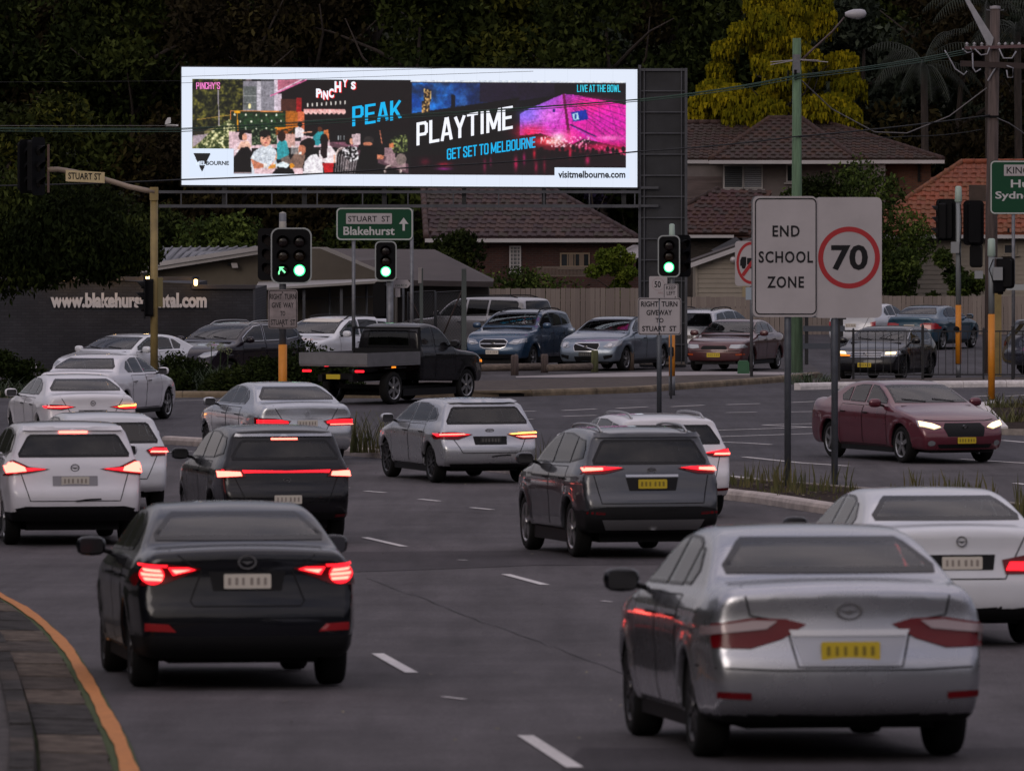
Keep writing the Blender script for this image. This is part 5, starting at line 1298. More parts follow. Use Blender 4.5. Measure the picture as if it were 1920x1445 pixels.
# --- end school zone sign on two posts in the median
d = 111.6; b = on(1520, d); b.z += .12; t = thing('school_zone_sign', 'large white END SCHOOL ZONE and 70 speed sign on two grey posts', 'sign', b)
sx = lambda px: pix(px, 0, d, b).x; sz = lambda py: pix(0, py, d, b).z
for px in (1477, 1565): zpole(t, sx(px), 0, -.1, sz(372), .055, mat('post_blue_grey', (.10, .11, .13), .5, .4, var=.2, scale=5), 'post')
s70 = sign_plate(t, rrect(sx(1526), sz(596), sx(1653), sz(370), .09, 5), -.075, SIGNW, 'speed_panel', .014)
s_ = sign_plate(t, rrect(sx(1411), sz(594), sx(1531), sz(368), .09, 5), -.095, SIGNW, 'zone_panel', .014)
MB().prism(rrect(sx(1408.5), sz(595), sx(1440), sz(367.5), .09, 5), -.080, -.066).build('edge_channel', GALV, t)
k = MB(); ring(k, rrect(sx(1415), sz(590), sx(1530.6), sz(371.5), .085, 6), rrect(sx(1417.2), sz(587.6), sx(1528.6), sz(374), .07, 6), -.0985, -.096); k.build('border', SIGNK, s_)
for tt, l, r_, tp, bt in (('END', 1448, 1499, 423, 444), ('SCHOOL', 1422, 1524, 471, 493), ('ZONE', 1438, 1507, 518, 540)):
    tx(s_, tt, l, r_, tp, bt, d, b, -.099, SIGNK, .024, kern=1.15)
cx, cz = sx(1591.5), sz(483); ro, ri = sx(1649.5) - cx, sx(1640) - cx
k = MB(); ring(k, circ(cx, cz, ro, n=56), circ(cx, cz, ri, n=56), -.078, -.076); k.build('red_ring', SIGNR, s70)
tx(s70, '70', 1558, 1627, 459, 507, d, b, -.079, SIGNK, .03)
for px in (1477, 1565):
    for py in (400, 560):
        MB().box((sx(px), -.045, sz(py)), (.16, .045, .05)).build('bracket', GALV, t)

# --- truck prohibition sign
d = 180; b = on(1409, d); b.z += .12; t = thing('no_trucks_sign', 'no trucks sign partly hidden by the end school zone sign', 'sign', b)
a = pix(1378, 536, d, b); c = pix(1440, 452, d, b); s_ = sign_plate(t, rrect(a.x, a.z, c.x, c.z, .09), -.06, SIGNW)
cc = pix(1409, 493, d, b); k = MB(); ring(k, circ(cc.x, cc.z, .40, .56, 36), circ(cc.x, cc.z, .335, .48, 36), -.063, -.061); k.build('red_ring', SIGNR, s_)
k = MB(); k.prism([(cc.x - .30, cc.z - .08), (cc.x - .30, cc.z + .06), (cc.x - .26, cc.z + .16), (cc.x - .14, cc.z + .16), (cc.x - .14, cc.z - .08)], -.064, -.062); k.prism([(cc.x - .12, cc.z - .04), (cc.x - .12, cc.z + .13), (cc.x + .28, cc.z + .13), (cc.x + .28, cc.z - .04)], -.064, -.062)
for q in (-.21, .0, .14): k.prism(circ(cc.x + q, cc.z - .10, .055, n=12), -.065, -.063)
k.build('truck_symbol', SIGNK, s_)
k = MB(); k.prism([(cc.x - .27, cc.z - .30), (cc.x - .20, cc.z - .36), (cc.x + .27, cc.z + .30), (cc.x + .20, cc.z + .36)], -.068, -.066); k.build('slash', SIGNR, s_)
MB().prism(rrect(pix(1398, 0, d, b).x, pix(0, 562, d, b).z, pix(1412, 0, d, b).x, pix(0, 539, d, b).z, .01), -.05, -.04).build('small_plate', mat('plate_pale_blue', (.30, .36, .42), .5), t)
zpole(t, 0, 0, 0, pix(0, 454, d, b).z, .043, GALV, 'post')

# --- left mast arm signal with the STUART ST plate
d = 158; b = on(289, d); b.z += .12; t = thing('mast_arm_signal', 'ochre mast arm signal pole reaching left over the white cars', 'traffic signal', b)
zp = lambda py: pix(0, py, d, b).z; xp = lambda px: pix(px, 0, d, b).x
zpole(t, 0, 0, 0, zp(352), .088, OCHRE, 'pole')
MB().prism(rrect(xp(281), zp(376), xp(297), zp(351), .02), -.11, .02).build('arm_clamp', OCHRE, t)
P = []
for px, py in ((290, 360), (268, 356), (240, 350), (212, 341), (180, 332), (140, 323), (110, 318), (90, 318)): P.append((xp(px), -.06, zp(py)))
MB().tube(P, .062, 12).build('mast_arm', mat('arm_rusty_grey', (.22, .17, .13), .6, var=.4, scale=1.2), t, True)
side_head(t, xp(72), -.05, zp(312), .62, 1.35, 64)
side_head(t, xp(52), .10, zp(312), .50, 1.25, 40)
MB().box((xp(91), -.05, zp(316)), (.05, .10, 1.12)).build('hanger', mat('hanger_rust', (.09, .05, .04), .7), t)
side_head(t, xp(271), -.05, zp(558), .62, .98, -84)
MB().box((xp(300), .02, zp(548)), (.13, .10, .68)).build('backing_board', mat('backing_ochre', (.16, .13, .05), .6), t)
for yy in (530, 580): MB().tube([(0, 0, zp(yy)), (xp(272), -.04, zp(yy))], .02, 8).build('bracket', SIGBLK, t)
st = thing('street_name_sign', 'cream STUART ST name plate hung on the mast arm', 'sign', (b.x, b.y - .13, b.z))
a = pix(124, 341, d, b); c = pix(197, 321, d, b)
M_ = Matrix.Translation((0, 0, 0))
s_ = sign_plate(st, [(a.x, a.z + .01), (c.x, a.z - .03), (c.x, c.z - .03), (a.x, c.z + .03)], -.03, CREAM, t=.01)
lettering('STUART ST', a.x + .06, a.z + .06, c.x - .08, c.z - .03, -.034, SIGNK, s_, bold=.02, shear=-.03)
for px in (140, 185): MB().box((xp(px), .03, zp(330)), (.03, .08, .1)).build('clip', GALV, st)

# --- right hand signals
d = 183; b = on(1797, d); t = thing('traffic_signal', 'signal seen from behind with two black boards and white cap, orange sleeved pole', 'traffic signal', b)
zp = lambda py: pix(0, py, d, b).z; xp = lambda px: pix(px, 0, d, b).x
zpole(t, 0, 0, zp(682), zp(572), .078, ORANGE, 'pole_sleeve'); zpole(t, 0, 0, 0, zp(682), .065, GALV, 'pole_base'); zpole(t, 0, 0, zp(572), zp(378), .07, mat('pole_light_grey', (.24, .26, .27), .5, .2))
MB().lathe([(.085, zp(379)), (.10, zp(377)), (.085, zp(351)), (.05, zp(349)), (.001, zp(349))], 'z', (0, 0, 0), 14).build('pole_cap', PALEGRN, t, True)
side_head(t, xp(1775), .12, zp(412), .56, 1.12, 172); side_head(t, xp(1826), .12, zp(418), .56, 1.2, 186)
side_head(t, xp(1760), .0, zp(415), .4, 1.1, 262)
side_head(t, xp(1832), .3, zp(480), .34, .62, 170)
MB().box((xp(1790), -.13, zp(464)), (.22, .14, .30)).build('control_box', mat('box_grey', (.25, .26, .27), .5), t)
MB().tube([(xp(1800), -.08, zp(382)), (xp(1803), -.1, zp(420)), (xp(1799), -.09, zp(470)), (xp(1802), -.09, zp(510))], .012, 6).build('cable', SIGBLK, t, True)
MB().lathe([(.001, -.1), (.08, -.08), (.08, .02)], 'y', (xp(1793), -.05, zp(617)), 12).build('push_button_box', SIGBLK, t)
d = 158; b = on(1859, d); t = thing('traffic_signal', 'orange sleeved signal pole nearest the right edge, with grey boxes', 'traffic signal', b)
zp = lambda py: pix(0, py, d, b).z; xp = lambda px: pix(px, 0, d, b).x
zpole(t, 0, 0, zp(748), zp(589), .080, ORANGE, 'pole_sleeve'); zpole(t, 0, 0, 0, zp(748), .06, GALV, 'pole_base'); zpole(t, 0, 0, zp(589), zp(480), .07, MATS['pole_light_grey'])
MB().lathe([(.075, zp(481)), (.095, zp(479)), (.085, zp(449)), (.05, zp(447)), (.001, zp(447))], 'z', (0, 0, 0), 14).build('pole_cap', PALEGRN, t, True)
side_head(t, xp(1886), .1, zp(512), .42, .72, 168)
side_head(t, xp(1876), .05, zp(532), .30, .5, 110)
MB().box((xp(1870), -.14, zp(513)), (.22, .12, .30)).build('control_box', MATS['box_grey'], t)
MB().box((xp(1835), -.05, zp(515)), (.19, .1, .18)).build('control_box', MATS['box_grey'], t)
MB().tube([(xp(1862), -.08, zp(486)), (xp(1854), -.12, zp(505)), (xp(1862), -.13, zp(530)), (xp(1870), -.12, zp(525))], .012, 6).build('cable', SIGBLK, t, True)
MB().box((xp(1868), -.0, zp(484)), (.3, .03, .03)).build('bracket', GALV, t)
bb = on(1905, 175); t = thing('boom_sign', 'pale horizontal street blade sign below the big green sign', 'sign', bb)
q0 = pix(1880, 544, 175, bb); q1 = pix(1960, 533, 175, bb)
s_ = sign_plate(t, [(q0.x + .12, q0.z), (q1.x, q0.z), (q1.x, q1.z), (q0.x, q1.z)], -.02, mat('blade_grey', (.32, .34, .34), .5)); MB().tube([(q1.x - .1, 0, 0), (q1.x - .1, 0, q1.z + .1)], .04, 8).build('post', GALV, t, True)
bb = on(1871, 186); t = thing('ochre_backing_pole', 'ochre square post behind the orange sleeved pole', 'post', bb); MB().box((0, 0, 1.3), (.19, .12, 2.9)).build('post', OCHRE, t)

# --- green treated pole with lamp
d = 184.5; b = on(1494, d); b.z += .10; t = thing('street_light', 'green stained timber pole with a street lamp on a long bracket', 'street light', b)
zp = lambda py: pix(0, py, d, b).z; xp = lambda px: pix(px, 0, d, b).x
MB().tube([(0, 0, -.1), (0, 0, zp(400)), (0, 0, zp(72))], [.165, .14, .115], 16).build('pole', WOODG, t, True)
MB().tube([(0.05, -.1, zp(118)), (xp(1525), -.1, zp(92)), (xp(1560), -.1, zp(60)), (xp(1583), -.1, zp(33))], [.035, .03, .026, .022], 8).build('lamp_bracket', mat('bracket_brown', (.07, .045, .045), .6), t, True)
k = MB(); n = 12; vs = []
for i, (px, rz_, ry_) in enumerate(((1584, .05, .05), (1590, .09, .10), (1600, .13, .14), (1614, .13, .15), (1621, .10, .12), (1624, .03, .04))):
    for j in range(n):
        th = 2 * math.pi * j / n; vs.append((xp(px), -.1 + ry_ * math.cos(th), zp(27 - (px - 1600) * .03) + rz_ * math.sin(th)))
k.add(vs, [(i * n + j, i * n + (j + 1) % n, (i + 1) * n + (j + 1) % n, (i + 1) * n + j) for i in range(5) for j in range(n)] + [tuple(range(5 * n, 6 * n))])
k.build('lamp_head', mat('lamp_head_grey', (.36, .35, .38), .4), t, True)
MB().lathe([(.11, 0), (.09, -.06), (.001, -.08)], 'z', (xp(1608), -.1, zp(32)), 12).build('lamp_bowl', mat('lamp_bowl', (.20, .20, .22), .2), t, True)
for (x0, y0, x1, y1) in ((1488, 114, 1444, 122), (1488, 113, 1444, 117), (1500, 113, 1552, 117), (1500, 112, 1535, 114)):
    MB().tube([(xp(x0), -.12, zp(y0)), (xp(x1), -.2, zp(y1))], .014, 6).build('insulator_arm', mat('arm_pale', (.30, .28, .30), .5), t)
MB().box((xp(1491), -.13, zp(140)), (.07, .06, .25)).build('clamp', SIGBLK, t)
MB().tube([(xp(1478), -.12, zp(133)), (xp(1476), -.12, zp(158))], .03, 6).build('cable_clamp', SIGBLK, t)
k = MB(); k.box((xp(1493), -.125, zp(120)), (.2, .05, .5)); k.build('pole_strap', GALV, t)

# --- weathered power pole
d = 190; b = on(1861, d); t = thing('power_pole', 'tall weathered timber power pole with crossarms and a steel lamp bracket', 'power pole', b)
zp = lambda py: pix(0, py, d, b).z; xp = lambda px: pix(px, 0, d, b).x
MB().tube([(xp(1858), 0, -.1), (xp(1859), 0, zp(400)), (xp(1866), 0, zp(15))], [.19, .165, .135], 16).build('pole', WOODP, t, True)
MB().lathe([(.15, zp(17)), (.15, zp(12)), (.001, zp(11))], 'z', (xp(1866), 0, 0), 14).build('pole_cap', mat('cap_pale', (.3, .28, .3), .5), t)
for nm, y0, l, r_, w_ in (('crossarm', 122, 1800, 1925, .16), ('crossarm', 89, 1808, 1925, .09)):
    MB().box(((xp(l) + xp(r_)) / 2, -.2, zp(y0)), (xp(r_) - xp(l), .12, w_), Matrix.Rotation(R(2.2 if y0 > 100 else -2), 3, 'Y')).build(nm, mat('crossarm_dark', (.035, .022, .02), .8) if y0 > 100 else mat('crossarm_steel', (.10, .05, .055), .6), t)
mb = MB(); mb.add([Vector((xp(x_), -.25, zp(y_))) for x_, y_ in ((1806, -4), (1814, -4), (1862, 72), (1858, 88), (1850, 84))] + [Vector((xp(x_), -.10, zp(y_))) for x_, y_ in ((1806, -4), (1814, -4), (1862, 72), (1858, 88), (1850, 84))],
    [(0, 1, 2, 3, 4), (9, 8, 7, 6, 5)] + [(i, i + 5, (i + 1) % 5 + 5, (i + 1) % 5) for i in range(5)]); mb.build('lamp_bracket', mat('bracket_steel', (.33, .33, .36), .45, .5, var=.2, scale=3), t)
for i, px in enumerate((1812, 1826, 1840, 1851, 1872, 1884, 1897, 1910)):
    MB().lathe([(.02, .0), (.05, .02), (.03, .05), (.055, .07), (.03, .10), (.015, .12)], 'z', (xp(px), -.2, zp(88)), 8).build('insulator', mat('insulator_grey', (.30, .29, .31), .3), t, True)
cab = mat('cable_grey', (.26, .26, .29), .5)
for pts in (((1770, 95), (1778, 108), (1790, 130), (1806, 141), (1812, 134)), ((1803, 92), (1812, 100), (1822, 98), (1818, 91)), ((1822, 100), (1823, 128), (1828, 136), (1838, 130)), ((1826, 92), (1838, 104), (1850, 102), (1854, 90)),
            ((1872, 92), (1880, 110), (1896, 110), (1904, 97)), ((1886, 124), (1898, 128), (1898, 146), (1888, 146), (1886, 132))):
    P = [Vector((xp(x_), -.28, zp(y_))) for x_, y_ in pts]
    MB().tube(P, .022, 6).build('jumper_cable', cab, t, True)
MB().tube([(xp(1850), -.16, zp(150)), (xp(1846), -.2, zp(136))], .02, 6).build('brace', WOODP, t); MB().tube([(xp(1851), -.16, zp(152)), (xp(1868), -.2, zp(124))], .025, 6).build('brace', cab, t)
for py in (15, 17):
    for s__ in (-1, 1): MB().tube([(xp(1866) + s__ * .12, 0, zp(20)), (xp(1866) + s__ * .24, 0, zp(19)), (xp(1866) + s__ * .24, 0, zp(15))], .018, 6).build('pin', cab, t)
MB().box((xp(1858), -.15, zp(219)), (.44, .06, .06)).build('pole_band', SIGBLK, t)

# --- pedestrian railing on the right
RB = mat('railing_black', (.010, .010, .013), .45)
y_f = 176.5
def railx(px): return (px - 960) * y_f / F
t = thing('pedestrian_railing', 'black vertical-bar railing in front of the dark hatchback, on the paved island', 'railing', (0, y_f, GZ(y_f) + .13))
zt = at(0, 641, y_f).z - t.location.z if False else (CAMZ - (652 - 400) * y_f / F) - t.location.z
zt = (CAMZ - (621 - 400) * y_f / F) - t.location.z
for a_, c_ in ((1584, 1728), (1732, 1842), (1846, 1960)):
    for z_ in (zt, .12): MB().box(((railx(a_) + railx(c_)) / 2, 0, z_), (railx(c_) - railx(a_), .04, .035)).build('rail', RB, t)
    n = int((c_ - a_) / 13.2)
    bar = MB().box((0, 0, (zt + .12) / 2), (.017, .017, zt - .12)).mesh('bar', RB)
    for i in range(1, n): inst('bar', bar, t, (railx(a_ + (c_ - a_) * i / n), 0, 0))
for px, w_, top in ((1730, .07, .12), (1844, .05, .04), (1899, .075, .1), (1600, .06, .02)):
    MB().box((railx(px), 0, (zt + top) / 2), (w_, w_, zt + top)).build('post', RB, t)
    MB().lathe([(w_ * .5, zt + top), (w_ * .55, zt + top + .03), (.001, zt + top + .07)], 'z', (railx(px), 0, 0), 10).build('post_cap', RB, t, True)
tp = thing('steel_post', 'thick black steel post at the left end of the railing behind the sign post', 'post', (railx(1562), 175.2, GZ(175)))
MB().box((0, 0, .85), (.24, .16, 1.7)).build('post', RB, tp); MB().box((.10, -.04, 1.72), (.34, .2, .05)).build('cap_plate', RB, tp)

# --- timber bollards and log rails at the car park edge
bl = [(965, 680, 718), (1021, 678, 713), (1115, 671, 712), (1182, 672, 709)]
for i, (px, ty, by) in enumerate(bl):
    p = gnd(px, by - 6); p.z += .12; h_ = (by - ty) * p.y / F
    o = thing('timber_bollard', ['squat timber bollard furthest left in front of the blue wagon', 'timber bollard between the blue wagon and the steel-blue sedan', 'green-tinged timber bollard under the nose of the steel-blue sedan', 'brown timber bollard beside the billboard column'][i], 'bollard', p, group='timber bollards along the verge')
    MB().tube([(0, 0, -.1), (0, 0, h_ * .93), (0, 0, h_)], [.105, .10, .08], 12).build('post', [WOODP, WOODP, mat('timber_mossy', (.085, .09, .04), .9, var=.4, scale=4, stretch=(5, 5, .5)), mat('timber_brown', (.10, .07, .05), .9, var=.4, scale=4, stretch=(5, 5, .5))][i], o, True)
LOG = mat('log_grey', (.13, .10, .08), .9, var=.4, scale=3, stretch=(.5, 5, 5), bump=.3)
for i, (a_, c_, lab) in enumerate(((890, 1012, 'log rail on the ground before the blue wagon'), (1028, 1108, 'log rail on the ground left of the steel-blue sedan'))):
    A = on(a_, 183.5); B = on(c_, 184.5)
    o = MB().tube([(A.x, A.y, A.z + .28), (B.x, B.y, B.z + .30)], .10, 10).build('log_rail', LOG, None, True); tag(o, lab, 'log rail', 'log rails')
p = on(1394, 183.6); p.z += .12
o = thing('junction_box', 'squat dark green utility box beside the maroon sedan', 'utility box', p)
k = MB(); k.prism([(-.16, 0), (.16, 0), (.15, .30), (.11, .36), (-.11, .36), (-.15, .30)], -.15, .15); k.build('housing', mat('box_green', (.025, .10, .045), .5), o); MB().box((0, -.155, .17), (.2, .01, .22)).build('door', MATS['box_green'], o)
# letterbox-like dark frame left of the white sedan behind the big sign
p = on(1545, 196); o = thing('bus_bench', 'dark bench and rail behind the end school zone sign posts', 'bench', p)
for z_ in (1.35, .95, .45): MB().box((0, 0, z_ + .2), (1.2, .06, .16)).build('slat', mat('bench_blue_grey', (.06, .07, .09), .6), o)
for x_ in (-.5, .5): MB().box((x_, .05, .8), (.1, .1, 1.6)).build('leg', RB, o)

# --- wires
def wire(pts, r, m, label, n=26, sag=0.0):
    P = []
    for a, b in zip(pts, pts[1:]):
        for i in range(n):
            t_ = i / n; q = a.lerp(b, t_); q.z -= sag * 4 * t_ * (1 - t_); P.append(q)
    P.append(pts[-1])
    o = MB().tube(P, r, 5).build('overhead_wire', m, None, True); tag(o, label, 'wire', 'overhead wires')
WG = mat('wire_green', (.035, .075, .055), .5); WK = mat('wire_black', (.012, .013, .015), .6); WP = mat('wire_pale', (.13, .12, .12), .6)
pp = lambda px, py: at(px, py, 189.75)
for i, (y1, y2, y3, y0) in enumerate(((186, 141, 93, 240), (187, 143, 97, 242), (190, 147, 101, 246))):
    wire([at(-150, y0 - 2, 176), at(340, y0 + 1, 178.5), at(780, y0 - 26, 181), at(1200, y1, 183)], .011, WG, ['topmost', 'middle', 'lowest'][i] + ' of the three green wires crossing the billboard', sag=.02)
    wire([at(1200, y1, 183), at(1494, y2, 184.3), pp(1812, y3)], .013, WG, ['topmost', 'middle', 'lowest'][i] + ' of the three green wires right of the billboard', sag=.06)
wire([at(-150, 350, 172), at(340, 337, 176), at(800, 312, 180), at(1200, 284, 183), at(1494, 256, 184.3), pp(1856, 216)], .020, WK, 'thick black wire sagging across the lower part of the billboard', sag=.04)
wire([at(1494, 143, 184.4), at(1560, 205, 186), at(1640, 248, 187), at(1700, 250, 188), at(1780, 218, 189), pp(1850, 165)], .018, WP, 'pale slack cable hanging between the green pole and the power pole', n=10)
wire([at(1494, 256, 184.3), at(1700, 256, 187), pp(1840, 243)], .011, WK, 'thin black wire just above the brown tiled roof', sag=.05)
wire([pp(1870, 222), at(1893, 232, 191), at(1925, 254, 192)], .018, WP, 'short pale cable dropping right of the power pole', n=8)
for i, (a_, b_) in enumerate((((340, 144), (840, 128)), ((340, 156), (1000, 134)), ((-100, 155), (340, 152)))):
    wire([at(a_[0], a_[1], 186), at(b_[0], b_[1], 187)], .006, WK, ['upper thin wire over the white top of the billboard', 'lower thin wire over the white top of the billboard', 'thin wire crossing the trees left of the billboard'][i])
wire([at(-100, 236, 181), at(330, 236, 182)], .008, WP, 'thin pale wire left of the billboard')
# bollard-like sign post left of the gate, small items near the billboard
t = thing('cctv_camera', 'white camera on a bracket at the left edge of the billboard', 'camera', at(316, 230, 191.5))
MB().prism([(-.10, -.06), (.06, -.02), (.06, .14), (-.02, .14), (-.08, .04)], -.06, .06).build('housing', mat('cam_white', (.6, .6, .6), .4), t)
MB().box((.10, 0, -.08), (.34, .05, .05)).build('arm', mat('cam_white', (.6, .6, .6), .4), t)
# ------------------------------------------------------------ LED billboard: picture painted per face into a colour attribute of the screen mesh
D_B = 192.5
bb_base = on(770, D_B); bb_base.z += .1
bill = thing('billboard', 'huge lit LED billboard reading PEAK PLAYTIME, white margin, dark steel column on its right', 'billboard', bb_base)
bx = lambda px: ((px - 960) * D_B / F) - bb_base.x
bz = lambda py: (CAMZ - (py - 400) * D_B / F) - bb_base.z
X0, X1, Y0, Y1 = 340.5, 1195, 126, 351
RES = 1.25
NX, NY = int((X1 - X0) / RES), int((Y1 - Y0) / RES)
gx = X0 + (np.arange(NX) + .5) * (X1 - X0) / NX; gy = Y0 + (np.arange(NY) + .5) * (Y1 - Y0) / NY
PX, PY = np.meshgrid(gx, gy, indexing='ij')
IMG = np.zeros((NX, NY, 3)); IMG[:] = (226, 234, 250)
rgn = np.random.default_rng(5)
def vnoise(sc, seed, oct=3):
    r = np.random.default_rng(seed); out = np.zeros_like(PX); amp = 1; tot = 0
    for o in range(oct):
        s_ = sc / 2 ** o; n1 = int((X1 - X0) / s_) + 3; n2 = int((Y1 - Y0) / s_) + 3; G = r.random((n1, n2))
        u = (PX - X0) / s_; v = (PY - Y0) / s_; i = u.astype(int); j = v.astype(int); fu = u - i; fv = v - j; fu = fu * fu * (3 - 2 * fu); fv = fv * fv * (3 - 2 * fv)
        out += amp * (G[i, j] * (1 - fu) * (1 - fv) + G[i + 1, j] * fu * (1 - fv) + G[i, j + 1] * (1 - fu) * fv + G[i + 1, j + 1] * fu * fv); tot += amp; amp *= .6
    return out / tot
N1 = vnoise(22, 1); N2 = vnoise(7, 2); N3 = vnoise(3.2, 3, 2)
def put(mask, col, a=1.0):
    col = np.asarray(col, float)
    if np.isscalar(a): IMG[mask] = IMG[mask] * (1 - a) + (col if col.ndim == 1 else col[mask]) * a
    else: IMG[mask] = IMG[mask] * (1 - a[mask][:, None]) + (col if col.ndim == 1 else col[mask]) * a[mask][:, None]
def M1(cx, cy): return (340 + cx / 4.465, 120 + cy / 4.465)
def M2(cx, cy): return (770 + cx / 4.465, 120 + cy / 4.465)
def PL(pts, col, a=1.0, f=None):
    pts = [f(*p) for p in pts] if f else pts
    m = inside(pts, PX, PY); put(m, col, a); return m
def RC(x0, y0, x1, y1, col, a=1.0, f=None):
    return PL([(x0, y0), (x1, y0), (x1, y1), (x0, y1)], col, a, f)
def EL(cx, cy, rx, ry, col, a=1.0, f=None, soft=False):
    if f: cx, cy = f(cx, cy); rx /= 4.465; ry /= 4.465
    q = ((PX - cx) / rx) ** 2 + ((PY - cy) / ry) ** 2
    if soft: put(q < 4, col, np.clip(np.exp(-q * 1.1) * a, 0, 1))
    else: put(q < 1, col, a)
def LN(x0, y0, x1, y1, w, col, f=None, a=1.0):
    if f: x0, y0 = f(x0, y0); x1, y1 = f(x1, y1); w /= 4.465
    dx, dy = x1 - x0, y1 - y0; L2 = dx * dx + dy * dy; t_ = np.clip(((PX - x0) * dx + (PY - y0) * dy) / L2, 0, 1)
    put((PX - x0 - t_ * dx) ** 2 + (PY - y0 - t_ * dy) ** 2 < max(w / 2, .65) ** 2, col, a)
def mix3(a, b, t_): t_ = np.clip(t_, 0, 1)[..., None]; return np.array(a) * (1 - t_) + np.array(b) * t_
# left picture (frame 361..770 x 149..329)
RC(361, 149, 770, 329, (14, 12, 14))
tree = mix3((14, 18, 8), (110, 104, 40), (N2 - .35) * 1.6 + (N3 - .5))
m = inside([(361, 149), (456, 149), (456, 240), (361, 240)], PX, PY); put(m, tree)
RC(455, 149, 472, 208, (120, 104, 108)); EL(452, 165, 10, 30, tree)
RC(455, 152, 523, 208, (122, 118, 128)); 
for i in range(9): RC(491 + i * 3.6, 149, 492.4 + i * 3.6, 208, (150, 146, 156))
RC(457, 162, 480, 206, (92, 96, 96)); RC(482, 152, 489, 208, (190, 184, 194))
for y_ in (180, 192): RC(456, y_, 480, y_ + 1.4, (150, 150, 150))
EL(468, 200, 3, 5, (240, 220, 160))
RC(515, 149, 521, 208, (205, 190, 204)); PL([(521, 149), (570, 149), (521, 175)], (176, 96, 118))
PL([(521, 175), (565, 152), (770, 149), (770, 246), (572, 246), (560, 210), (521, 208)], (15, 9, 12))
LN(508, 180, 575, 149, 2.2, (226, 100, 160)); LN(520, 172, 566, 149, 2, (220, 190, 210))
RC(521, 176, 528, 209, (190, 172, 186)); RC(527, 186, 560, 210, (70, 34, 26)); RC(534, 208, 558, 240, (170, 92, 22)); RC(556, 184, 566, 211, (150, 20, 24)); RC(558, 210, 571, 246, (205, 100, 62))
RC(361, 220, 432, 240, tree); LN(370, 226, 431, 217, 1.3, (180, 140, 60)); LN(409, 170, 411, 238, 2.2, (150, 140, 150))
RC(432, 208, 536, 246, (22, 34, 20)); LN(432, 209, 530, 210, 1.6, (230, 140, 70)); RC(439, 208, 451, 213, (240, 160, 20)); LN(445, 212, 446, 246, 1.6, (235, 150, 20)); LN(433, 209, 433, 226, 1.4, (230, 120, 60))
RC(450, 213, 534, 243, mix3((10, 22, 12), (34, 66, 34), N3 * 1.2))
for cx, cy in ((447, 430), (540, 430), (628, 430), (712, 430), (797, 430), (495, 487), (586, 487), (673, 483), (756, 483), (834, 483), (540, 545), (628, 545), (712, 545)): EL(cx, cy, 7, 10, (240, 236, 215), f=M1)
# planting, footpath
PL([(361, 258), (400, 240), (432, 232), (432, 281), (361, 281)], (120, 112, 70)); PL([(95, 610), (240, 590), (110, 700), (95, 700)], (168, 150, 160), f=M1)
m = inside([M1(105, 718), M1(260, 560), M1(400, 470), M1(470, 540), M1(400, 718)], PX, PY); put(m, mix3((44, 58, 22), (232, 220, 170), (N3 - .38) * 2.6))
RC(95, 560, 190, 600, (36, 34, 24), f=M1)
# planter wall and interior clutter
PL([(400, 570), (660, 600), (960, 590), (1240, 640), (1240, 700), (400, 720)], (214, 180, 188), f=M1); RC(787, 535, 960, 570, (232, 130, 26), f=M1)
m = inside([M1(590, 560), M1(800, 545), M1(800, 680), M1(590, 690)], PX, PY); put(m, mix3((10, 26, 14), (150, 156, 120), (N3 - .45) * 2.2))
m = inside([M1(790, 560), M1(980, 530), M1(980, 590), M1(790, 600)], PX, PY); put(m, mix3((30, 30, 14), (210, 90, 30), (N3 - .4) * 2))
RC(870, 590, 950, 700, (208, 160, 150), f=M1)
RC(1240, 655, 1480, 700, (120, 72, 90), f=M1); PL([(1240, 655), (1900, 840), (1900, 925), (1250, 690)], (86, 58, 68), f=M1)
# seated and standing guests (hair, skin, shirts)
sk = (226, 158, 132); sk2 = (196, 118, 88); hair = (18, 12, 12)
def P(pts, col, a=1.0): PL(pts, col, a, M1)
def O(cx, cy, rx, ry, col, a=1.0): EL(cx, cy, rx, ry, col, a, M1)
P([(440, 720), (470, 670), (560, 640), (590, 700), (590, 925), (440, 925)], (236, 206, 214)); P([(465, 720), (500, 660), (560, 650), (585, 700), (560, 740)], (232, 180, 160)); O(505, 610, 26, 38, hair); O(530, 620, 22, 30, sk); P([(440, 790), (500, 710), (560, 700), (600, 760), (610, 920), (440, 920)], (12, 9, 11))
P([(590, 930), (580, 800), (610, 740), (680, 695), (740, 685), (795, 730), (800, 880), (760, 930)], (206, 212, 222)); O(705, 640, 44, 60, sk); O(700, 590, 48, 32, hair); O(688, 630, 9, 4, (40, 20, 20)); O(724, 630, 9, 4, (40, 20, 20)); O(708, 668, 15, 5, (160, 70, 70)); O(712, 650, 5, 10, (196, 128, 104)); O(730, 645, 16, 46, (200, 132, 108), .45); P([(580, 800), (640, 830), (690, 850), (690, 880), (610, 890)], sk2); P([(740, 860), (800, 800), (800, 740), (770, 860), (720, 890)], sk)
P([(800, 680), (830, 640), (880, 650), (905, 750), (880, 800), (800, 810)], (46, 150, 160)); O(840, 610, 34, 46, (40, 20, 16)); P([(830, 800), (900, 770), (920, 840), (850, 850)], (110, 96, 90))
P([(950, 540), (990, 525), (1030, 560), (1020, 620), (950, 620)], (226, 214, 220)); O(993, 510, 20, 24, hair); LN(1020, 580, 1090, 572, 10, sk, M1); P([(950, 625), (1000, 620), (1000, 650), (950, 650)], (30, 30, 34))
P([(1105, 610), (1140, 570), (1190, 570), (1200, 650), (1140, 690), (1105, 680)], (36, 140, 150)); O(1160, 550, 20, 22, (80, 40, 24)); P([(1190, 560), (1230, 550), (1240, 640), (1200, 640)], (200, 110, 60))
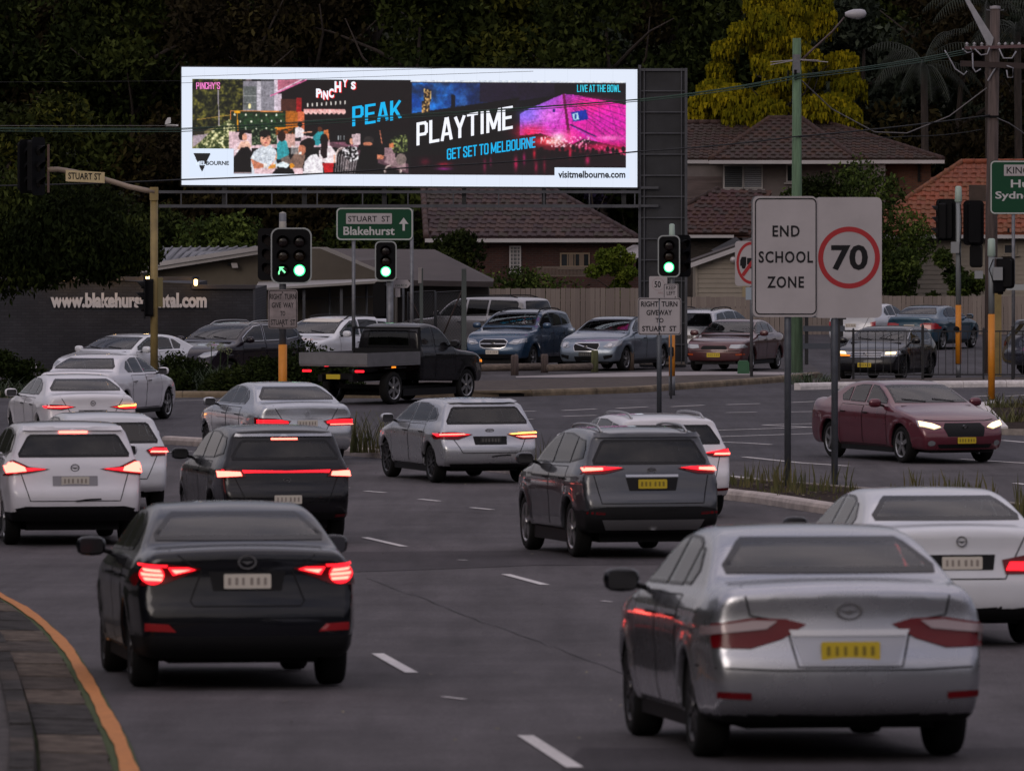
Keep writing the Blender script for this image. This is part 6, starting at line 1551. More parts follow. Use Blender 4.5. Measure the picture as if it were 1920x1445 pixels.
P([(1150, 740), (1175, 700), (1250, 690), (1290, 740), (1300, 800), (1270, 840), (1160, 830)], (240, 222, 226)); O(1195, 640, 34, 50, hair); P([(1170, 650), (1225, 650), (1220, 790), (1190, 800), (1165, 760)], (24, 10, 12)); P([(1180, 835), (1275, 835), (1270, 925), (1200, 925)], (186, 18, 26)); P([(1275, 760), (1300, 780), (1295, 840), (1275, 835)], sk)
P([(900, 830), (960, 740), (1040, 770), (1010, 900), (930, 930)], (120, 92, 80)); P([(1020, 925), (1030, 830), (1080, 770), (1130, 760), (1180, 820), (1190, 925)], (238, 230, 238)); O(1050, 690, 60, 56, hair); O(1010, 725, 34, 42, sk2); O(1070, 665, 52, 40, hair); P([(985, 745), (1010, 740), (1005, 765), (985, 765)], (250, 240, 235))
P([(610, 890), (760, 880), (1020, 880), (1020, 930), (610, 930)], (226, 190, 196)); P([(760, 930), (790, 890), (860, 860), (930, 890), (950, 930)], (10, 10, 12)); P([(790, 850), (850, 825), (910, 850), (880, 880), (800, 870)], (216, 232, 240)); O(925, 862, 20, 20, (236, 150, 30)); O(705, 860, 14, 22, (236, 226, 220)); P([(730, 870), (790, 845), (790, 880), (730, 890)], (226, 150, 60))
# wire chairs, bar guests
for cx, cy, rx, ry in ((1350, 800, 60, 95), (1450, 860, 70, 90), (1770, 900, 70, 50)):
    for k_ in (1.0, .86):
        th = np.linspace(math.pi * .9, math.pi * 2.1, 14)
        for a_, b_ in zip(th, th[1:]): LN(cx + rx * k_ * math.cos(a_), cy + ry * k_ * math.sin(a_), cx + rx * k_ * math.cos(b_), cy + ry * k_ * math.sin(b_), 8, (216, 196, 190) if k_ == 1 else (120, 100, 100), M1)
O(1400, 820, 70, 95, (96, 84, 88), .6)
for k_ in range(9): LN(1300 + k_ * 22, 760, 1290 + k_ * 20, 925, 4, (178, 166, 170), M1, .8)
for k_ in range(6): LN(925 + k_ * 10, 690, 920 + k_ * 12, 760, 3, (220, 216, 216), M1, .9)
m = inside([M1(1345, 720), M1(1400, 690), M1(1470, 700), M1(1490, 800), M1(1420, 830), M1(1350, 770)], PX, PY); put(m, mix3((10, 8, 10), (230, 222, 228), (N3 - .46) * 6)); O(1405, 640, 34, 42, hair); O(1425, 650, 18, 28, sk)
P([(1425, 590), (1500, 585), (1500, 680), (1440, 690)], (196, 170, 176)); P([(1480, 800), (1510, 700), (1600, 690), (1650, 720), (1640, 900), (1500, 900)], (9, 8, 9)); O(1570, 640, 42, 34, (40, 34, 34)); O(1560, 672, 40, 16, sk2); P([(1640, 760), (1700, 770), (1690, 800), (1640, 800)], sk2)
LN(1662, 560, 1680, 670, 7, (206, 120, 90), M1); RC(1700, 700, 1790, 780, (150, 118, 126), f=M1); P([(1720, 770), (1880, 800), (1880, 900), (1700, 830)], (150, 120, 126)); O(1840, 800, 44, 48, (120, 104, 100))
m = inside([M1(1740, 640), M1(1800, 600), M1(1890, 590), M1(1900, 740), M1(1780, 750)], PX, PY); put(m, mix3((16, 22, 12), (150, 160, 90), (N3 - .42) * 2.6)); P([(1740, 670), (1780, 660), (1780, 700), (1740, 700)], (190, 110, 70))
for cx in (1310, 1330, 1360): RC(cx, 600, cx + 8, 640, (170, 176, 180), f=M1)
# pink scalloped awning and bottles
RC(1025, 380, 1370, 400, (244, 150, 150), f=M1)
for i in range(9): O(1045 + i * 39, 402, 19, 22, (252, 190, 186))
for i in range(9): O(1058 + i * 39, 345 - i * 3, 5, 18, (220, 214, 206))
LN(1020, 478, 1900, 430, 3, (40, 52, 48), M1)
# right picture
RC(770, 152, 1174, 329, (14, 10, 16))
blue = mix3((10, 58, 140), (36, 130, 226), (N1 - .35) * 2.2); cl = mix3((0, 0, 0), (60, 40, 90), N1)
m = inside([(772, 153), (970, 153), (970, 182), (850, 200), (772, 212)], PX, PY); put(m, blue); put(m, np.clip(cl, 0, 255), np.clip((PX - 820) / 130, 0, .95))
put(m, (20, 34, 62), np.clip((vnoise(26, 9) - .52) * 4, 0, .8))
put(inside([(900, 153), (1040, 153), (1040, 190), (900, 190)], PX, PY), (24, 16, 34), .9)
for (x0, y0, x1, y1) in ((795, 165, 809, 190), (791, 188, 806, 212)):
    m = inside([(x0, y0), (x1, y0 + 2), (x1, y1), (x0, y1)], PX, PY); put(m, mix3((30, 24, 24), (250, 190, 110), (N3 - .4) * 3))
m = inside([(846, 176), (854, 177), (853, 208), (845, 208)], PX, PY); put(m, (12, 12, 22))
PL([(770, 214), (850, 202), (973, 181), (973, 250), (1016, 246), (1016, 276), (770, 300)], (10, 8, 11))
# tent
dome = [(975, 212)] + [M2(*p) for p in ((1000, 360), (1100, 320), (1200, 270), (1280, 240), (1400, 250), (1520, 275), (1800, 330), (1800, 700), (1640, 660), (1450, 620), (1330, 680), (1100, 640), (1090, 580), (915, 590))]
m = inside(dome, PX, PY)
t_ = (PX - 975) / 200; v_ = (PY - 170) / 100
tent = mix3((122, 110, 240), (236, 30, 170), t_ * 1.5 + v_ * .5 - .1); tent = tent * (1 - .35 * np.clip(v_ - .4, 0, 1)[..., None] * np.clip(t_, 0, 1)[..., None])
put(m, tent)
def E2(cx, cy, rx, ry, col, a=1.0, soft=True): EL(cx, cy, rx, ry, col, a, M2, soft)
E2(1150, 420, 120, 60, (250, 120, 240), .7); E2(1010, 560, 130, 70, (250, 20, 70), .9); E2(1480, 330, 180, 60, (255, 30, 120), .7); E2(1650, 480, 150, 90, (200, 20, 170), .6); E2(1000, 420, 90, 90, (120, 110, 250), .5)
for i in range(8): LN(1290, 250 + i * 8, 1800, 300 + i * 62, 3, (90, 10, 90), M2, .75)
for i in range(7): LN(1330 + i * 80, 262 + i * 9, 1160 + i * 150, 640 + i * 8, 2.5, (120, 14, 110), M2, .55)
for i in range(5): LN(980, 560 - i * 20, 1330, 600 - i * 55, 3, (255, 150, 250), M2, .35)
PL([M2(*p) for p in ((910, 300), (1280, 240), (1200, 272), (1100, 320), (1000, 362), (912, 375))], (10, 8, 14))
PL([(1270, 238), (1290, 238), (1345, 630), (1320, 640)], (96, 10, 60), f=M2); PL([(1340, 395), (1470, 372), (1488, 452), (1362, 476)], (14, 40, 150), f=M2); PL([(1350, 410), (1400, 396), (1410, 455), (1366, 465)], (180, 220, 240), f=M2); EL(1380, 430, 10, 22, (30, 60, 150), f=M2)
RC(1187, 366, 1208, 396, (50, 24, 110), f=M2)
LN(1340, 500, 1550, 600, 12, (40, 14, 80), M2); LN(1360, 520, 1560, 640, 5, (180, 90, 220), M2)
PL([(915, 600), (1090, 575), (1330, 660), (1800, 690), (1800, 920), (915, 935)], (34, 4, 16), f=M2)
E2(1160, 640, 160, 46, (255, 40, 60), .95); E2(1250, 610, 80, 44, (255, 220, 230), .95); E2(1330, 600, 60, 50, (255, 60, 150), .8); E2(1200, 650, 60, 22, (255, 200, 190), .9); E2(1270, 740, 160, 60, (150, 10, 40), .7); E2(1660, 610, 110, 22, (255, 120, 200), .9); E2(1600, 690, 170, 40, (230, 10, 90), .8); E2(1760, 740, 50, 60, (240, 20, 60), .7)
put(inside([M2(1090, 600), M2(1500, 600), M2(1500, 690), M2(1090, 690)], PX, PY) & (N3 > .62), (255, 210, 220), .8)
put(inside([M2(1400, 640), M2(1800, 700), M2(1800, 760), M2(1400, 700)], PX, PY) & (N3 > .58), (250, 90, 150), .6)
for i, cx in enumerate(range(1060, 1800, 42)): EL(cx + rgn.uniform(-10, 10), 715 + rgn.uniform(-20, 26), 15, 24, (14, 4, 10), f=M2); EL(cx + rgn.uniform(-10, 10), 770 + rgn.uniform(-10, 20), 26, 36, (16, 4, 10), f=M2)
put(inside([M2(915, 700), M2(1800, 760), M2(1800, 930), M2(0, 930), M2(0, 780)], PX, PY), (14, 3, 9), .82)
for cx, cy, rx, ry, c_ in ((880, 830, 16, 60, (190, 20, 80)), (950, 790, 12, 50, (160, 16, 90)), (1035, 750, 12, 46, (200, 20, 50)), (620, 850, 14, 60, (120, 16, 60)), (670, 820, 10, 40, (100, 14, 60)), (1120, 850, 12, 60, (110, 10, 40)), (1480, 800, 18, 40, (190, 20, 90)), (1335, 740, 12, 40, (220, 20, 70)), (285, 845, 60, 20, (150, 10, 40)), (280, 880, 60, 12, (150, 30, 130)), (120, 820, 40, 30, (80, 8, 30)), (1050, 860, 14, 50, (150, 14, 60))):
    E2(cx, cy, rx, ry, c_, .85)
# photographic grain and softness
_f = rgn.random(PX.shape); _n = 1 + (.42 * (N3 - .5) + .30 * (_f - .5) + .25 * (N2 - .5))
_m = (PX > 361) & (PX < 1174) & (PY > 149) & (PY < 329)
IMG[_m] = np.clip(IMG[_m] * _n[_m][:, None] + 3, 0, 255)
_s = IMG.copy()
_s[1:-1, 1:-1] = (IMG[1:-1, 1:-1] * 4 + (IMG[:-2, 1:-1] + IMG[2:, 1:-1] + IMG[1:-1, :-2] + IMG[1:-1, 2:]) * 1.5) / 10
IMG[_m] = _s[_m]
_o = ~_m; IMG[_o] = (226, 234, 250)
# white notches
RC(355, 281, 438.5, 335, (222, 234, 253)); RC(1040, 313.5, 1180, 335, (222, 234, 253))
PL([(362.5, 290), (395, 290), (379, 325.5)], (18, 18, 22))
# module seams, barely visible
seam = ((np.arange(NX) % 34) == 0); IMG[seam] *= .975
# map to linear and build the screen
L_ = IMG / 255.0; L_ = np.where(L_ <= .04045, L_ / 12.92, ((L_ + .055) / 1.055) ** 2.4)
vx = np.linspace(bx(X0), bx(X1), NX + 1)
top0, top1, bot0, bot1 = bz(126), bz(130.5), bz(347.5), bz(352)
VV = np.zeros((NX + 1, NY + 1, 3))
u_ = np.linspace(0, 1, NX + 1)[:, None]; w_ = np.linspace(0, 1, NY + 1)[None, :]
VV[..., 0] = vx[:, None]; VV[..., 1] = -.02; VV[..., 2] = (top0 + (top1 - top0) * u_) * (1 - w_) + (bot0 + (bot1 - bot0) * u_) * w_
idx = np.arange((NX + 1) * (NY + 1)).reshape(NX + 1, NY + 1)
Qd = np.stack([idx[:-1, :-1], idx[:-1, 1:], idx[1:, 1:], idx[1:, :-1]], -1).reshape(-1, 4)
me = bpy.data.meshes.new('screen'); me.vertices.add(VV.size // 3); me.vertices.foreach_set('co', VV.astype('f').ravel())
nq = len(Qd); me.loops.add(nq * 4); me.loops.foreach_set('vertex_index', Qd.astype('i').ravel()); me.polygons.add(nq)
me.polygons.foreach_set('loop_start', np.arange(0, nq * 4, 4, dtype='i')); me.polygons.foreach_set('loop_total', np.full(nq, 4, 'i')); me.update()
ca = me.color_attributes.new('picture', 'FLOAT_COLOR', 'CORNER')
cc = np.ones((nq, 4, 4), 'f'); cc[..., :3] = L_.reshape(-1, 3)[:, None, :]; ca.data.foreach_set('color', cc.ravel())
ms = bpy.data.materials.new('led_screen'); ms.use_nodes = True; nt = ms.node_tree; bs = nt.nodes['Principled BSDF']
at_ = nt.nodes.new('ShaderNodeAttribute'); at_.attribute_name = 'picture'
bs.inputs['Base Color'].default_value = (.01, .01, .01, 1); bs.inputs['Roughness'].default_value = .6
nt.links.new(at_.outputs['Color'], bs.inputs['Emission Color']); bs.inputs['Emission Strength'].default_value = 0.95
me.materials.append(ms)
screen = link(bpy.data.objects.new('screen', me), bill)
def e8(n_, r, g_, b_, s=1.0): return emis(n_, hexc(r, g_, b_), s)
SW = e8('led_white', 240, 242, 252); SB = e8('led_blue', 30, 178, 236); SP = e8('led_pink', 246, 130, 206); SN = mat('led_black', (.004, .004, .005), .6); SRD = e8('led_red', 226, 36, 36); SWH = e8('led_paper', 222, 234, 253); SC2 = e8('led_cyan', 56, 200, 226)
def bt(text, x0, y0, x1, y1, m, bold=.0, shear=0.0, y=-.028, **kw):
    q0x, q1x = bx(x0), bx(x1); z0, z1 = bz(y1), bz(y0)
    return lettering(text, q0x, z0, q1x, z1, y, m, screen, bold=bold, shear=shear, **kw)
# condensed block capitals drawn as strokes in a unit cell: (width, [polylines])
GL = {'P': (.42, [[(0, 0), (0, 1), (.8, 1), (1, .9), (1, .55), (.8, .45), (0, .45)]]), 'E': (.38, [[(1, 0), (0, 0), (0, 1), (1, 1)], [(0, .52), (.85, .52)]]), 'A': (.44, [[(0, 0), (.42, 1), (.58, 1), (1, 0)], [(.2, .25), (.8, .25)]]),
      'K': (.44, [[(0, 0), (0, 1)], [(.95, 1), (.1, .42)], [(.35, .6), (1, 0)]]), 'L': (.36, [[(0, 1), (0, 0), (1, 0)]]), 'Y': (.44, [[(0, 1), (.5, .42), (.5, 0)], [(1, 1), (.5, .42)]]), 'T': (.40, [[(0, 1), (1, 1)], [(.5, 1), (.5, 0)]]),
      'I': (.13, [[(.5, 0), (.5, 1)]]), 'M': (.58, [[(0, 0), (0, 1), (.5, .1), (1, 1), (1, 0)]]), 'G': (.42, [[(1, .72), (1, .9), (.8, 1), (.2, 1), (0, .9), (0, .1), (.2, 0), (.8, 0), (1, .1), (1, .48), (.55, .48)]]),
      'S': (.40, [[(1, .75), (1, .9), (.8, 1), (.2, 1), (0, .9), (0, .66), (1, .34), (1, .1), (.8, 0), (.2, 0), (0, .1), (0, .25)]]), 'O': (.42, [[(.2, 0), (0, .1), (0, .9), (.2, 1), (.8, 1), (1, .9), (1, .1), (.8, 0), (.2, 0)]]),
      'B': (.42, [[(0, 0), (0, 1), (.8, 1), (1, .9), (1, .62), (.8, .53), (0, .53)], [(.8, .53), (1, .44), (1, .1), (.8, 0), (0, 0)]]), 'U': (.42, [[(0, 1), (0, .1), (.2, 0), (.8, 0), (1, .1), (1, 1)]]), 'R': (.42, [[(0, 0), (0, 1), (.8, 1), (1, .9), (1, .6), (.8, .5), (0, .5)], [(.72, .5), (1, 0)]]),
      'N': (.44, [[(0, 0), (0, 1), (1, 0), (1, 1)]]), 'V': (.42, [[(0, 1), (.5, 0), (1, 1)]]), 'H': (.42, [[(0, 0), (0, 1)], [(1, 0), (1, 1)], [(0, .5), (1, .5)]]), 'W': (.60, [[(0, 1), (.25, 0), (.5, .9), (.75, 0), (1, 1)]]), 'C': (.42, [[(1, .72), (1, .9), (.8, 1), (.2, 1), (0, .9), (0, .1), (.2, 0), (.8, 0), (1, .1), (1, .3)]]), "'": (.10, [[(.5, 1), (.5, .75)]]), ' ': (.16, [])}
def block(text, xl, yb, yt, xr, rise, m, th=.15, y=-.028):
    """capitals between photo columns xl..xr; yb/yt bottom and top at the left end, the line rising by `rise` px to the right"""
    tot = sum(GL[c][0] + th + .07 for c in text) - .07; sc = (xr - xl) / tot; H_ = yb - yt; x = 0
    for c in text:
        w, strokes = GL[c]; mb = MB(); e = 0
        if not strokes: x += w + .07; continue
        for st in strokes:
            for a, b in zip(st, st[1:]):
                P = []
                for (u, v) in (a, b): P.append(((x + th / 2 + u * w) * sc, (th * .42 + v * (1 - th * .84)) * H_))
                (ax_, az_), (bx_, bz_) = P; dx, dz = bx_ - ax_, bz_ - az_; l = math.hypot(dx, dz); hx = th * sc / 2; hz = th * .42 * H_
                nx_2, nz_2 = -dz / l, dx / l; k_ = math.hypot(nx_2 * hx, nz_2 * hz); ex, ez = dx / l, dz / l; ke = math.hypot(ex * hx, ez * hz); q = []
                if abs(ex) > .2 and abs(ez) > .2: ke *= .25
                for (sx_, sz_, s1, s2) in ((ax_, az_, -1, -1), (bx_, bz_, 1, -1), (bx_, bz_, 1, 1), (ax_, az_, -1, 1)):
                    X_ = sx_ + ex * ke * s1 * .98 + nx_2 * k_ * s2; Z_ = sz_ + ez * ke * s1 * .98 + nz_2 * k_ * s2
                    q.append((bx(xl + X_), y - .0004 * e, bz(yb - Z_ - rise * X_ / (xr - xl))))
                mb.add(q, [(0, 1, 2, 3)]); e += 1
        mb.build('letter', m, screen); x += w + th + .07
block("PINCHY'S", 368, 167.5, 154.5, 412.5, 0, SP)
bt('MELBOURNE', 367, 302.2, 429.5, 310, SN, .03, y=-.026)
bt('MEL', 367, 302.2, 386.5, 310, SWH, .03, y=-.034)
bt('visitmelbourne.com', 1046.5, 320.5, 1172.5, 334, SN, .03)
block('LIVE AT THE BOWL', 1082, 173, 159.5, 1167.5, 0, SC2)
block('PEAK', 660.5, 237.5, 200.5, 753.5, 14, SB)
block('PLAYTIME', 781, 273.5, 230.5, 961.5, 32, SW)
block('GET SET TO MELBOURNE', 838, 300, 279.5, 1010.5, 24, SB)
for ch_, cx, cy, w__, h__ in (('P', 1150, 245, 44, 74), ('i', 1175, 258, 12, 52), ('N', 1208, 262, 42, 74), ('C', 1255, 246, 44, 78), ('H', 1310, 192, 54, 92), ('Y', 1370, 162, 40, 66), ("S", 1440, 182, 40, 66)):
    x_, y_ = M1(cx, cy); w2, h2 = w__ / 4.465 / 2, h__ / 4.465 / 2
    bt(ch_, x_ - w2 + 1.6, y_ - h2 + 1.2, x_ + w2 + 1.6, y_ + h2 + 1.2, SRD, .07, y=-.025)
    bt(ch_, x_ - w2, y_ - h2, x_ + w2, y_ + h2, SW, .05, y=-.031)
# frame, box behind, walkway, column
FRM = mat('billboard_frame', (.008, .009, .012), .5); STL = mat('billboard_steel', (.075, .078, .09), .5, .4, var=.2, scale=2); MESHD = mat('column_mesh', (.026, .027, .031), .75, var=.4, scale=.9, detail=6)
k = MB(); k.prism([(bx(339), bz(350)), (bx(1197), bz(354.5)), (bx(1197), bz(128)), (bx(339), bz(123.5))], .0, .75); k.build('cabinet', FRM, bill)
for (x0, y0, x1, y1, th) in ((339, 124.8, 1197, 129.3, .035), (339, 348.6, 1197, 353.2, .05)):
    k = MB(); a_, b_ = Vector((bx(x0), -.03, bz(y0))), Vector((bx(x1), -.03, bz(y1)))
    k.prism([(a_.x, a_.z - th / 2), (b_.x, b_.z - th / 2), (b_.x, b_.z + th / 2), (a_.x, a_.z + th / 2)], -.05, .05); k.build('frame_bar', FRM, bill)
for (x_, y0, y1) in ((339.3, 124.5, 349.5), (1196.4, 128.5, 354)):
    k = MB(); k.box((bx(x_), 0, (bz(y0) + bz(y1)) / 2), (.035, .1, bz(y0) - bz(y1))); k.build('frame_bar', FRM, bill)
for yy, r_ in ((360, .04), (386.5, .045)): MB().box(((bx(298) + bx(1197)) / 2, -.15, bz(yy)), (bx(1197) - bx(298), .05, r_ * 2)).build('walkway_rail', STL, bill)
MB().box(((bx(298) + bx(1197)) / 2, .25, bz(388)), (bx(1197) - bx(298), .7, .03)).build('walkway_deck', STL, bill)
for i in range(11): MB().box((bx(340 + i * 85), -.15, bz(373)), (.035, .035, bz(360) - bz(386))).build('walkway_post', STL, bill)
for i in range(6): MB().box((bx(420 + i * 150), .35, bz(367)), (.12, .7, .5)).build('cabinet_bracket', FRM, bill)
k = MB(); k.box(((bx(1200) + bx(1286)) / 2, .75, (bz(128) + bz(688)) / 2), (bx(1286) - bx(1200), 1.2, bz(128) - bz(688))); k.build('column_cladding', MESHD, bill)
for px, w_, hh in ((1199.5, .075, 122), (1286.5, .075, 128), (1208, .03, 128), (1278, .03, 128)):
    MB().box((bx(px), .10, (bz(hh) + bz(682)) / 2), (w_, .08, bz(hh) - bz(682))).build('column_rail', STL, bill)
yy = 131
while yy < 690:
    MB().box(((bx(1200) + bx(1287)) / 2, .115, bz(yy)), (bx(1287) - bx(1200), .05, .035 if yy > 135 else .07)).build('cladding_joint', STL, bill); yy += 39.6
for py in (352, 386): MB().box((bx(1218), .05, bz(py)), (.5, .05, .07)).build('bracket', STL, bill)
k = MB(); 
for i in range(14): k.tube([(bx(1202 + i * 6), .2, bz(682)), (bx(1202 + i * 6 + (3 if i % 2 else -3)), .1, bz(698))], .018, 5)
o = k.build('anchor_cage', GALV, bill); o['kind'] = 'stuff'
MB().box(((bx(1198) + bx(1288)) / 2, .12, bz(681)), (bx(1288) - bx(1198), .1, .08)).build('base_beam', mat('base_beam_tan', (.2, .17, .14), .6), bill)
MB().box(((bx(1200) + bx(1286)) / 2, .75, bz(694)), (bx(1290) - bx(1197), 1.4, .1)).build('footing', CONC, bill)
# ------------------------------------------------------------ buildings and fences beyond the crossing
def brick_mat(name, c1, c2, mortar, scale=1.0, bw=.23, bh=.076):
    m = mat(name, c1, .85); nt = m.node_tree; b = nt.nodes['Principled BSDF']; tc = nt.nodes.new('ShaderNodeTexCoord')
    mp = nt.nodes.new('ShaderNodeMapping'); mp.inputs['Rotation'].default_value = (R(90), 0, 0)
    br = nt.nodes.new('ShaderNodeTexBrick'); br.inputs['Scale'].default_value = 1; br.inputs['Brick Width'].default_value = bw; br.inputs['Row Height'].default_value = bh; br.inputs['Mortar Size'].default_value = .008
    br.inputs['Color1'].default_value = (*c1, 1); br.inputs['Color2'].default_value = (*c2, 1); br.inputs['Mortar'].default_value = (*mortar, 1)
    nt.links.new(tc.outputs['Object'], mp.inputs['Vector']); nt.links.new(mp.outputs['Vector'], br.inputs['Vector'])
    n = nt.nodes.new('ShaderNodeTexNoise'); n.inputs['Scale'].default_value = .9; n.inputs['Detail'].default_value = 7; nt.links.new(tc.outputs['Object'], n.inputs['Vector'])
    mr = nt.nodes.new('ShaderNodeMapRange'); mr.inputs[1].default_value = .3; mr.inputs[2].default_value = .7; mr.inputs[3].default_value = .7; mr.inputs[4].default_value = 1.2; nt.links.new(n.outputs['Fac'], mr.inputs[0])
    vm = nt.nodes.new('ShaderNodeVectorMath'); vm.operation = 'SCALE'; nt.links.new(br.outputs['Color'], vm.inputs[0]); nt.links.new(mr.outputs[0], vm.inputs['Scale']); nt.links.new(vm.outputs[0], b.inputs['Base Color'])
    bp = nt.nodes.new('ShaderNodeBump'); bp.inputs['Strength'].default_value = .5; bp.inputs['Distance'].default_value = .01; nt.links.new(br.outputs['Fac'], bp.inputs['Height']); bp.invert = True; nt.links.new(bp.outputs['Normal'], b.inputs['Normal'])
    return m
BRKD = brick_mat('brick_painted_dark', (.040, .040, .048), (.029, .029, .036), (.022, .022, .027))
BRKR = brick_mat('brick_dark_red', (.060, .018, .012), (.038, .012, .009), (.05, .04, .036))
BRKO = brick_mat('brick_orange', (.12, .045, .024), (.085, .034, .02), (.07, .05, .04))
BRKG = brick_mat('brick_brown', (.055, .042, .036), (.040, .031, .027), (.04, .035, .03))
WALLB = mat('wall_beige', (.135, .115, .088), .8, var=.18, scale=.8, detail=7)
WALLP = mat('wall_pinkish', (.15, .128, .125), .8, var=.18, scale=1.2, detail=7)
BOARD = mat('board_cream', (.26, .225, .18), .7, var=.08, scale=2)
FASC = mat('fascia_white', (.42, .40, .40), .6, var=.1, scale=1)
FENCEM = [mat('paling_cream_%d' % i, c, .8, var=.16, scale=2.2, stretch=(4, 4, .5), detail=6) for i, c in enumerate(((.215, .175, .150), (.195, .158, .138), (.23, .19, .165)))]
WGLASS = mat('window_glass', (.02, .024, .028), .08, ior=1.6)
ROOFM = mat('roof_sheet_grey', (.15, .15, .165), .5, .2, var=.1, scale=.6)
ROOFB = mat('roof_membrane_brown', (.062, .049, .048), .75, var=.22, scale=.7, detail=7)
def tmats(base, n, sp, seed):
    r = random.Random(seed); return [mat('%s_%d' % (base[0], i), tuple(max(.004, c * r.uniform(1 - sp, 1 + sp)) for c in base[1]), .8, var=.3, scale=5) for i in range(n)]
T_BRN = tmats(('tile_brown', (.044, .017, .014)), 4, .25, 1); T_RED = tmats(('tile_dark_red', (.036, .011, .009)), 4, .3, 2); T_ORG = tmats(('tile_orange', (.20, .048, .024)), 4, .2, 3); T_GRY = tmats(('tile_brown_grey', (.044, .024, .021)), 4, .28, 4)
def tile_face(parent, A, B, C, D_, mats, tw=.33, tl=.345, limit=300, seed=0, lift=.03):
    """A..B eave, D..C ridge. tiles laid in courses over the plane, clipped to the hips"""
    A, B, C, D_ = map(Vector, (A, B, C, D_)); r = random.Random(seed)
    ux = (B - A).normalized(); mid = ((C + D_) / 2 - (A + B) / 2); up = (mid - ux * mid.dot(ux)); Ls = up.length; up.normalize(); nn = ux.cross(up).normalized()
    if nn.z < 0: nn = -nn
    prof = [(-.5, .0), (-.34, .028), (-.12, .034), (.05, .006), (.32, .002), (.5, .0)]
    mb = MB(); vs = []
    for v_, dz_ in ((0, .032), (1.12, .0)):
        for (p, q) in prof: vs.append((p * tw * .985, v_ * tl, q + dz_))
    k = len(prof); mb.add(vs, [(i, i + 1, i + 1 + k, i + k) for i in range(k - 1)])
    mb.add([(prof[0][0] * tw, 0, -.01), (prof[-1][0] * tw, 0, -.01), (prof[-1][0] * tw, 0, .032), (.05 * tw, 0, .038), (-.12 * tw, 0, .066), (-.34 * tw, 0, .06), (prof[0][0] * tw, 0, .032)], [(0, 1, 2, 3, 4, 5, 6)])
    mes = [mb.mesh('tile', m_) for m_ in mats]; cnt = 0; rest = MB(); base = MB(); rest_m = mats[0]
    nr = max(1, int(Ls / tl))
    for j in range(nr):
        f = (j + .2) / (Ls / tl); a = A.lerp(D_, min(1, f)); b = B.lerp(C, min(1, f)); W_ = (b - a).dot(ux); n = int(W_ / tw)
        if n < 1: continue
        for i in range(n):
            p = a + ux * ((i + .5) * tw + (W_ - n * tw) / 2) + nn * lift
            M = Matrix((( ux.x, up.x, nn.x, p.x), (ux.y, up.y, nn.y, p.y), (ux.z, up.z, nn.z, p.z), (0, 0, 0, 1))) @ Matrix.Rotation(R(r.uniform(-1, 1)), 4, 'Z') @ Matrix.Translation((0, 0, r.uniform(-.004, .006)))
            if cnt < limit:
                o = bpy.data.objects.new('tile', mes[r.randrange(len(mes))]); o.matrix_basis = M; link(o, parent); cnt += 1
            else: rest.add([M @ Vector(v) for v in mb.v], mb.f)
    if rest.v:
        o = rest.build('tiles', rest_m, parent); o['kind'] = 'stuff'
def caps(parent, a, b, m, r=.11, step=.42):
    a, b = Vector(a), Vector(b); n = max(1, int((b - a).length / step)); d_ = (b - a) / n
    me_ = None
    for i in range(n):
        p0 = a + d_ * i; p1 = a + d_ * (i + 1.06)
        MB().tube([p0 + Vector((0, 0, .03)), p1 + Vector((0, 0, .055))], [r * 1.05, r * .92], 8).build('ridge_tile', m, parent, True)
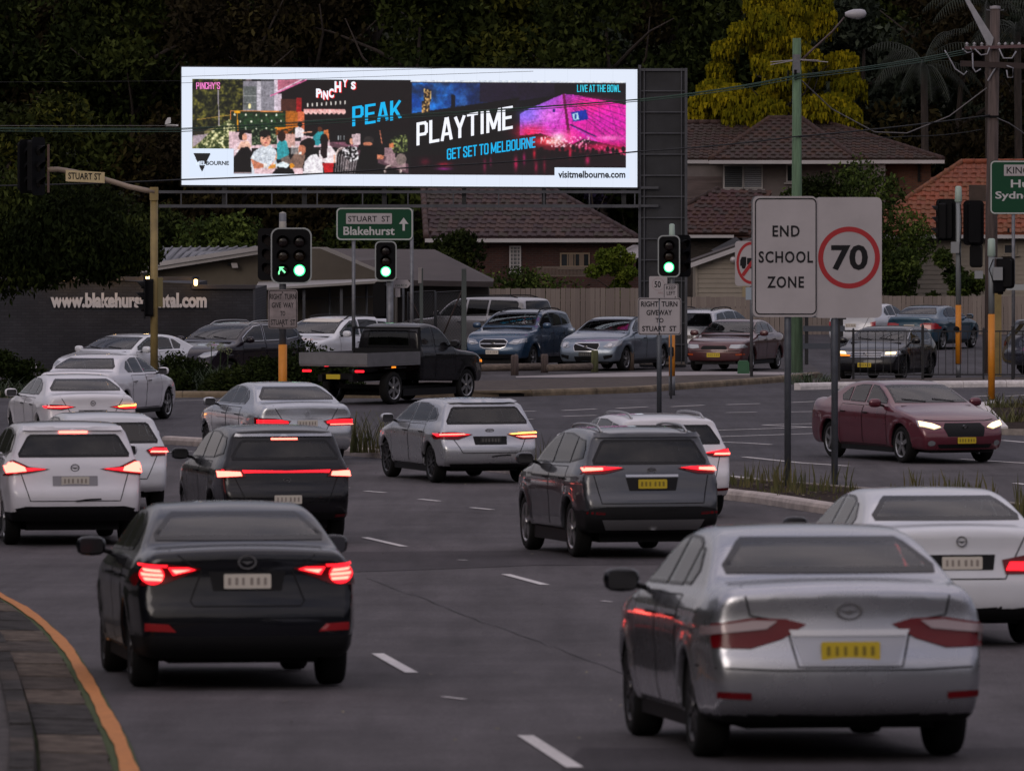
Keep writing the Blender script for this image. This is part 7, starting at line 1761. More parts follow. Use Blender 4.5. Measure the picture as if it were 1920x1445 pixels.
class Bld:
    def __init__(s, name, label, cat, px, d, zbase=None):
        s.d = d; s.o = on(px, d)
        if zbase is not None: s.o.z = zbase
        s.t = thing(name, label, cat, s.o)
    def P(s, px, py, dd=0.0):
        """px,py as seen on the wall plane; dd pushes the point back while keeping its x and z"""
        q = at(px, py, s.d) - s.o; q.y += dd; return q
    def box(s, name, x0, y0, x1, y1, dep, m, dd=0.0, parent=None):
        a = s.P(x0, y1); c = s.P(x1, y0)
        return MB().box(((a.x + c.x) / 2, dd + dep / 2, (a.z + c.z) / 2), (c.x - a.x, dep, c.z - a.z)).build(name, m, parent or s.t)
    def window(s, x0, y0, x1, y1, fm, bars=(1, 1), dd=-.05, glass=None, name='window'):
        a = s.P(x0, y1); c = s.P(x1, y0); f = MB(); w = .05
        ring(f, [(a.x, a.z), (c.x, a.z), (c.x, c.z), (a.x, c.z)], [(a.x + w, a.z + w), (c.x - w, a.z + w), (c.x - w, c.z - w), (a.x + w, c.z - w)], dd - .03, dd + .06)
        for i in range(1, bars[0] + 1):
            x_ = a.x + (c.x - a.x) * i / (bars[0] + 1); f.box((x_, dd, (a.z + c.z) / 2), (.03, .04, c.z - a.z - .08))
        for i in range(1, bars[1] + 1):
            z_ = a.z + (c.z - a.z) * i / (bars[1] + 1); f.box(((a.x + c.x) / 2, dd, z_), (c.x - a.x - .08, .04, .03))
        o = f.build(name, fm, s.t); MB().box(((a.x + c.x) / 2, dd + .04, (a.z + c.z) / 2), (c.x - a.x - .04, .01, c.z - a.z - .04)).build('pane', glass or WGLASS, o)
        MB().box(((a.x + c.x) / 2, dd - .03, a.z - .04), (c.x - a.x + .16, .14, .05)).build('sill', fm, o)
        return o
    def boards(s, x0, y0, x1, y1, m, h=.155, dd=0.0, shear_top=None):
        a = s.P(x0, y1); c = s.P(x1, y0); n = int((c.z - a.z) / h)
        for i in range(n):
            z0 = a.z + i * h; xa, xb = a.x, c.x
            if shear_top: xa, xb = shear_top(z0 + h, a.x, c.x)
            if xb - xa < .1: continue
            MB().add([(xa, dd - .022, z0), (xb, dd - .022, z0), (xb, dd - .004, z0 + h), (xa, dd - .004, z0 + h), (xa, dd + .01, z0), (xb, dd + .01, z0)], [(0, 1, 2, 3), (0, 4, 5, 1)]).build('weatherboard', m, s.t)
    def hip(s, name, ex0, ex1, ey, rx0, rx1, ry, run, mats, under, dd=-.5, seed=0, back=True, tiles=True, limit=300):
        e0, e1, r0, r1 = s.P(ex0, ey, dd), s.P(ex1, ey, dd), s.P(rx0, ry, dd + run), s.P(rx1, ry, dd + run)
        # px given as seen on the wall plane; ridge points sit further back at their true height
        k = MB(); b0 = Vector((e0.x, dd + 2 * run, e0.z)); b1 = Vector((e1.x, dd + 2 * run, e1.z))
        k.add([e0, e1, r1, r0, b0, b1], [(0, 1, 2, 3), (1, 5, 2), (5, 4, 3, 2), (4, 0, 3), (0, 4, 5, 1)])
        ro = k.build(name, under, s.t)
        if tiles: tile_face(ro, e0, e1, r1, r0, mats, seed=seed, limit=limit)
        caps(ro, r0, r1, mats[1]); caps(ro, e1, r1, mats[1]); caps(ro, e0, r0, mats[2])
        fz = MB().box(((e0.x + e1.x) / 2, e0.y - .05, e0.z - .07), (e1.x - e0.x + .1, .06, .13)); fz.build('gutter', FASC, ro)
        return ro

# --- dental surgery: long painted brick wall with lettering
B = Bld('brick_building', 'dark painted brick building with white web address lettering on its wall', 'building', 230, 186)
a_ = B.P(-250, 700); c_ = B.P(478, 541)
B.t['note'] = ''; del B.t['note']
MB().prism([(a_.x, -.2), (B.P(478, 0).x, -.2), (B.P(478, 0).x, B.P(0, 541).z), (B.P(361, 0).x, B.P(0, 541).z), (B.P(361, 0).x, B.P(0, 532).z), (B.P(200, 0).x, B.P(0, 525).z), (a_.x, B.P(0, 525).z)], 0, 9).build('wall', BRKD, B.t)
B.box('coping', -250, 519, 361, 526, .3, mat('coping_grey', (.05, .045, .048), .8), dd=-.1)
B.box('coping', 360, 534, 479, 541.5, .3, MATS['coping_grey'], dd=-.1)
B.box('corner_trim', 474.5, 541, 478.5, 700, .06, mat('trim_blue_grey', (.045, .047, .058), .6), dd=-.06)
# the white lettering
LT = mat('lettering_white', (.62, .60, .62), .6)
p0 = B.P(95, 577); p1 = B.P(388, 549)
lettering('www.blakehurstdental.com', p0.x, p0.z, p1.x, p1.z, -.02, LT, B.t, bold=.05, depth=.03)
q0 = B.P(43, 690); q1 = B.P(70, 681); lettering('6066', q0.x, q0.z, q1.x, q1.z, -.02, LT, B.t, bold=.02, depth=.02)
WARM = emis('wall_lamp_lit', (1.0, .62, .24), 6.0)
for px, py in ((368, 529), (206, 517), (124, 520), (278, 522)):
    q = B.P(px, py); l_ = thing('wall_lamp', {368: 'lit wall lamp at the step of the brick wall parapet', 206: 'lit wall lamp glimmering through the hanging leaves, nearer the mast pole', 124: 'lit wall lamp behind the tree crown, leftmost', 278: 'lit wall lamp just left of the ochre mast pole'}[px], 'wall lamp', (B.o.x + q.x, B.o.y - .32, B.o.z + q.z))
    MB().lathe([(.03, -.09), (.05, -.06), (.05, .06), (.03, .08)], 'z', (0, 0, 0), 12).build('lamp_glass', WARM, l_, True)
    MB().lathe([(.12, .10), (.09, .15), (.001, .17)], 'z', (0, 0, 0), 12).build('cap', BLACK, l_); MB().box((0, .16, .1), (.03, .30, .03)).build('arm', BLACK, l_)
    li = bpy.data.lights.new('wall_lamp_light', 'POINT'); li.energy = 3.5; li.color = (1, .6, .25); li.shadow_soft_size = .1
    lo = bpy.data.objects.new('wall_lamp_light', li); link(lo, l_); lo.location = (0, -.12, -.02)

# --- beige building with skillion roof behind it
B = Bld('beige_building', 'beige rendered building with white raking fascia and grey sheet roof behind the brick wall', 'building', 400, 199)
k = MB(); A = [B.P(262, 0).x, B.P(740, 0).x]
z0, z1 = B.P(0, 505).z, B.P(0, 466).z
k.prism([(A[0], -.3), (A[1], -.3), (A[1], z1 - .9), (B.P(600, 0).x, z1), (B.P(505, 0).x, z1), (A[0], z0)], 0, 8); k.build('wall', WALLB, B.t)
k = MB(); f0, f1 = B.P(262, 512), B.P(508, 473)
k.prism([(f0.x, f0.z), (f1.x, f1.z), (f1.x, f1.z + .20), (f0.x, f0.z + .20)], -.5, -.42); k.prism([(f0.x, f0.z + .11), (f1.x, f1.z + .11), (f1.x, f1.z + .24), (f0.x, f0.z + .24)], -.56, -.49)
k.build('fascia', FASC, B.t)
e0, e1, e2, e3 = B.P(262, 506, -.5), B.P(508, 467, -.5), B.P(560, 466, 8), B.P(270, 467, 8)
k = MB(); k.add([e0, e1, e2, e3], [(0, 1, 2, 3)]); k.add([e0 - Vector((0, 0, .1)), e1 - Vector((0, 0, .1)), e2 - Vector((0, 0, .1)), e3 - Vector((0, 0, .1))], [(3, 2, 1, 0)]); rf = k.build('roof', ROOFM, B.t)
n = 16
for i in range(n):
    t_ = (i + .5) / n; a = e0.lerp(e1, t_); b = e3.lerp(e2, t_); MB().tube([a + Vector((0, 0, .03)), b + Vector((0, 0, .03))], .03, 4).build('roof_rib', ROOFM, rf)
MB().prism([(B.P(436, 0).x, B.P(0, 502).z), (B.P(447, 0).x, B.P(0, 502).z), (B.P(445, 0).x, B.P(0, 493).z), (B.P(434, 0).x, B.P(0, 493).z)], -.3, -.15).build('floodlight', mat('flood_white', (.5, .46, .46), .5), B.t)
MB().box((B.P(431, 0).x, -.15, B.P(0, 495).z), (.12, .25, .1)).build('floodlight_arm', BLACK, B.t)

# --- brown hipped roof building
B = Bld('brown_roof_building', 'low building with brown hipped roof behind the green signals', 'building', 730, 204)
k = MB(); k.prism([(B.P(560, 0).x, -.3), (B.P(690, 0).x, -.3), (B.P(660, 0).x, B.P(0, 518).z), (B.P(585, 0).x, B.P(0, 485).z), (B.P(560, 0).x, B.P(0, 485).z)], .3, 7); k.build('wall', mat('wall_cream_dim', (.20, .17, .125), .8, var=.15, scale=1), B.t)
e = [B.P(583, 486, -.4), B.P(655, 523, -.4), B.P(925, 528, -.2), B.P(812, 469, 3.8), B.P(583, 467, 3.8)]
k = MB(); k.add(e, [(0, 1, 2, 3, 4)]); k.add([v - Vector((0, 0, .16)) for v in e], [(4, 3, 2, 1, 0)]); k.add([e[0], e[1], e[1] - Vector((0, 0, .16)), e[0] - Vector((0, 0, .16)), e[2], e[2] - Vector((0, 0, .16))], [(0, 3, 2, 1), (1, 2, 5, 4)])
bk = [B.P(925, 528, 7.8), B.P(583, 500, 7.8)]; k.add([e[2], bk[0], e[3]], [(0, 1, 2)]); k.add([e[3], bk[0], bk[1], e[4]], [(0, 1, 2, 3)])
k.build('roof', ROOFB, B.t)
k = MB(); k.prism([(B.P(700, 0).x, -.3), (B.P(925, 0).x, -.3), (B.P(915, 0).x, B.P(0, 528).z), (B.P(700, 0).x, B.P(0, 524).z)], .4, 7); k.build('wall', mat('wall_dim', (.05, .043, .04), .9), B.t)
B2 = Bld('awning', 'long flat white carport roof at the foot of the beige building', 'carport', 600, 196)
k = MB(); k.add([B2.P(478, 541, -.4), B2.P(720, 525, -.4), B2.P(720, 524, 3), B2.P(478, 530, 3), B2.P(478, 545, -.4), B2.P(720, 530, -.4), B2.P(720, 530, 3), B2.P(478, 545, 3)], [(0, 1, 2, 3), (4, 7, 6, 5), (0, 4, 5, 1), (1, 5, 6, 2), (3, 2, 6, 7), (0, 3, 7, 4)]); k.build('roof', mat('awning_white', (.38, .36, .35), .6), B2.t)
for px in (487, 505, 570, 640): MB().box((B2.P(px, 0).x, 0, B2.P(0, 541).z / 2), (.08, .08, B2.P(0, 541).z)).build('post', mat('post_grey_blue', (.08, .085, .10), .5), B2.t)
# --- cream wall and vertical pale screens beyond the car park
B = Bld('screen_fence', 'cream panel fence with open vertical pales behind the single green signal', 'fence', 640, 205)
n0 = B.P(565, 0).x; GT = mat('gate_dark_timber', (.055, .05, .052), .8, var=.3, scale=3)
B.box('panel', 592, 545, 640, 625, .06, BOARD); B.box('panel', 700, 545, 752, 625, .06, BOARD)
k = MB().box((0, 0, (B.P(0, 545).z - .1) / 2), (.045, .05, B.P(0, 545).z - .1)).mesh('pale', BOARD)
for i in range(12): inst('pale', k, B.t, (B.P(644 + i * 4.8, 0).x, 0, 0.1))
for py in (547, 620): B.box('rail', 640, py, 700, py + 3, .05, BOARD, dd=.03)
B.box('shade_backing', 636, 560, 700, 625, .05, mat('shade_dark', (.02, .02, .02), .9), dd=.9)  # dark sheet standing in for the shade behind the open pales
for i in range(12): B.box('slat', 480 + i * 3.5, 548, 482.6 + i * 3.5, 625, .04, GT, dd=-.4)
for i in range(9): B.box('slat', 560 + i * 3.5, 548, 562.6 + i * 3.5, 625, .04, GT, dd=-.4)
# thin dark railing posts in front
C = Bld('pipe_fence', 'grey pipe and wire fence with posts in front of the cream panels', 'fence', 660, 197)
PIPE = mat('pipe_grey', (.085, .09, .10), .5, .4)
for px in (618, 687, 756, 772, 872): MB().tube([(C.P(px, 0).x, 0, 0), (C.P(px, 0).x, 0, C.P(0, 535 if px < 760 else 538).z)], .035, 8).build('post', PIPE, C.t, True)
k = MB().tube([C.P(560, 560), C.P(760, 555)], .022, 6); k.build('rail', PIPE, C.t, True)
k = MB()
for i in range(26):
    k.tube([C.P(592 + i * 3.2, 625), C.P(592 + i * 3.2 + 18, 562)], .006, 3); k.tube([C.P(610 + i * 3.2, 625), C.P(592 + i * 3.2, 562)], .006, 3)
o = k.build('wire_mesh', PIPE, C.t); o['kind'] = 'stuff'
# tall steel posts
for px, y_, lab in ((790, 503, 'steel post with a small white plate on top, left of the gate'), (870, 504, 'tall grey-green steel post where gate and paling fence meet')):
    q = on(px, 196); t = thing('steel_post', lab, 'post', q); h_ = (CAMZ - (y_ - 400) * 196 / F) - q.z
    MB().box((0, 0, h_ / 2), (.14 if px == 870 else .10, .12, h_)).build('post', mat('post_grey_green', (.10, .12, .12), .5, .3), t)
    if px == 790: MB().box((-.04, -.08, h_ - .2), (.10, .02, .45)).build('plate', SIGNW, t)
# gate
G = Bld('chain_gate', 'pair of chain link gate leaves with diagonal braces before the pale fence', 'gate', 815, 199)
for (x0, x1, flip) in ((765, 815, 0), (818, 866, 1)):
    a = G.P(x0, 548); b = G.P(x1, 545); zb = .15
    lf = MB().tube([(a.x, 0, zb), (a.x, 0, a.z), (b.x, 0, b.z), (b.x, 0, zb), (a.x, 0, zb)], .025, 6).build('gate_leaf', PIPE, G.t, True)
    q = [(a.x, 0, a.z), (b.x, 0, zb + .3)] if not flip else [(b.x, 0, b.z), (a.x, 0, zb + .3)]
    MB().tube(q, .022, 6).build('brace', mat('brace_rust', (.06, .04, .035), .7), lf, True)
    k = MB(); n = 17
    for i in range(-n, n):
        u0 = i / n; pts = []
        for s_ in (1, -1):
            xa, za, xb, zb2 = (u0, 0, u0 + 1, 1) if s_ == 1 else (u0, 1, u0 + 1, 0)
            t0 = max(0, -xa); t1 = min(1, 1 - xa)
            if t1 <= t0: continue
            A_ = (a.x + (b.x - a.x) * (xa + t0), .01, zb + (a.z - zb) * (za + (zb2 - za) * t0)); B_ = (a.x + (b.x - a.x) * (xa + t1), .01, zb + (a.z - zb) * (za + (zb2 - za) * t1)); k.tube([A_, B_], .0055, 3, cap=False)
    o = k.build('wire_mesh', PIPE, lf); o['kind'] = 'stuff'
# --- cream paling fences
def paling(label, px0, px1, ytop0, ytop1, d, w=.155):
    b = on((px0 + px1) / 2, d); t = thing('paling_fence', label, 'fence', b); r = random.Random(int(px0))
    xa, xb = (px0 - 960) * d / F - b.x, (px1 - 960) * d / F - b.x; n = int((xb - xa) / w)
    ms_ = []
    for m_ in FENCEM: ms_.append(MB().prism([(-w * .47, 0), (w * .47, 0), (w * .47, 1), (-w * .47, 1)], -.012, .012).mesh('paling', m_))
    for i in range(n):
        f = (i + .5) / n; h_ = CAMZ - (ytop0 + (ytop1 - ytop0) * f - 400) * d / F - b.z + r.uniform(-.012, .012)
        o = inst('paling', ms_[r.randrange(3)], t, (xa + (xb - xa) * f, r.uniform(-.006, .006), 0), (0, R(r.uniform(-.25, .25)), 0), (1, 1, h_))
    h0 = CAMZ - (ytop0 - 400) * d / F - b.z
    for z_ in (.3, h0 - .35): MB().box(((xa + xb) / 2, .05, z_), (xb - xa, .06, .08)).build('rail', FENCEM[1], t)
paling('long cream paling fence behind the silver four wheel drive and blue wagon', 752, 1200, 542, 540, 214)
paling('cream paling fence between billboard column and school zone sign', 1204, 1480, 556, 557, 222)
paling('cream paling fence behind the petrol blue sedan on the right', 1482, 1990, 554, 556, 240)

# --- house C: brown tile roof over dark brick
B = Bld('house', 'brick house with big brown tiled hip roof behind the paling fence, below the billboard', 'house', 1030, 236, 0.6)
B.box('wall', 830, 452, 1192, 560, 7, BRKR)
B.hip('roof', 800, 1196, 447, 790, 1012, 343, 4.2, T_GRY, T_GRY[0], dd=-.55, seed=5)
B.window(955, 461, 977, 511, FASC, (2, 6), glass=mat('pane_pale', (.16, .16, .17), .2))
B.window(1050, 474, 1106, 501, mat('frame_tan', (.20, .15, .10), .6), (3, 0), glass=WGLASS)
for px in (1066, 1086): B.box('curtain', px, 476, px + 9, 500, .02, mat('curtain_tan', (.16, .12, .09), .9), dd=-.075)
k = MB()
for i in range(44): B.box('baluster', 1008 + i * 2.6, 502, 1009.3 + i * 2.6, 516, .03, mat('baluster_cream', (.13, .10, .08), .7), dd=-1.2)
B.box('handrail', 1006, 499.5, 1124, 502.5, .06, MATS['baluster_cream'], dd=-1.2); B.box('handrail', 1006, 515, 1124, 517.5, .06, MATS['baluster_cream'], dd=-1.2)
B.box('veranda_wall', 1006, 518, 1196, 560, .2, BRKR, dd=-1.3)
k = MB(); k.add([B.P(1138, 486, -2.4), B.P(1200, 482, -2.4), B.P(1200, 460, -.6), B.P(1186, 462, -.6)], [(0, 1, 2, 3)]); po = k.build('pergola_roof', mat('pergola_grey', (.26, .24, .24), .6), B.t)
for i in range(6): a = B.P(1140 + i * 10, 486, -2.4); b = B.P(1187 + i * 2.4, 461.5, -.6); MB().tube([a + Vector((0, 0, .03)), b + Vector((0, 0, .03))], .025, 4).build('rafter', MATS['pergola_grey'], po)
# --- house A: two storeys
B = Bld('house', 'two-storey house with weathered brown tiled roofs and shuttered window behind the green pole', 'house', 1520, 252, 1.0)
B.box('wall', 1250, 306, 1660, 470, 9, WALLP, dd=0); B.box('brick_wall', 1600, 306, 1748, 470, 7, BRKO, dd=.8)
B.hip('main_roof', 1240, 1768, 300, 1250, 1560, 229, 4.6, T_BRN, T_BRN[0], dd=-.1, seed=8)
B.hip('front_roof', 1330, 1605, 301, 1448, 1508, 222, 4.3, T_BRN, T_BRN[1], dd=-1.4, seed=9)
sh = mat('shutter_pale', (.30, .31, .34), .5)
w = B.window(1356, 309, 1394, 354, FASC, (0, 0), glass=WGLASS); w2 = B.window(1393, 309, 1430, 354, FASC, (0, 0), glass=WGLASS)
for (x0, x1, col_, q) in ((1359, 1391, mat('shutter_dim', (.11, .12, .13), .5), w), (1396, 1427, sh, w2)):
    for i in range(10):
        a = B.P(x0, 350.5 - i * 4.0); c = B.P(x1, 348 - i * 4.0)
        MB().box(((a.x + c.x) / 2, -.075, (a.z + c.z) / 2), (c.x - a.x, .05, .045), Matrix.Rotation(R(28), 3, 'X')).build('louvre', col_, q)
B.window(1474, 308, 1500, 342, FASC, (0, 0)); B.window(1580, 312, 1620, 352, mat('frame_dim', (.12, .11, .10), .6), (1, 0))
B.box('downpipe', 1723, 306, 1728, 340, .08, BLACK, dd=.7); B.box('weathered_panel', 1250, 331, 1353, 372, .03, mat('panel_weathered', (.10, .075, .072), .9, var=.4, scale=1.5, stretch=(.5, 1, 5), detail=8), dd=-.04)
# lower roof
B3 = Bld('house_extension', 'single storey extension with dark red tiled lean-to roof and brown brick wall', 'house', 1350, 246, .8)
B3.box('wall', 1225, 446, 1392, 560, 3.5, BRKG)
k = MB(); e = [B3.P(1225, 440, -.5), B3.P(1405, 440, -.5), B3.P(1455, 356, 3.5), B3.P(1352, 356, 3.5), B3.P(1225, 398, 3.5)]
k.add(e, [(0, 1, 2, 3, 4)]); k.add([v - Vector((0, 0, .1)) for v in e], [(4, 3, 2, 1, 0)]); ro = k.build('roof', T_RED[0], B3.t)
tile_face(ro, B3.P(1225, 440, -.5), B3.P(1405, 440, -.5), B3.P(1450, 358, 3.4), B3.P(1345, 358, 3.4), T_RED, seed=12)
caps(ro, B3.P(1265, 400, 3.0), B3.P(1352, 356, 3.5), T_RED[1]); B3.box('gutter', 1220, 440.5, 1375, 446, .08, FASC, dd=-.62)
k = MB(); k.add([B3.P(1330, 468, -2.2), B3.P(1378, 444, -1.2), B3.P(1392, 455, -1.2), B3.P(1350, 478, -2.2)], [(0, 1, 2, 3)]); k.build('dark_lean_to', mat('iron_dark', (.03, .03, .034), .6), B3.t)
# shed
B = Bld('weatherboard_shed', 'cream weatherboard shed with raking white bargeboard left of the no trucks sign', 'shed', 1360, 228)
x_l, x_r = B.P(1305, 0).x, B.P(1440, 0).x; zt = lambda x: B.P(0, 497).z + (x - x_l) * (B.P(0, 462).z - B.P(0, 497).z) / (B.P(1404, 0).x - x_l)
MB().prism([(x_l, 0), (x_r, 0), (x_r, zt(x_r) - .02), (x_l, zt(x_l) - .02)], .02, 4).build('wall', BOARD, B.t)
zz = 0.8
while zz < zt(x_r):
    xa = x_l if zz + .16 < zt(x_l) else x_l + (zz + .16 - zt(x_l)) / (zt(x_r) - zt(x_l)) * (x_r - x_l)
    if x_r - xa > .15: MB().add([(xa, -.024, zz), (x_r, -.024, zz), (x_r, -.002, zz + .16), (xa, -.002, zz + .16), (xa, .02, zz), (x_r, .02, zz)], [(0, 1, 2, 3), (0, 4, 5, 1)]).build('weatherboard', BOARD, B.t)
    zz += .16
x2 = B.P(1294, 0).x
MB().prism([(x2, zt(x2) - .02), (x_r, zt(x_r) - .02), (x_r, zt(x_r) + .16), (x2, zt(x2) + .16)], -.36, -.30).build('bargeboard', FASC, B.t)
MB().prism([(x2, zt(x2) + .14), (x_r, zt(x_r) + .14), (x_r, zt(x_r) + .20), (x2, zt(x2) + .20)], -.36, 4).build('roof', mat('shed_roof', (.05, .04, .038), .8), B.t)
B.box('corner_board', 1304, 500, 1308, 560, .05, BOARD, dd=-.06); B.box('corner_board', 1392, 470, 1399, 560, .05, mat('board_yellow', (.30, .24, .14), .7), dd=-.06)
sl = MB().lathe([(.001, -.14), (.09, -.10), (.11, .0), (.05, .10)], 'y', (B.P(1374, 0).x, -.25, B.P(0, 487).z), 12); sl.build('spotlight', MATS['flood_white'], B.t, True)
# --- house B: orange tiles, cream boards
B = Bld('house', 'cream weatherboard house with bright orange tiled roof at the right edge', 'house', 1850, 247, .7)
B.box('wall', 1560, 446, 2150, 575, 8, BOARD, dd=.03)
B.boards(1560, 447, 2150, 575, BOARD, .165)
B.hip('roof', 1600, 2190, 440, 1818, 2010, 304, 4.8, T_ORG, T_ORG[0], dd=-.55, seed=21)
B.window(1881, 457, 1906, 477, BOARD, (0, 0), dd=-.07)
B.box('eave_board', 1560, 441, 2150, 449, .1, mat('eave_dark', (.05, .04, .035), .8), dd=-.3)
k = MB(); B.box('vent_pipe', 1886, 428, 1890, 436, .05, BLACK, dd=-.8)
# chimney stub and brown box in front of the orange roof
B.box('chimney', 1818, 347, 1848, 378, .6, mat('chimney_brown', (.055, .038, .03), .9, var=.3, scale=3), dd=-.2)
# --- high up behind the trees
for (nm, lab, px, d_, x0, y0, x1, y1, m_) in (
    ('far_house', 'dark orange brick house glimpsed between the trees at the top left', 240, 292, 175, -60, 300, 62, mat('brick_far_orange', (.10, .026, .012), .9, var=.3, scale=.8)),
    ('far_house', 'pale house glimpsed through the trees right of the golden tree', 1640, 285, 1622, 196, 1672, 232, mat('far_wall_pale', (.13, .13, .14), .8)),
    ('far_house', 'pale gable peeping through the trees at the far left', 105, 288, 94, 56, 136, 98, MATS['far_wall_pale'])):
    q = at(px, y1, d_); g_ = GZ(d_); B = Bld(nm, lab, 'house', px, d_, min(g_, q.z) - .2)
    B.box('wall', x0, y0, x1, y1 + 60, 5, m_)
    if px == 240:
        B.window(200, 4, 222, 26, FASC, (0, 1)); B.window(255, 8, 275, 26, FASC, (0, 1))
    elif px == 1640:
        k = MB(); k.add([B.P(1640, 200, -.4), B.P(1720, 208, -.4), B.P(1720, 150, 4), B.P(1660, 150, 4)], [(0, 1, 2, 3)]); k.build('roof', mat('far_roof_dark', (.02, .02, .026), .7), B.t); k = MB(); k.prism([(B.P(1682, 0).x, B.P(0, 164).z), (B.P(1706, 0).x, B.P(0, 196).z), (B.P(1705, 0).x, B.P(0, 198).z), (B.P(1681, 0).x, B.P(0, 166).z)], -.7, -.6); k.build('bargeboard', FASC, B.t)
    else:
        for yy in (58, 66, 74): B.box('louvre', 96, yy, 134, yy + 3, .1, FASC, dd=-.1)
# ------------------------------------------------------------ trees, shrubs, hedges, weeds, litter
def leaf_mat(name, c1, c2, c3=None):
    if name in MATS: return MATS[name]
    m = mat(name, c1, .85, spec=.06); nt = m.node_tree; b = nt.nodes['Principled BSDF']
    a = nt.nodes.new('ShaderNodeAttribute'); a.attribute_name = 'tint'
    r = nt.nodes.new('ShaderNodeValToRGB'); r.color_ramp.elements[0].color = (*c1, 1); r.color_ramp.elements[1].color = (*(c3 or c2), 1); e = r.color_ramp.elements.new(.55); e.color = (*c2, 1)
    nt.links.new(a.outputs['Fac'], r.inputs['Fac']); nt.links.new(r.outputs['Color'], b.inputs['Base Color'])
    return m
def leaves_mesh(name, blobs, n, size, m, seed=0, droop=0.0, shell=.55, elong=1.6, tint_hi=.0):
    """many leaf-sized faces through the volume of several blobs; tint varies clump by clump"""
    r = np.random.default_rng(seed); bl = np.array([b[:6] for b in blobs], float); vol = (bl[:, 3] * bl[:, 4] * bl[:, 5]) ** .72; pr = vol / vol.sum()
    bi = r.choice(len(bl), n, p=pr); v = r.normal(size=(n, 3)); v /= np.linalg.norm(v, axis=1)[:, None]
    rad = shell + (1 - shell) * r.random(n) ** .6
    # lumps: push the radius in and out by direction, so that outlines are uneven
    lump = 1 + .16 * np.sin(v[:, 0] * 7 + bi * 1.7) * np.cos(v[:, 2] * 6 + bi) + .10 * np.sin(v[:, 1] * 13 + v[:, 2] * 11 + bi * 2.3)
    out = r.random(n) < .06; rad = np.where(out, rad * r.uniform(1.0, 1.16, n), rad)
    C = bl[bi, :3] + v * bl[bi, 3:6] * (rad * lump)[:, None]
    a = r.normal(size=(n, 3)); a[:, 2] -= droop * 3; a /= np.linalg.norm(a, axis=1)[:, None]
    b = np.cross(a, r.normal(size=(n, 3))); b /= np.maximum(1e-6, np.linalg.norm(b, axis=1))[:, None]
    s = size * r.uniform(.6, 1.3, n)[:, None]
    V = np.stack([C - a * s * elong * .5, C + b * s * .36, C + a * s * elong * .5, C - b * s * .36], 1)
    ct = r.random(len(bl))[bi] * .45 + .35 * (np.sin(C[:, 0] * 2.1 + seed) * np.sin(C[:, 2] * 2.7 + seed * 2) * np.sin(C[:, 1] * 1.9) * .5 + .5) + r.random(n) * .3 + tint_hi
    me = bpy.data.meshes.new(name); me.vertices.add(n * 4); me.vertices.foreach_set('co', V.astype('f').ravel())
    me.loops.add(n * 4); me.loops.foreach_set('vertex_index', np.arange(n * 4, dtype='i')); me.polygons.add(n)
    me.polygons.foreach_set('loop_start', np.arange(0, n * 4, 4, dtype='i')); me.polygons.foreach_set('loop_total', np.full(n, 4, 'i')); me.update()
    at_ = me.attributes.new('tint', 'FLOAT', 'FACE'); at_.data.foreach_set('value', np.clip(ct, 0, 1).astype('f'))
    me.materials.append(m)
    return me
BARK = mat('bark_dark', (.030, .022, .018), .95, var=.4, scale=4, stretch=(3, 3, .5)); BARKP = mat('bark_pale', (.13, .115, .10), .9, var=.35, scale=3, stretch=(3, 3, .5))
L_DARK = leaf_mat('leaves_dark', (0.0034, 0.0056, 0.0017), (0.0140, 0.0210, 0.0052), (0.0588, 0.0735, 0.0162))
L_OLIVE = leaf_mat('leaves_olive', (0.0056, 0.0078, 0.0022), (0.0227, 0.0298, 0.0061), (0.1250, 0.1205, 0.0176))
L_BROWN = leaf_mat('leaves_brownish', (0.0056, 0.0039, 0.0022), (0.0192, 0.0149, 0.0070), (0.0662, 0.0559, 0.0176))
L_GOLD = leaf_mat('leaves_gold', (.030, .044, .003), (.14, .125, .005), (.36, .275, .010))
L_MID = leaf_mat('leaves_mid', (0.0067, 0.0123, 0.0039), (0.0306, 0.0481, 0.0114), (0.1323, 0.1764, 0.0368))
L_YEL = leaf_mat('leaves_yellow_green', (.02, .035, .006), (.07, .10, .012), (.18, .21, .03))
L_PURP = leaf_mat('leaves_jacaranda', (.012, .014, .016), (.05, .04, .09), (.11, .09, .20))
L_GREY = leaf_mat('leaves_grey_green', (0.0067, 0.0095, 0.0067), (0.0306, 0.0394, 0.0280), (0.1103, 0.1323, 0.0882))
def trunk_mesh(h, r0, seed, m, spread=1.0, limbs=7):
    rr = random.Random(seed); mb = MB(); P = [Vector((0, 0, -.5))]; x = y = 0
    for i in range(1, 7):
        x += rr.uniform(-.12, .12) * spread; y += rr.uniform(-.12, .12); P.append(Vector((x, y, h * i / 6)))
    mb.tube(P, [r0 * (1 - .13 * i) for i in range(7)], 8)
    for k in range(limbs):
        i = rr.randrange(2, 6); p = P[i]; th = rr.uniform(0, 6.28); L = h * rr.uniform(.25, .55); q = p
        pts = [p]; d_ = Vector((math.cos(th) * spread, math.sin(th) * spread, rr.uniform(.4, 1.1))).normalized()
        for j in range(3): q = q + d_ * L / 3; d_ = (d_ + Vector((rr.uniform(-.4, .4), rr.uniform(-.4, .4), rr.uniform(-.1, .3)))).normalized(); pts.append(q)
        mb.tube(pts, [r0 * .45, r0 * .3, r0 * .18, r0 * .07], 6)
    return mb.mesh('trunk', m, True)
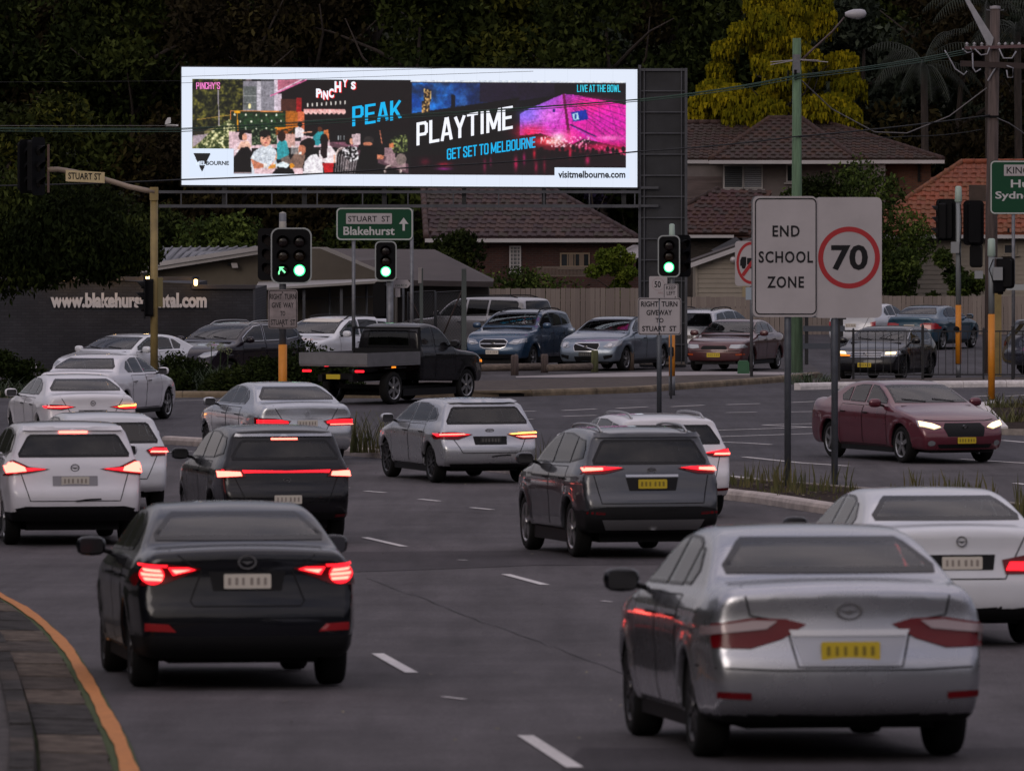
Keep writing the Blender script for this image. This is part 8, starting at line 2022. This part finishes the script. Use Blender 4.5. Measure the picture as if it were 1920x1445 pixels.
def blobs_for(w, h, n, seed, base=.3, dep=None):
    rr = random.Random(seed); out = []
    for i in range(n):
        t = rr.random(); z = h * (base + (1 - base) * t); env = w * .5 * math.sqrt(max(.06, 1 - (2 * max(0, t - .35) / 1.35) ** 2)); th = rr.uniform(0, 6.28); rad = env * math.sqrt(rr.random()) * .85
        s = w * rr.uniform(.12, .22); out.append((rad * math.cos(th), rad * math.sin(th) * (dep or 1), z, s, s, s * rr.uniform(.6, .95)))
    return out
def tree(name, label, px, d, w, h, lm, n=9000, size=.2, seed=0, nb=26, base=.28, bark=BARK, cat='tree', group=None, z=None, crown_me=None, trunk_me=None, droop=0.0, scale=1.0, shell=.55):
    b = on(px, d)
    if z is not None: b.z = z
    t = thing(name, label, cat, b, random.Random(seed).uniform(0, 6) if crown_me else 0, group)
    tm = trunk_me or trunk_mesh(h * .8, max(.07, w * .035), seed, bark)
    cm = crown_me or leaves_mesh('crown', blobs_for(w, h, nb, seed, base), n, size, lm, seed, droop, shell)
    inst('trunk', tm, t, scale=(scale,) * 3 if scale != 1 else None); inst('crown', cm, t, scale=(scale,) * 3 if scale != 1 else None)
    return t, cm, tm
# far slope: individual trees in two rows, then the wooded hill
far = []
kinds = [(L_DARK, 7.5, 12.5, 3), (L_OLIVE, 7, 13, 5), (L_BROWN, 8, 12, 7), (L_DARK, 6, 14, 9), (L_GREY, 7, 11.5, 13)]
KM = []
for lm, w, h, sd in kinds:
    KM.append((leaves_mesh('crown', blobs_for(w, h, 34, sd, .12), 15000, .21, lm, sd, .25, .35), trunk_mesh(h * .85, .26, sd, BARK, 1.0, 6), w, h))
spots = [(-60, 262, 0), (60, 266, 2), (150, 270, 3), (235, 264, 0), (330, 268, 1), (420, 262, 2), (510, 270, 0), (600, 264, 2), (700, 268, 3), (790, 263, 0), (880, 270, 1), (965, 265, 1), (1050, 268, 4), (1130, 262, 0), (1215, 270, 2), (1300, 266, 0), (1400, 274, 3), (1500, 276, 0), (1620, 264, 4), (1700, 268, 0), (1790, 262, 2), (1870, 266, 4), (1960, 270, 0)]
words = ['dark evergreen', 'olive green', 'brownish', 'tall dark', 'grey green']
wh = {0: 'at the far left edge', 60: 'above the mast arm signal', 150: 'left of the orange brick house', 235: 'below the orange brick house', 330: 'over the left corner of the billboard', 420: 'above the PINCHY\'S sign of the billboard', 510: 'above the awning picture of the billboard', 600: 'above the word PEAK', 700: 'right of the word PEAK, above the billboard', 790: 'above the start of the word PLAYTIME', 880: 'with yellow-green leaves above the word PLAYTIME', 965: 'above the end of the word PLAYTIME', 1050: 'above the stage picture', 1130: 'above the words LIVE AT THE BOWL', 1215: 'above the billboard column', 1300: 'left of the golden tree', 1400: 'behind the golden tree, left part', 1500: 'behind the golden tree, right part', 1620: 'right of the golden tree below the street lamp', 1700: 'left of the palms', 1790: 'behind the palms', 1870: 'behind the timber power pole', 1960: 'at the far right edge'}
for i, (px, d, k) in enumerate(spots):
    cm, tm, w, h = KM[k]
    tree('forest_tree', '%s tree on the slope %s' % (words[k], wh.get(px, 'at the far left edge')), px, d, w, h, None, seed=i * 3 + 1, crown_me=cm, trunk_me=tm, group='trees on the dark slope')
for i, (px, k) in enumerate([(x_, (j * 3) % 5) for j, x_ in enumerate(range(-80, 2040, 150))]):
    pass
r = np.random.default_rng(4)
bl = []
for x_ in np.arange(-34, 35, 3.4):
    for dd_ in (276, 284, 293):
        yv = dd_ + r.uniform(-2, 2); g_ = GZ(yv); s = r.uniform(2.2, 3.2); bl.append((x_ + r.uniform(-1, 1), yv, g_ + r.uniform(3, 8), s, s, s * 1.3)); bl.append((x_ + r.uniform(-1, 1), yv, g_ + r.uniform(8, 13), s, s, s * 1.2)); bl.append((x_ + r.uniform(-1.5, 1.5), yv + 2, g_ + r.uniform(13, 18), s, s, s * 1.2))
o = link(bpy.data.objects.new('woodland', leaves_mesh('woodland', bl, 90000, .30, L_DARK, 77, .2, .3))); o['kind'] = 'stuff'; o['label'] = 'dark woodland closing the hillside behind the individual trees'; 
# yellow-green bright clumps above the word PLAYTIME, olive at the left
tree('tree', 'tree with bright yellow-green foliage rising over the top edge of the billboard', 948, 256, 4.2, 9.3, L_OLIVE, 9000, .17, seed=41, nb=18, base=.45)
tree('small_tree', 'small golden-leaved tree just above the stage picture of the billboard', 1122, 254, 1.9, 7.2, leaf_mat('leaves_ochre', (.03, .03, .004), (.11, .085, .01), (.24, .17, .02)), 3600, .13, seed=43, nb=9, base=.72)
tree('tree', 'olive tree with yellowish tips behind the mast arm and the STUART ST plate', 70, 222, 6.2, 7.6, L_OLIVE, 12000, .16, seed=47, nb=30, base=.2)
# large dark tree overhanging the brick wall
bls = [(-1.9, 0, 3.15, 1.7, 1.2, 1.1), (-.3, -.2, 3.6, 1.5, 1.1, 1.2), (1.1, 0, 3.5, 1.2, 1, 1.0), (-3.2, 0, 3.2, 1.6, 1.1, 1.4), (.3, .2, 4.2, 1.5, 1, 1.1), (-1.5, .2, 4.4, 1.7, 1, 1.2), (1.8, 0, 3.5, .9, .8, .8), (-2.8, .1, 2.2, .9, .7, .8), (-3.6, 0, 1.8, .8, .6, .8), (2.0, 0, 3.2, .6, .6, .5), (-.6, 0, 2.75, .8, .6, .45), (.9, 0, 2.8, .5, .4, .35)]
b = on(115, 178); b.z += .1
t = thing('overhanging_tree', 'large dark tree whose crown hangs over the lettering wall at the left', 'tree', b)
inst('trunk', trunk_mesh(4.2, .22, 51, BARK, 1.6, 12), t, (-2.4, .8, 0)); inst('crown', leaves_mesh('crown', bls, 26000, .105, L_DARK, 51, .5, .25, elong=1.9), t)
# golden drooping tree
rr = random.Random(61); bl = []
for i in range(100):
    t_ = rr.random() ** .9; th = rr.uniform(0, 6.28); rad = 3.15 * math.sqrt(rr.random()) * (1 - .55 * max(0, t_ - .45)); z_ = 1.4 + 8.2 * t_; bl.append((rad * math.cos(th), rad * math.sin(th) * .8, z_, rr.uniform(.38, .70), rr.uniform(.35, .6), rr.uniform(.34, .52)))
b = on(1462, 258); b.z = 3.6
t = thing('golden_tree', 'large golden yellow tree with drooping clumps of foliage above the tiled roofs', 'tree', b); inst('trunk', trunk_mesh(7.5, .2, 61, BARK, 2, 14), t)
# each clump: strands falling from its top
def drape(name, blobs, per, m, seed):
    r = np.random.default_rng(seed); Vs = []; T = []
    for (cx, cy, cz, sx_, sy_, sz_) in blobs:
        n = per; th = r.uniform(0, 2 * math.pi, n); q = np.sqrt(r.random(n)); x = cx + sx_ * q * np.cos(th); y = cy + sy_ * q * np.sin(th); z = cz + sz_ * np.sqrt(np.clip(1 - q * q * .9, 0, 1)) + r.normal(0, .04, n) - r.random(n) ** 2 * sz_ * 1.6
        L = r.uniform(.09, .24, n); w = r.uniform(.035, .075, n); a = r.uniform(0, math.pi, n); ox, oy = np.cos(a) * w, np.sin(a) * w; dx, dy = (x - cx) * .25 * L, (y - cy) * .25 * L
        Vs.append(np.stack([np.stack([x - ox, y - oy, z], 1), np.stack([x + ox, y + oy, z], 1), np.stack([x + ox * .3 + dx, y + oy * .3 + dy, z - L], 1), np.stack([x - ox * .3 + dx, y - oy * .3 + dy, z - L], 1)], 1))
        T.append(np.clip((z - (cz - sz_)) / (2 * sz_), 0, 1) * 0 + r.uniform(.25, .8) * .6 + r.random(n) * .5)
    V = np.concatenate(Vs); T = np.concatenate(T); n = len(V); me = bpy.data.meshes.new(name); me.vertices.add(n * 4); me.vertices.foreach_set('co', V.astype('f').ravel()); me.loops.add(n * 4); me.loops.foreach_set('vertex_index', np.arange(n * 4, dtype='i')); me.polygons.add(n)
    me.polygons.foreach_set('loop_start', np.arange(0, n * 4, 4, dtype='i')); me.polygons.foreach_set('loop_total', np.full(n, 4, 'i')); me.update(); at_ = me.attributes.new('tint', 'FLOAT', 'FACE'); at_.data.foreach_set('value', np.clip(T, 0, 1).astype('f')); me.materials.append(m); return me
inst('crown', drape('crown', bl, 520, L_GOLD, 61), t)
# palms
def palm(label, px, d, h, seed, fr=17, L=2.6):
    rr = random.Random(seed); b = on(px, d); t = thing('palm_tree', label, 'palm', b, 0, 'palms on the slope'); MB().tube([(0, 0, -.3), (.1, 0, h * .5), (.05, 0, h)], [.2, .15, .13], 8).build('trunk', BARK, t, True)
    for i in range(fr):
        th = 2.4 * i; el = rr.uniform(.1, 1.2); mb = MB(); p = Vector((.05, 0, h)); dr = Vector((math.cos(th) * math.cos(el), math.sin(th) * math.cos(el), math.sin(el))); pts = [p]
        for j in range(8): p = p + dr * L / 8; dr = (dr + Vector((0, 0, -.24))).normalized(); pts.append(p)
        mb.tube(pts, [.03 - .003 * j for j in range(9)], 4)
        for j in range(1, 9):
            for k in range(3):
                q = pts[j - 1].lerp(pts[j], k / 3); tg = (pts[j] - pts[j - 1]).normalized(); sd = tg.cross(Vector((0, 0, 1))).normalized(); l = .62 * math.sin(math.pi * (.15 + .8 * (j - 1 + k / 3) / 8))
                for s_ in (-1, 1):
                    e = q + sd * s_ * l * .55 + Vector((0, 0, -l * .75)); mb.add([q, q + tg * .05, e + tg * .12], [(0, 1, 2)])
        o = mb.build('frond', mat('palm_frond', (.011, .017, .008), .7, var=.5, scale=1), t)
palm('palm with arching grey-green fronds left of the timber power pole', 1730, 256, 9.3, 71); palm('palm high behind the steel lamp bracket', 1850, 255, 11.6, 72, L=2.9); palm('palm at the right edge behind the insulators', 1905, 257, 10.6, 73); 
# shrubs and hedges nearer the road
def shrub(name, label, px, d, w, h, lm, n, size, seed, nb=14, zoff=0.0, base=.05, cat='shrub', dep=.6, shell=.45):
    b = on(px, d); b.z += zoff; t = thing(name, label, cat, b)
    inst('stems', trunk_mesh(h * .7, .04, seed, BARK, 1.5, 8), t); inst('foliage', leaves_mesh('foliage', blobs_for(w, h, nb, seed, base, dep), n, size, lm, seed, .1, shell), t); return t
shrub('tree', 'dark leafy tree between the direction sign and the brown house roof', 845, 222, 3.2, 3.0, L_DARK, 9000, .11, 81, 20, .6, .1, 'tree')
shrub('tree', 'dark mass of trees below the left part of the billboard', 420, 216, 5.2, 3.9, L_MID, 12000, .12, 82, 26, .1, .1, 'tree')
shrub('tree', 'dark trees below the billboard, behind the green direction sign', 680, 219, 4.6, 3.4, L_DARK, 10000, .12, 83, 26, .4, .1, 'tree')
shrub('tree', 'dark trees behind the mast pole and grey roof', 300, 220, 4.0, 4.2, L_DARK, 9000, .12, 90, 24, 0, .1, 'tree')
shrub('shrub', 'bright green bush over the paling fence left of the billboard column', 1150, 224, 2.0, 3.1, L_YEL, 5200, .10, 84, 14, .1, .45)
shrub('shrub', 'ivy and low greenery on top of the paling fence', 985, 215.5, 3.4, 2.4, L_MID, 2600, .09, 85, 16, 0, .75, dep=.15)
shrub('jacaranda', 'dim purple jacaranda behind the walkway near the billboard column', 1165, 262, 2.6, 5.8, L_PURP, 3600, .13, 86, 12, 1.4, .45, 'tree')
shrub('tree', 'broad dark green tree behind the end school zone sign', 1590, 243, 6.2, 5.1, L_MID, 20000, .12, 87, 30, .1, .25, 'tree')
shrub('tree', 'dense dark part of the foliage above the seventy sign', 1510, 243, 4.2, 4.9, L_DARK, 11000, .12, 88, 22, 0, .3, 'tree')
shrub('shrub', 'glossy green bush against the cream boards behind the signal pole', 1790, 242, 2.2, 2.9, L_MID, 5200, .11, 89, 14, 0, .3)
shrub('shrub', 'leafy bush over the fence behind the white sedan', 1690, 241.5, 2.2, 2.9, L_MID, 4600, .11, 91, 14, 0, .35)
for i, (px, d, w, h, lab, sd) in enumerate(((345, 166.6, 1.6, .82, 'dark clipped hedge right of the mast pole', 101), (585, 164.8, 1.9, .90, 'rounded clipped hedge behind the weathered sign', 102), (505, 166.9, 1.3, .62, 'low dark hedge before the aubergine suv', 103), (300, 165.2, 1.5, .42, 'low hedge at the foot of the mast pole', 104), (15, 166, 1.5, .75, 'dark hedge at the far left under the brick wall', 105), (620, 166.5, 1.3, .70, 'low hedge behind the ute tray', 106), (470, 164.6, 2.0, .50, 'knee-high hedge along the kerb before the long-leaved clump', 107))):
    shrub('hedge', lab, px, d, w * 1.15, h, leaf_mat('leaves_hedge', (.006, .010, .003), (.014, .022, .005), (.030, .040, .010)), 5200, .07, sd, 22, .1, .0, 'hedge', dep=.5, shell=.5)
def strap(label, px, d, n, L, m, seed, w=.035, name='strap_leaf_plant', zoff=.1, spread=.5, cat='plant', up=.75, fl=0):
    rr = random.Random(seed); b = on(px, d); b.z += zoff; mb = MB()
    for i in range(n):
        th = rr.uniform(0, 6.28); x, y = rr.uniform(-spread, spread), rr.uniform(-spread, spread) * .5; l = L * rr.uniform(.5, 1.1); dr = Vector((math.cos(th) * (1 - up), math.sin(th) * (1 - up), up)).normalized(); p = Vector((x, y, 0)); sd = Vector((-math.sin(th), math.cos(th), 0)); vs = []
        for j in range(4): vs += [p - sd * w * (1 - j / 3.3) / 2, p + sd * w * (1 - j / 3.3) / 2]; p = p + dr * l / 3; dr = (dr + Vector((math.cos(th) * .28, math.sin(th) * .28, -.32 * (1 - up) * 2))).normalized()
        mb.add(vs, [(0, 1, 3, 2), (2, 3, 5, 4), (4, 5, 7, 6)])
    o = thing(name, label, cat, b); mb.build('leaves', m, o)
    for i in range(fl):
        x = rr.uniform(-spread, spread); h_ = L * rr.uniform(1.2, 1.6); MB().tube([(x, 0, 0), (x + .03, 0, h_)], .01, 4).build('flower_stem', m, o)
        k = MB(); 
        for j in range(26):
            v = Vector((rr.gauss(0, 1), rr.gauss(0, 1), rr.gauss(0, 1))).normalized() * .09; c = Vector((x + .03, 0, h_)) + v; k.add([c, c + Vector((.02, 0, .025)), c + Vector((-.02, .01, .02))], [(0, 1, 2)])
        k.build('flower_head', mat('flower_green_white', (.14, .16, .07), .8), o)
    return o
GR = mat('grass_blade', (.055, .070, .018), .8, var=.6, scale=2.2, col2=(.15, .125, .045)); AG = mat('agapanthus_leaf', (.028, .050, .014), .6, var=.4, scale=2)
strap('long-leaved plant clump with pale flower heads in the middle of the hedge', 408, 165.8, 240, .75, AG, 5, spread=.75, fl=4)
strap('strap-leaved plants at the far left edge below the brick wall', 10, 160, 90, .6, AG, 6, spread=.5)
strap('weedy shrub on the point of the small far island', 1515, 172.3, 110, .42, AG, 7, spread=.6); strap('small weeds on the right hand island', 1905, 152, 160, .45, GR, 8, spread=.7)
strap('clump of green weeds at the rounded nose of the median', 697, 127.5, 120, .85, GR, 9, spread=.4, w=.03, up=.9); strap('tall thin weeds between hatchback and graphite suv', 1010, 118, 70, .75, GR, 10, spread=.5, w=.022, up=.92)
strap('low weeds on the right traffic island nose', 1915, 143, 140, .5, GR, 13, spread=.8)
# median weeds: grasses nobody could count
rr = random.Random(17); mb = MB()
def tuft(x, y, z, k, h):
    for i in range(k):
        th = rr.uniform(0, 6.28); px_, py_ = x + rr.gauss(0, .06), y + rr.gauss(0, .06); l = h * rr.uniform(.45, 1.15); lean = rr.uniform(.02, .3); w = rr.uniform(.008, .018); sd = Vector((-math.sin(th), math.cos(th), 0)); p = Vector((px_, py_, z)); m_ = p + Vector((math.cos(th) * lean * l * .4, math.sin(th) * lean * l * .4, l * .6)); e = p + Vector((math.cos(th) * lean * l, math.sin(th) * lean * l, l))
        mb.add([p - sd * w, p + sd * w, m_ + sd * w * .8, e, m_ - sd * w * .8], [(0, 1, 2, 3, 4)])
Pm = [Vector(p) for p in MF]
for i in range(330):
    s_ = rr.random() ** .8; p = along(MF, plen(MF) * (.28 + .5 * s_)); k = rr.random(); idx = int((.28 + .5 * s_) * (len(MF) - 1)); wv = MWD[min(idx, len(MWD) - 1)]
    u = (.35 + .62 * k) * wv if rr.random() < .75 else (.1 + .8 * k) * wv
    q = (p.x + .95 * u, p.y + .3 * u)
    near = 1.0 if u > .45 * wv else .45
    tuft(q[0], q[1], GZ(q[1]) + .13, rr.randrange(2, 9), rr.choice((.12, .2, .3, .48)) * near)
o = mb.build('median_grass', GR); o['kind'] = 'stuff'
# litter of leaves and grit
def litter(name, pts, m, n, smin, smax, seed, dz=.012):
    rr = random.Random(seed); mb = MB()
    for i in range(n):
        x, y, z = pts(rr); s = rr.uniform(smin, smax); a = rr.uniform(0, 6.28); c, s__ = math.cos(a) * s, math.sin(a) * s
        mb.add([(x - c, y - s__, z + dz), (x + s__ * .5, y - c * .5, z + dz + s * .15), (x + c, y + s__, z + dz + s * .3), (x - s__ * .5, y + c * .5, z + dz)], [(0, 1, 2, 3)])
    o = mb.build(name, m); o['kind'] = 'stuff'
LP = mat('leaf_litter_pale', (.24, .21, .13), .9, var=.5, scale=8); LB = mat('leaf_litter_brown', (.06, .04, .02), .9)
def on_gutter(r_):
    f = r_.uniform(.55, .98); a = along(E_g, f * La); b = along(E_k, f * Lb); q = a.lerp(b, r_.random()); return q.x, q.y, GZ(q.y) + .05
litter('gutter_litter', on_gutter, LP, 330, .010, .045, 1); litter('gutter_litter', on_gutter, LB, 900, .010, .045, 2)
def on_path(r_):
    f = r_.uniform(.6, .98); a = along(E_p, f * Lp); q = (a.x - r_.uniform(0, 1.2), a.y); return q[0], q[1], GZ(q[1]) + .15
litter('path_litter', on_path, LB, 300, .01, .035, 3)
def on_med(r_):
    p = along(MF, plen(MF) * r_.uniform(.2, .9)); u = r_.uniform(.3, 2.4); return p.x + .95 * u * .8, p.y + .3 * u * .8, GZ(p.y + .3 * u * .8) + .14
litter('median_litter', on_med, LP, 220, .015, .05, 4); litter('median_litter', on_med, LB, 500, .015, .06, 5)
def on_road(r_):
    y = 44 + 78 * r_.random() ** 1.1; return r_.uniform(-4, 5) * y / 90, y, GZ(y)
litter('road_litter', on_road, LP, 110, .008, .03, 6)
# moss and small weeds along the orange line
mb = MB(); rr = random.Random(23)
for i in range(420):
    f = rr.uniform(.45, .985) ** .7; a = along(E_g, f * La); b = along(E_k, f * Lb); q = a.lerp(b, rr.uniform(-.04, .12) if rr.random() < .8 else rr.random()); k = 1 if math.sin(f * 60) > -.2 else .3
    for j in range(5):
        th = rr.uniform(0, 6.28); l = rr.uniform(.03, .09) * k; x, y = q.x + rr.gauss(0, .03), q.y + rr.gauss(0, .08); z = GZ(y) + .045; mb.add([(x - .010, y, z), (x + .010, y, z), (x + math.cos(th) * l * .6, y + math.sin(th) * l * .6, z + l)], [(0, 1, 2)])
o = mb.build('gutter_moss', mat('moss_blade', (.05, .075, .015), .9, var=.5, scale=9)); o['kind'] = 'stuff'
# unseen slopes added behind and beside the camera to darken the car paint's reflections
gm_ = bpy.data.objects['ground'].data
co = np.empty(len(gm_.vertices) * 3, 'f'); gm_.vertices.foreach_get('co', co); co = co.reshape(-1, 3)
side_ = np.clip((np.abs(co[:, 0]) - 60) / 60, 0, None); back_ = np.clip((-20 - co[:, 1]) / 40, 0, 1)
co[:, 2] += np.minimum(34, 20 * side_ * (co[:, 1] < 300)) + 0 * back_
gm_.vertices.foreach_set('co', co.ravel()); gm_.update()
mb = MB()
for i in range(25):
    for j in range(6):
        x_ = -130 + 260 * i / 24; y_ = -60 - 14 * j; mb.v.append((x_, y_, 2.4 + 30 * (1 - (1 - j / 5) ** 1.6) + 2.5 * math.sin(i * 1.3 + j)))
for i in range(24):
    for j in range(5): a = i * 6 + j; mb.f.append((a, a + 1, a + 7, a + 6)); mb.m.append(0)
o = mb.build('hillside', HILLM, None, True); o['kind'] = 'structure'  # unseen rise behind the camera, added for dark reflections
# unseen wooded bank added left of the road to shade the cars' left flanks
mb = MB(); ys_ = list(range(-40, 108, 6))
for i, y_ in enumerate(ys_):
    for j, (x_, z_) in enumerate(((-13.5, .0), (-15, 2.5), (-17, 6.5), (-20, 9.5), (-26, 12), (-40, 13))):
        e_ = min(1, (108 - y_) / 20, (y_ + 46) / 12); mb.v.append((x_ - .9 * math.sin(y_ * .21 + j), y_, GZ(y_) - .05 + z_ * e_ * (1 + .12 * math.sin(y_ * .33 + j * 1.7))))
for i in range(len(ys_) - 1):
    for j in range(5): a = i * 6 + j; mb.f.append((a, a + 6, a + 7, a + 1)); mb.m.append(0)
o = mb.build('shade_bank', HILLM, None, True); o['kind'] = 'structure'
r = np.random.default_rng(8); bl = [(-17 - r.uniform(0, 9), y_, GZ(y_) + r.uniform(4, 14), 3, 3.2, 2.6) for y_ in np.arange(-30, 100, 3.4)]
o = link(bpy.data.objects.new('bank_foliage', leaves_mesh('bank_foliage', bl, 14000, .7, L_DARK, 9, .2, .4))); o['kind'] = 'stuff'
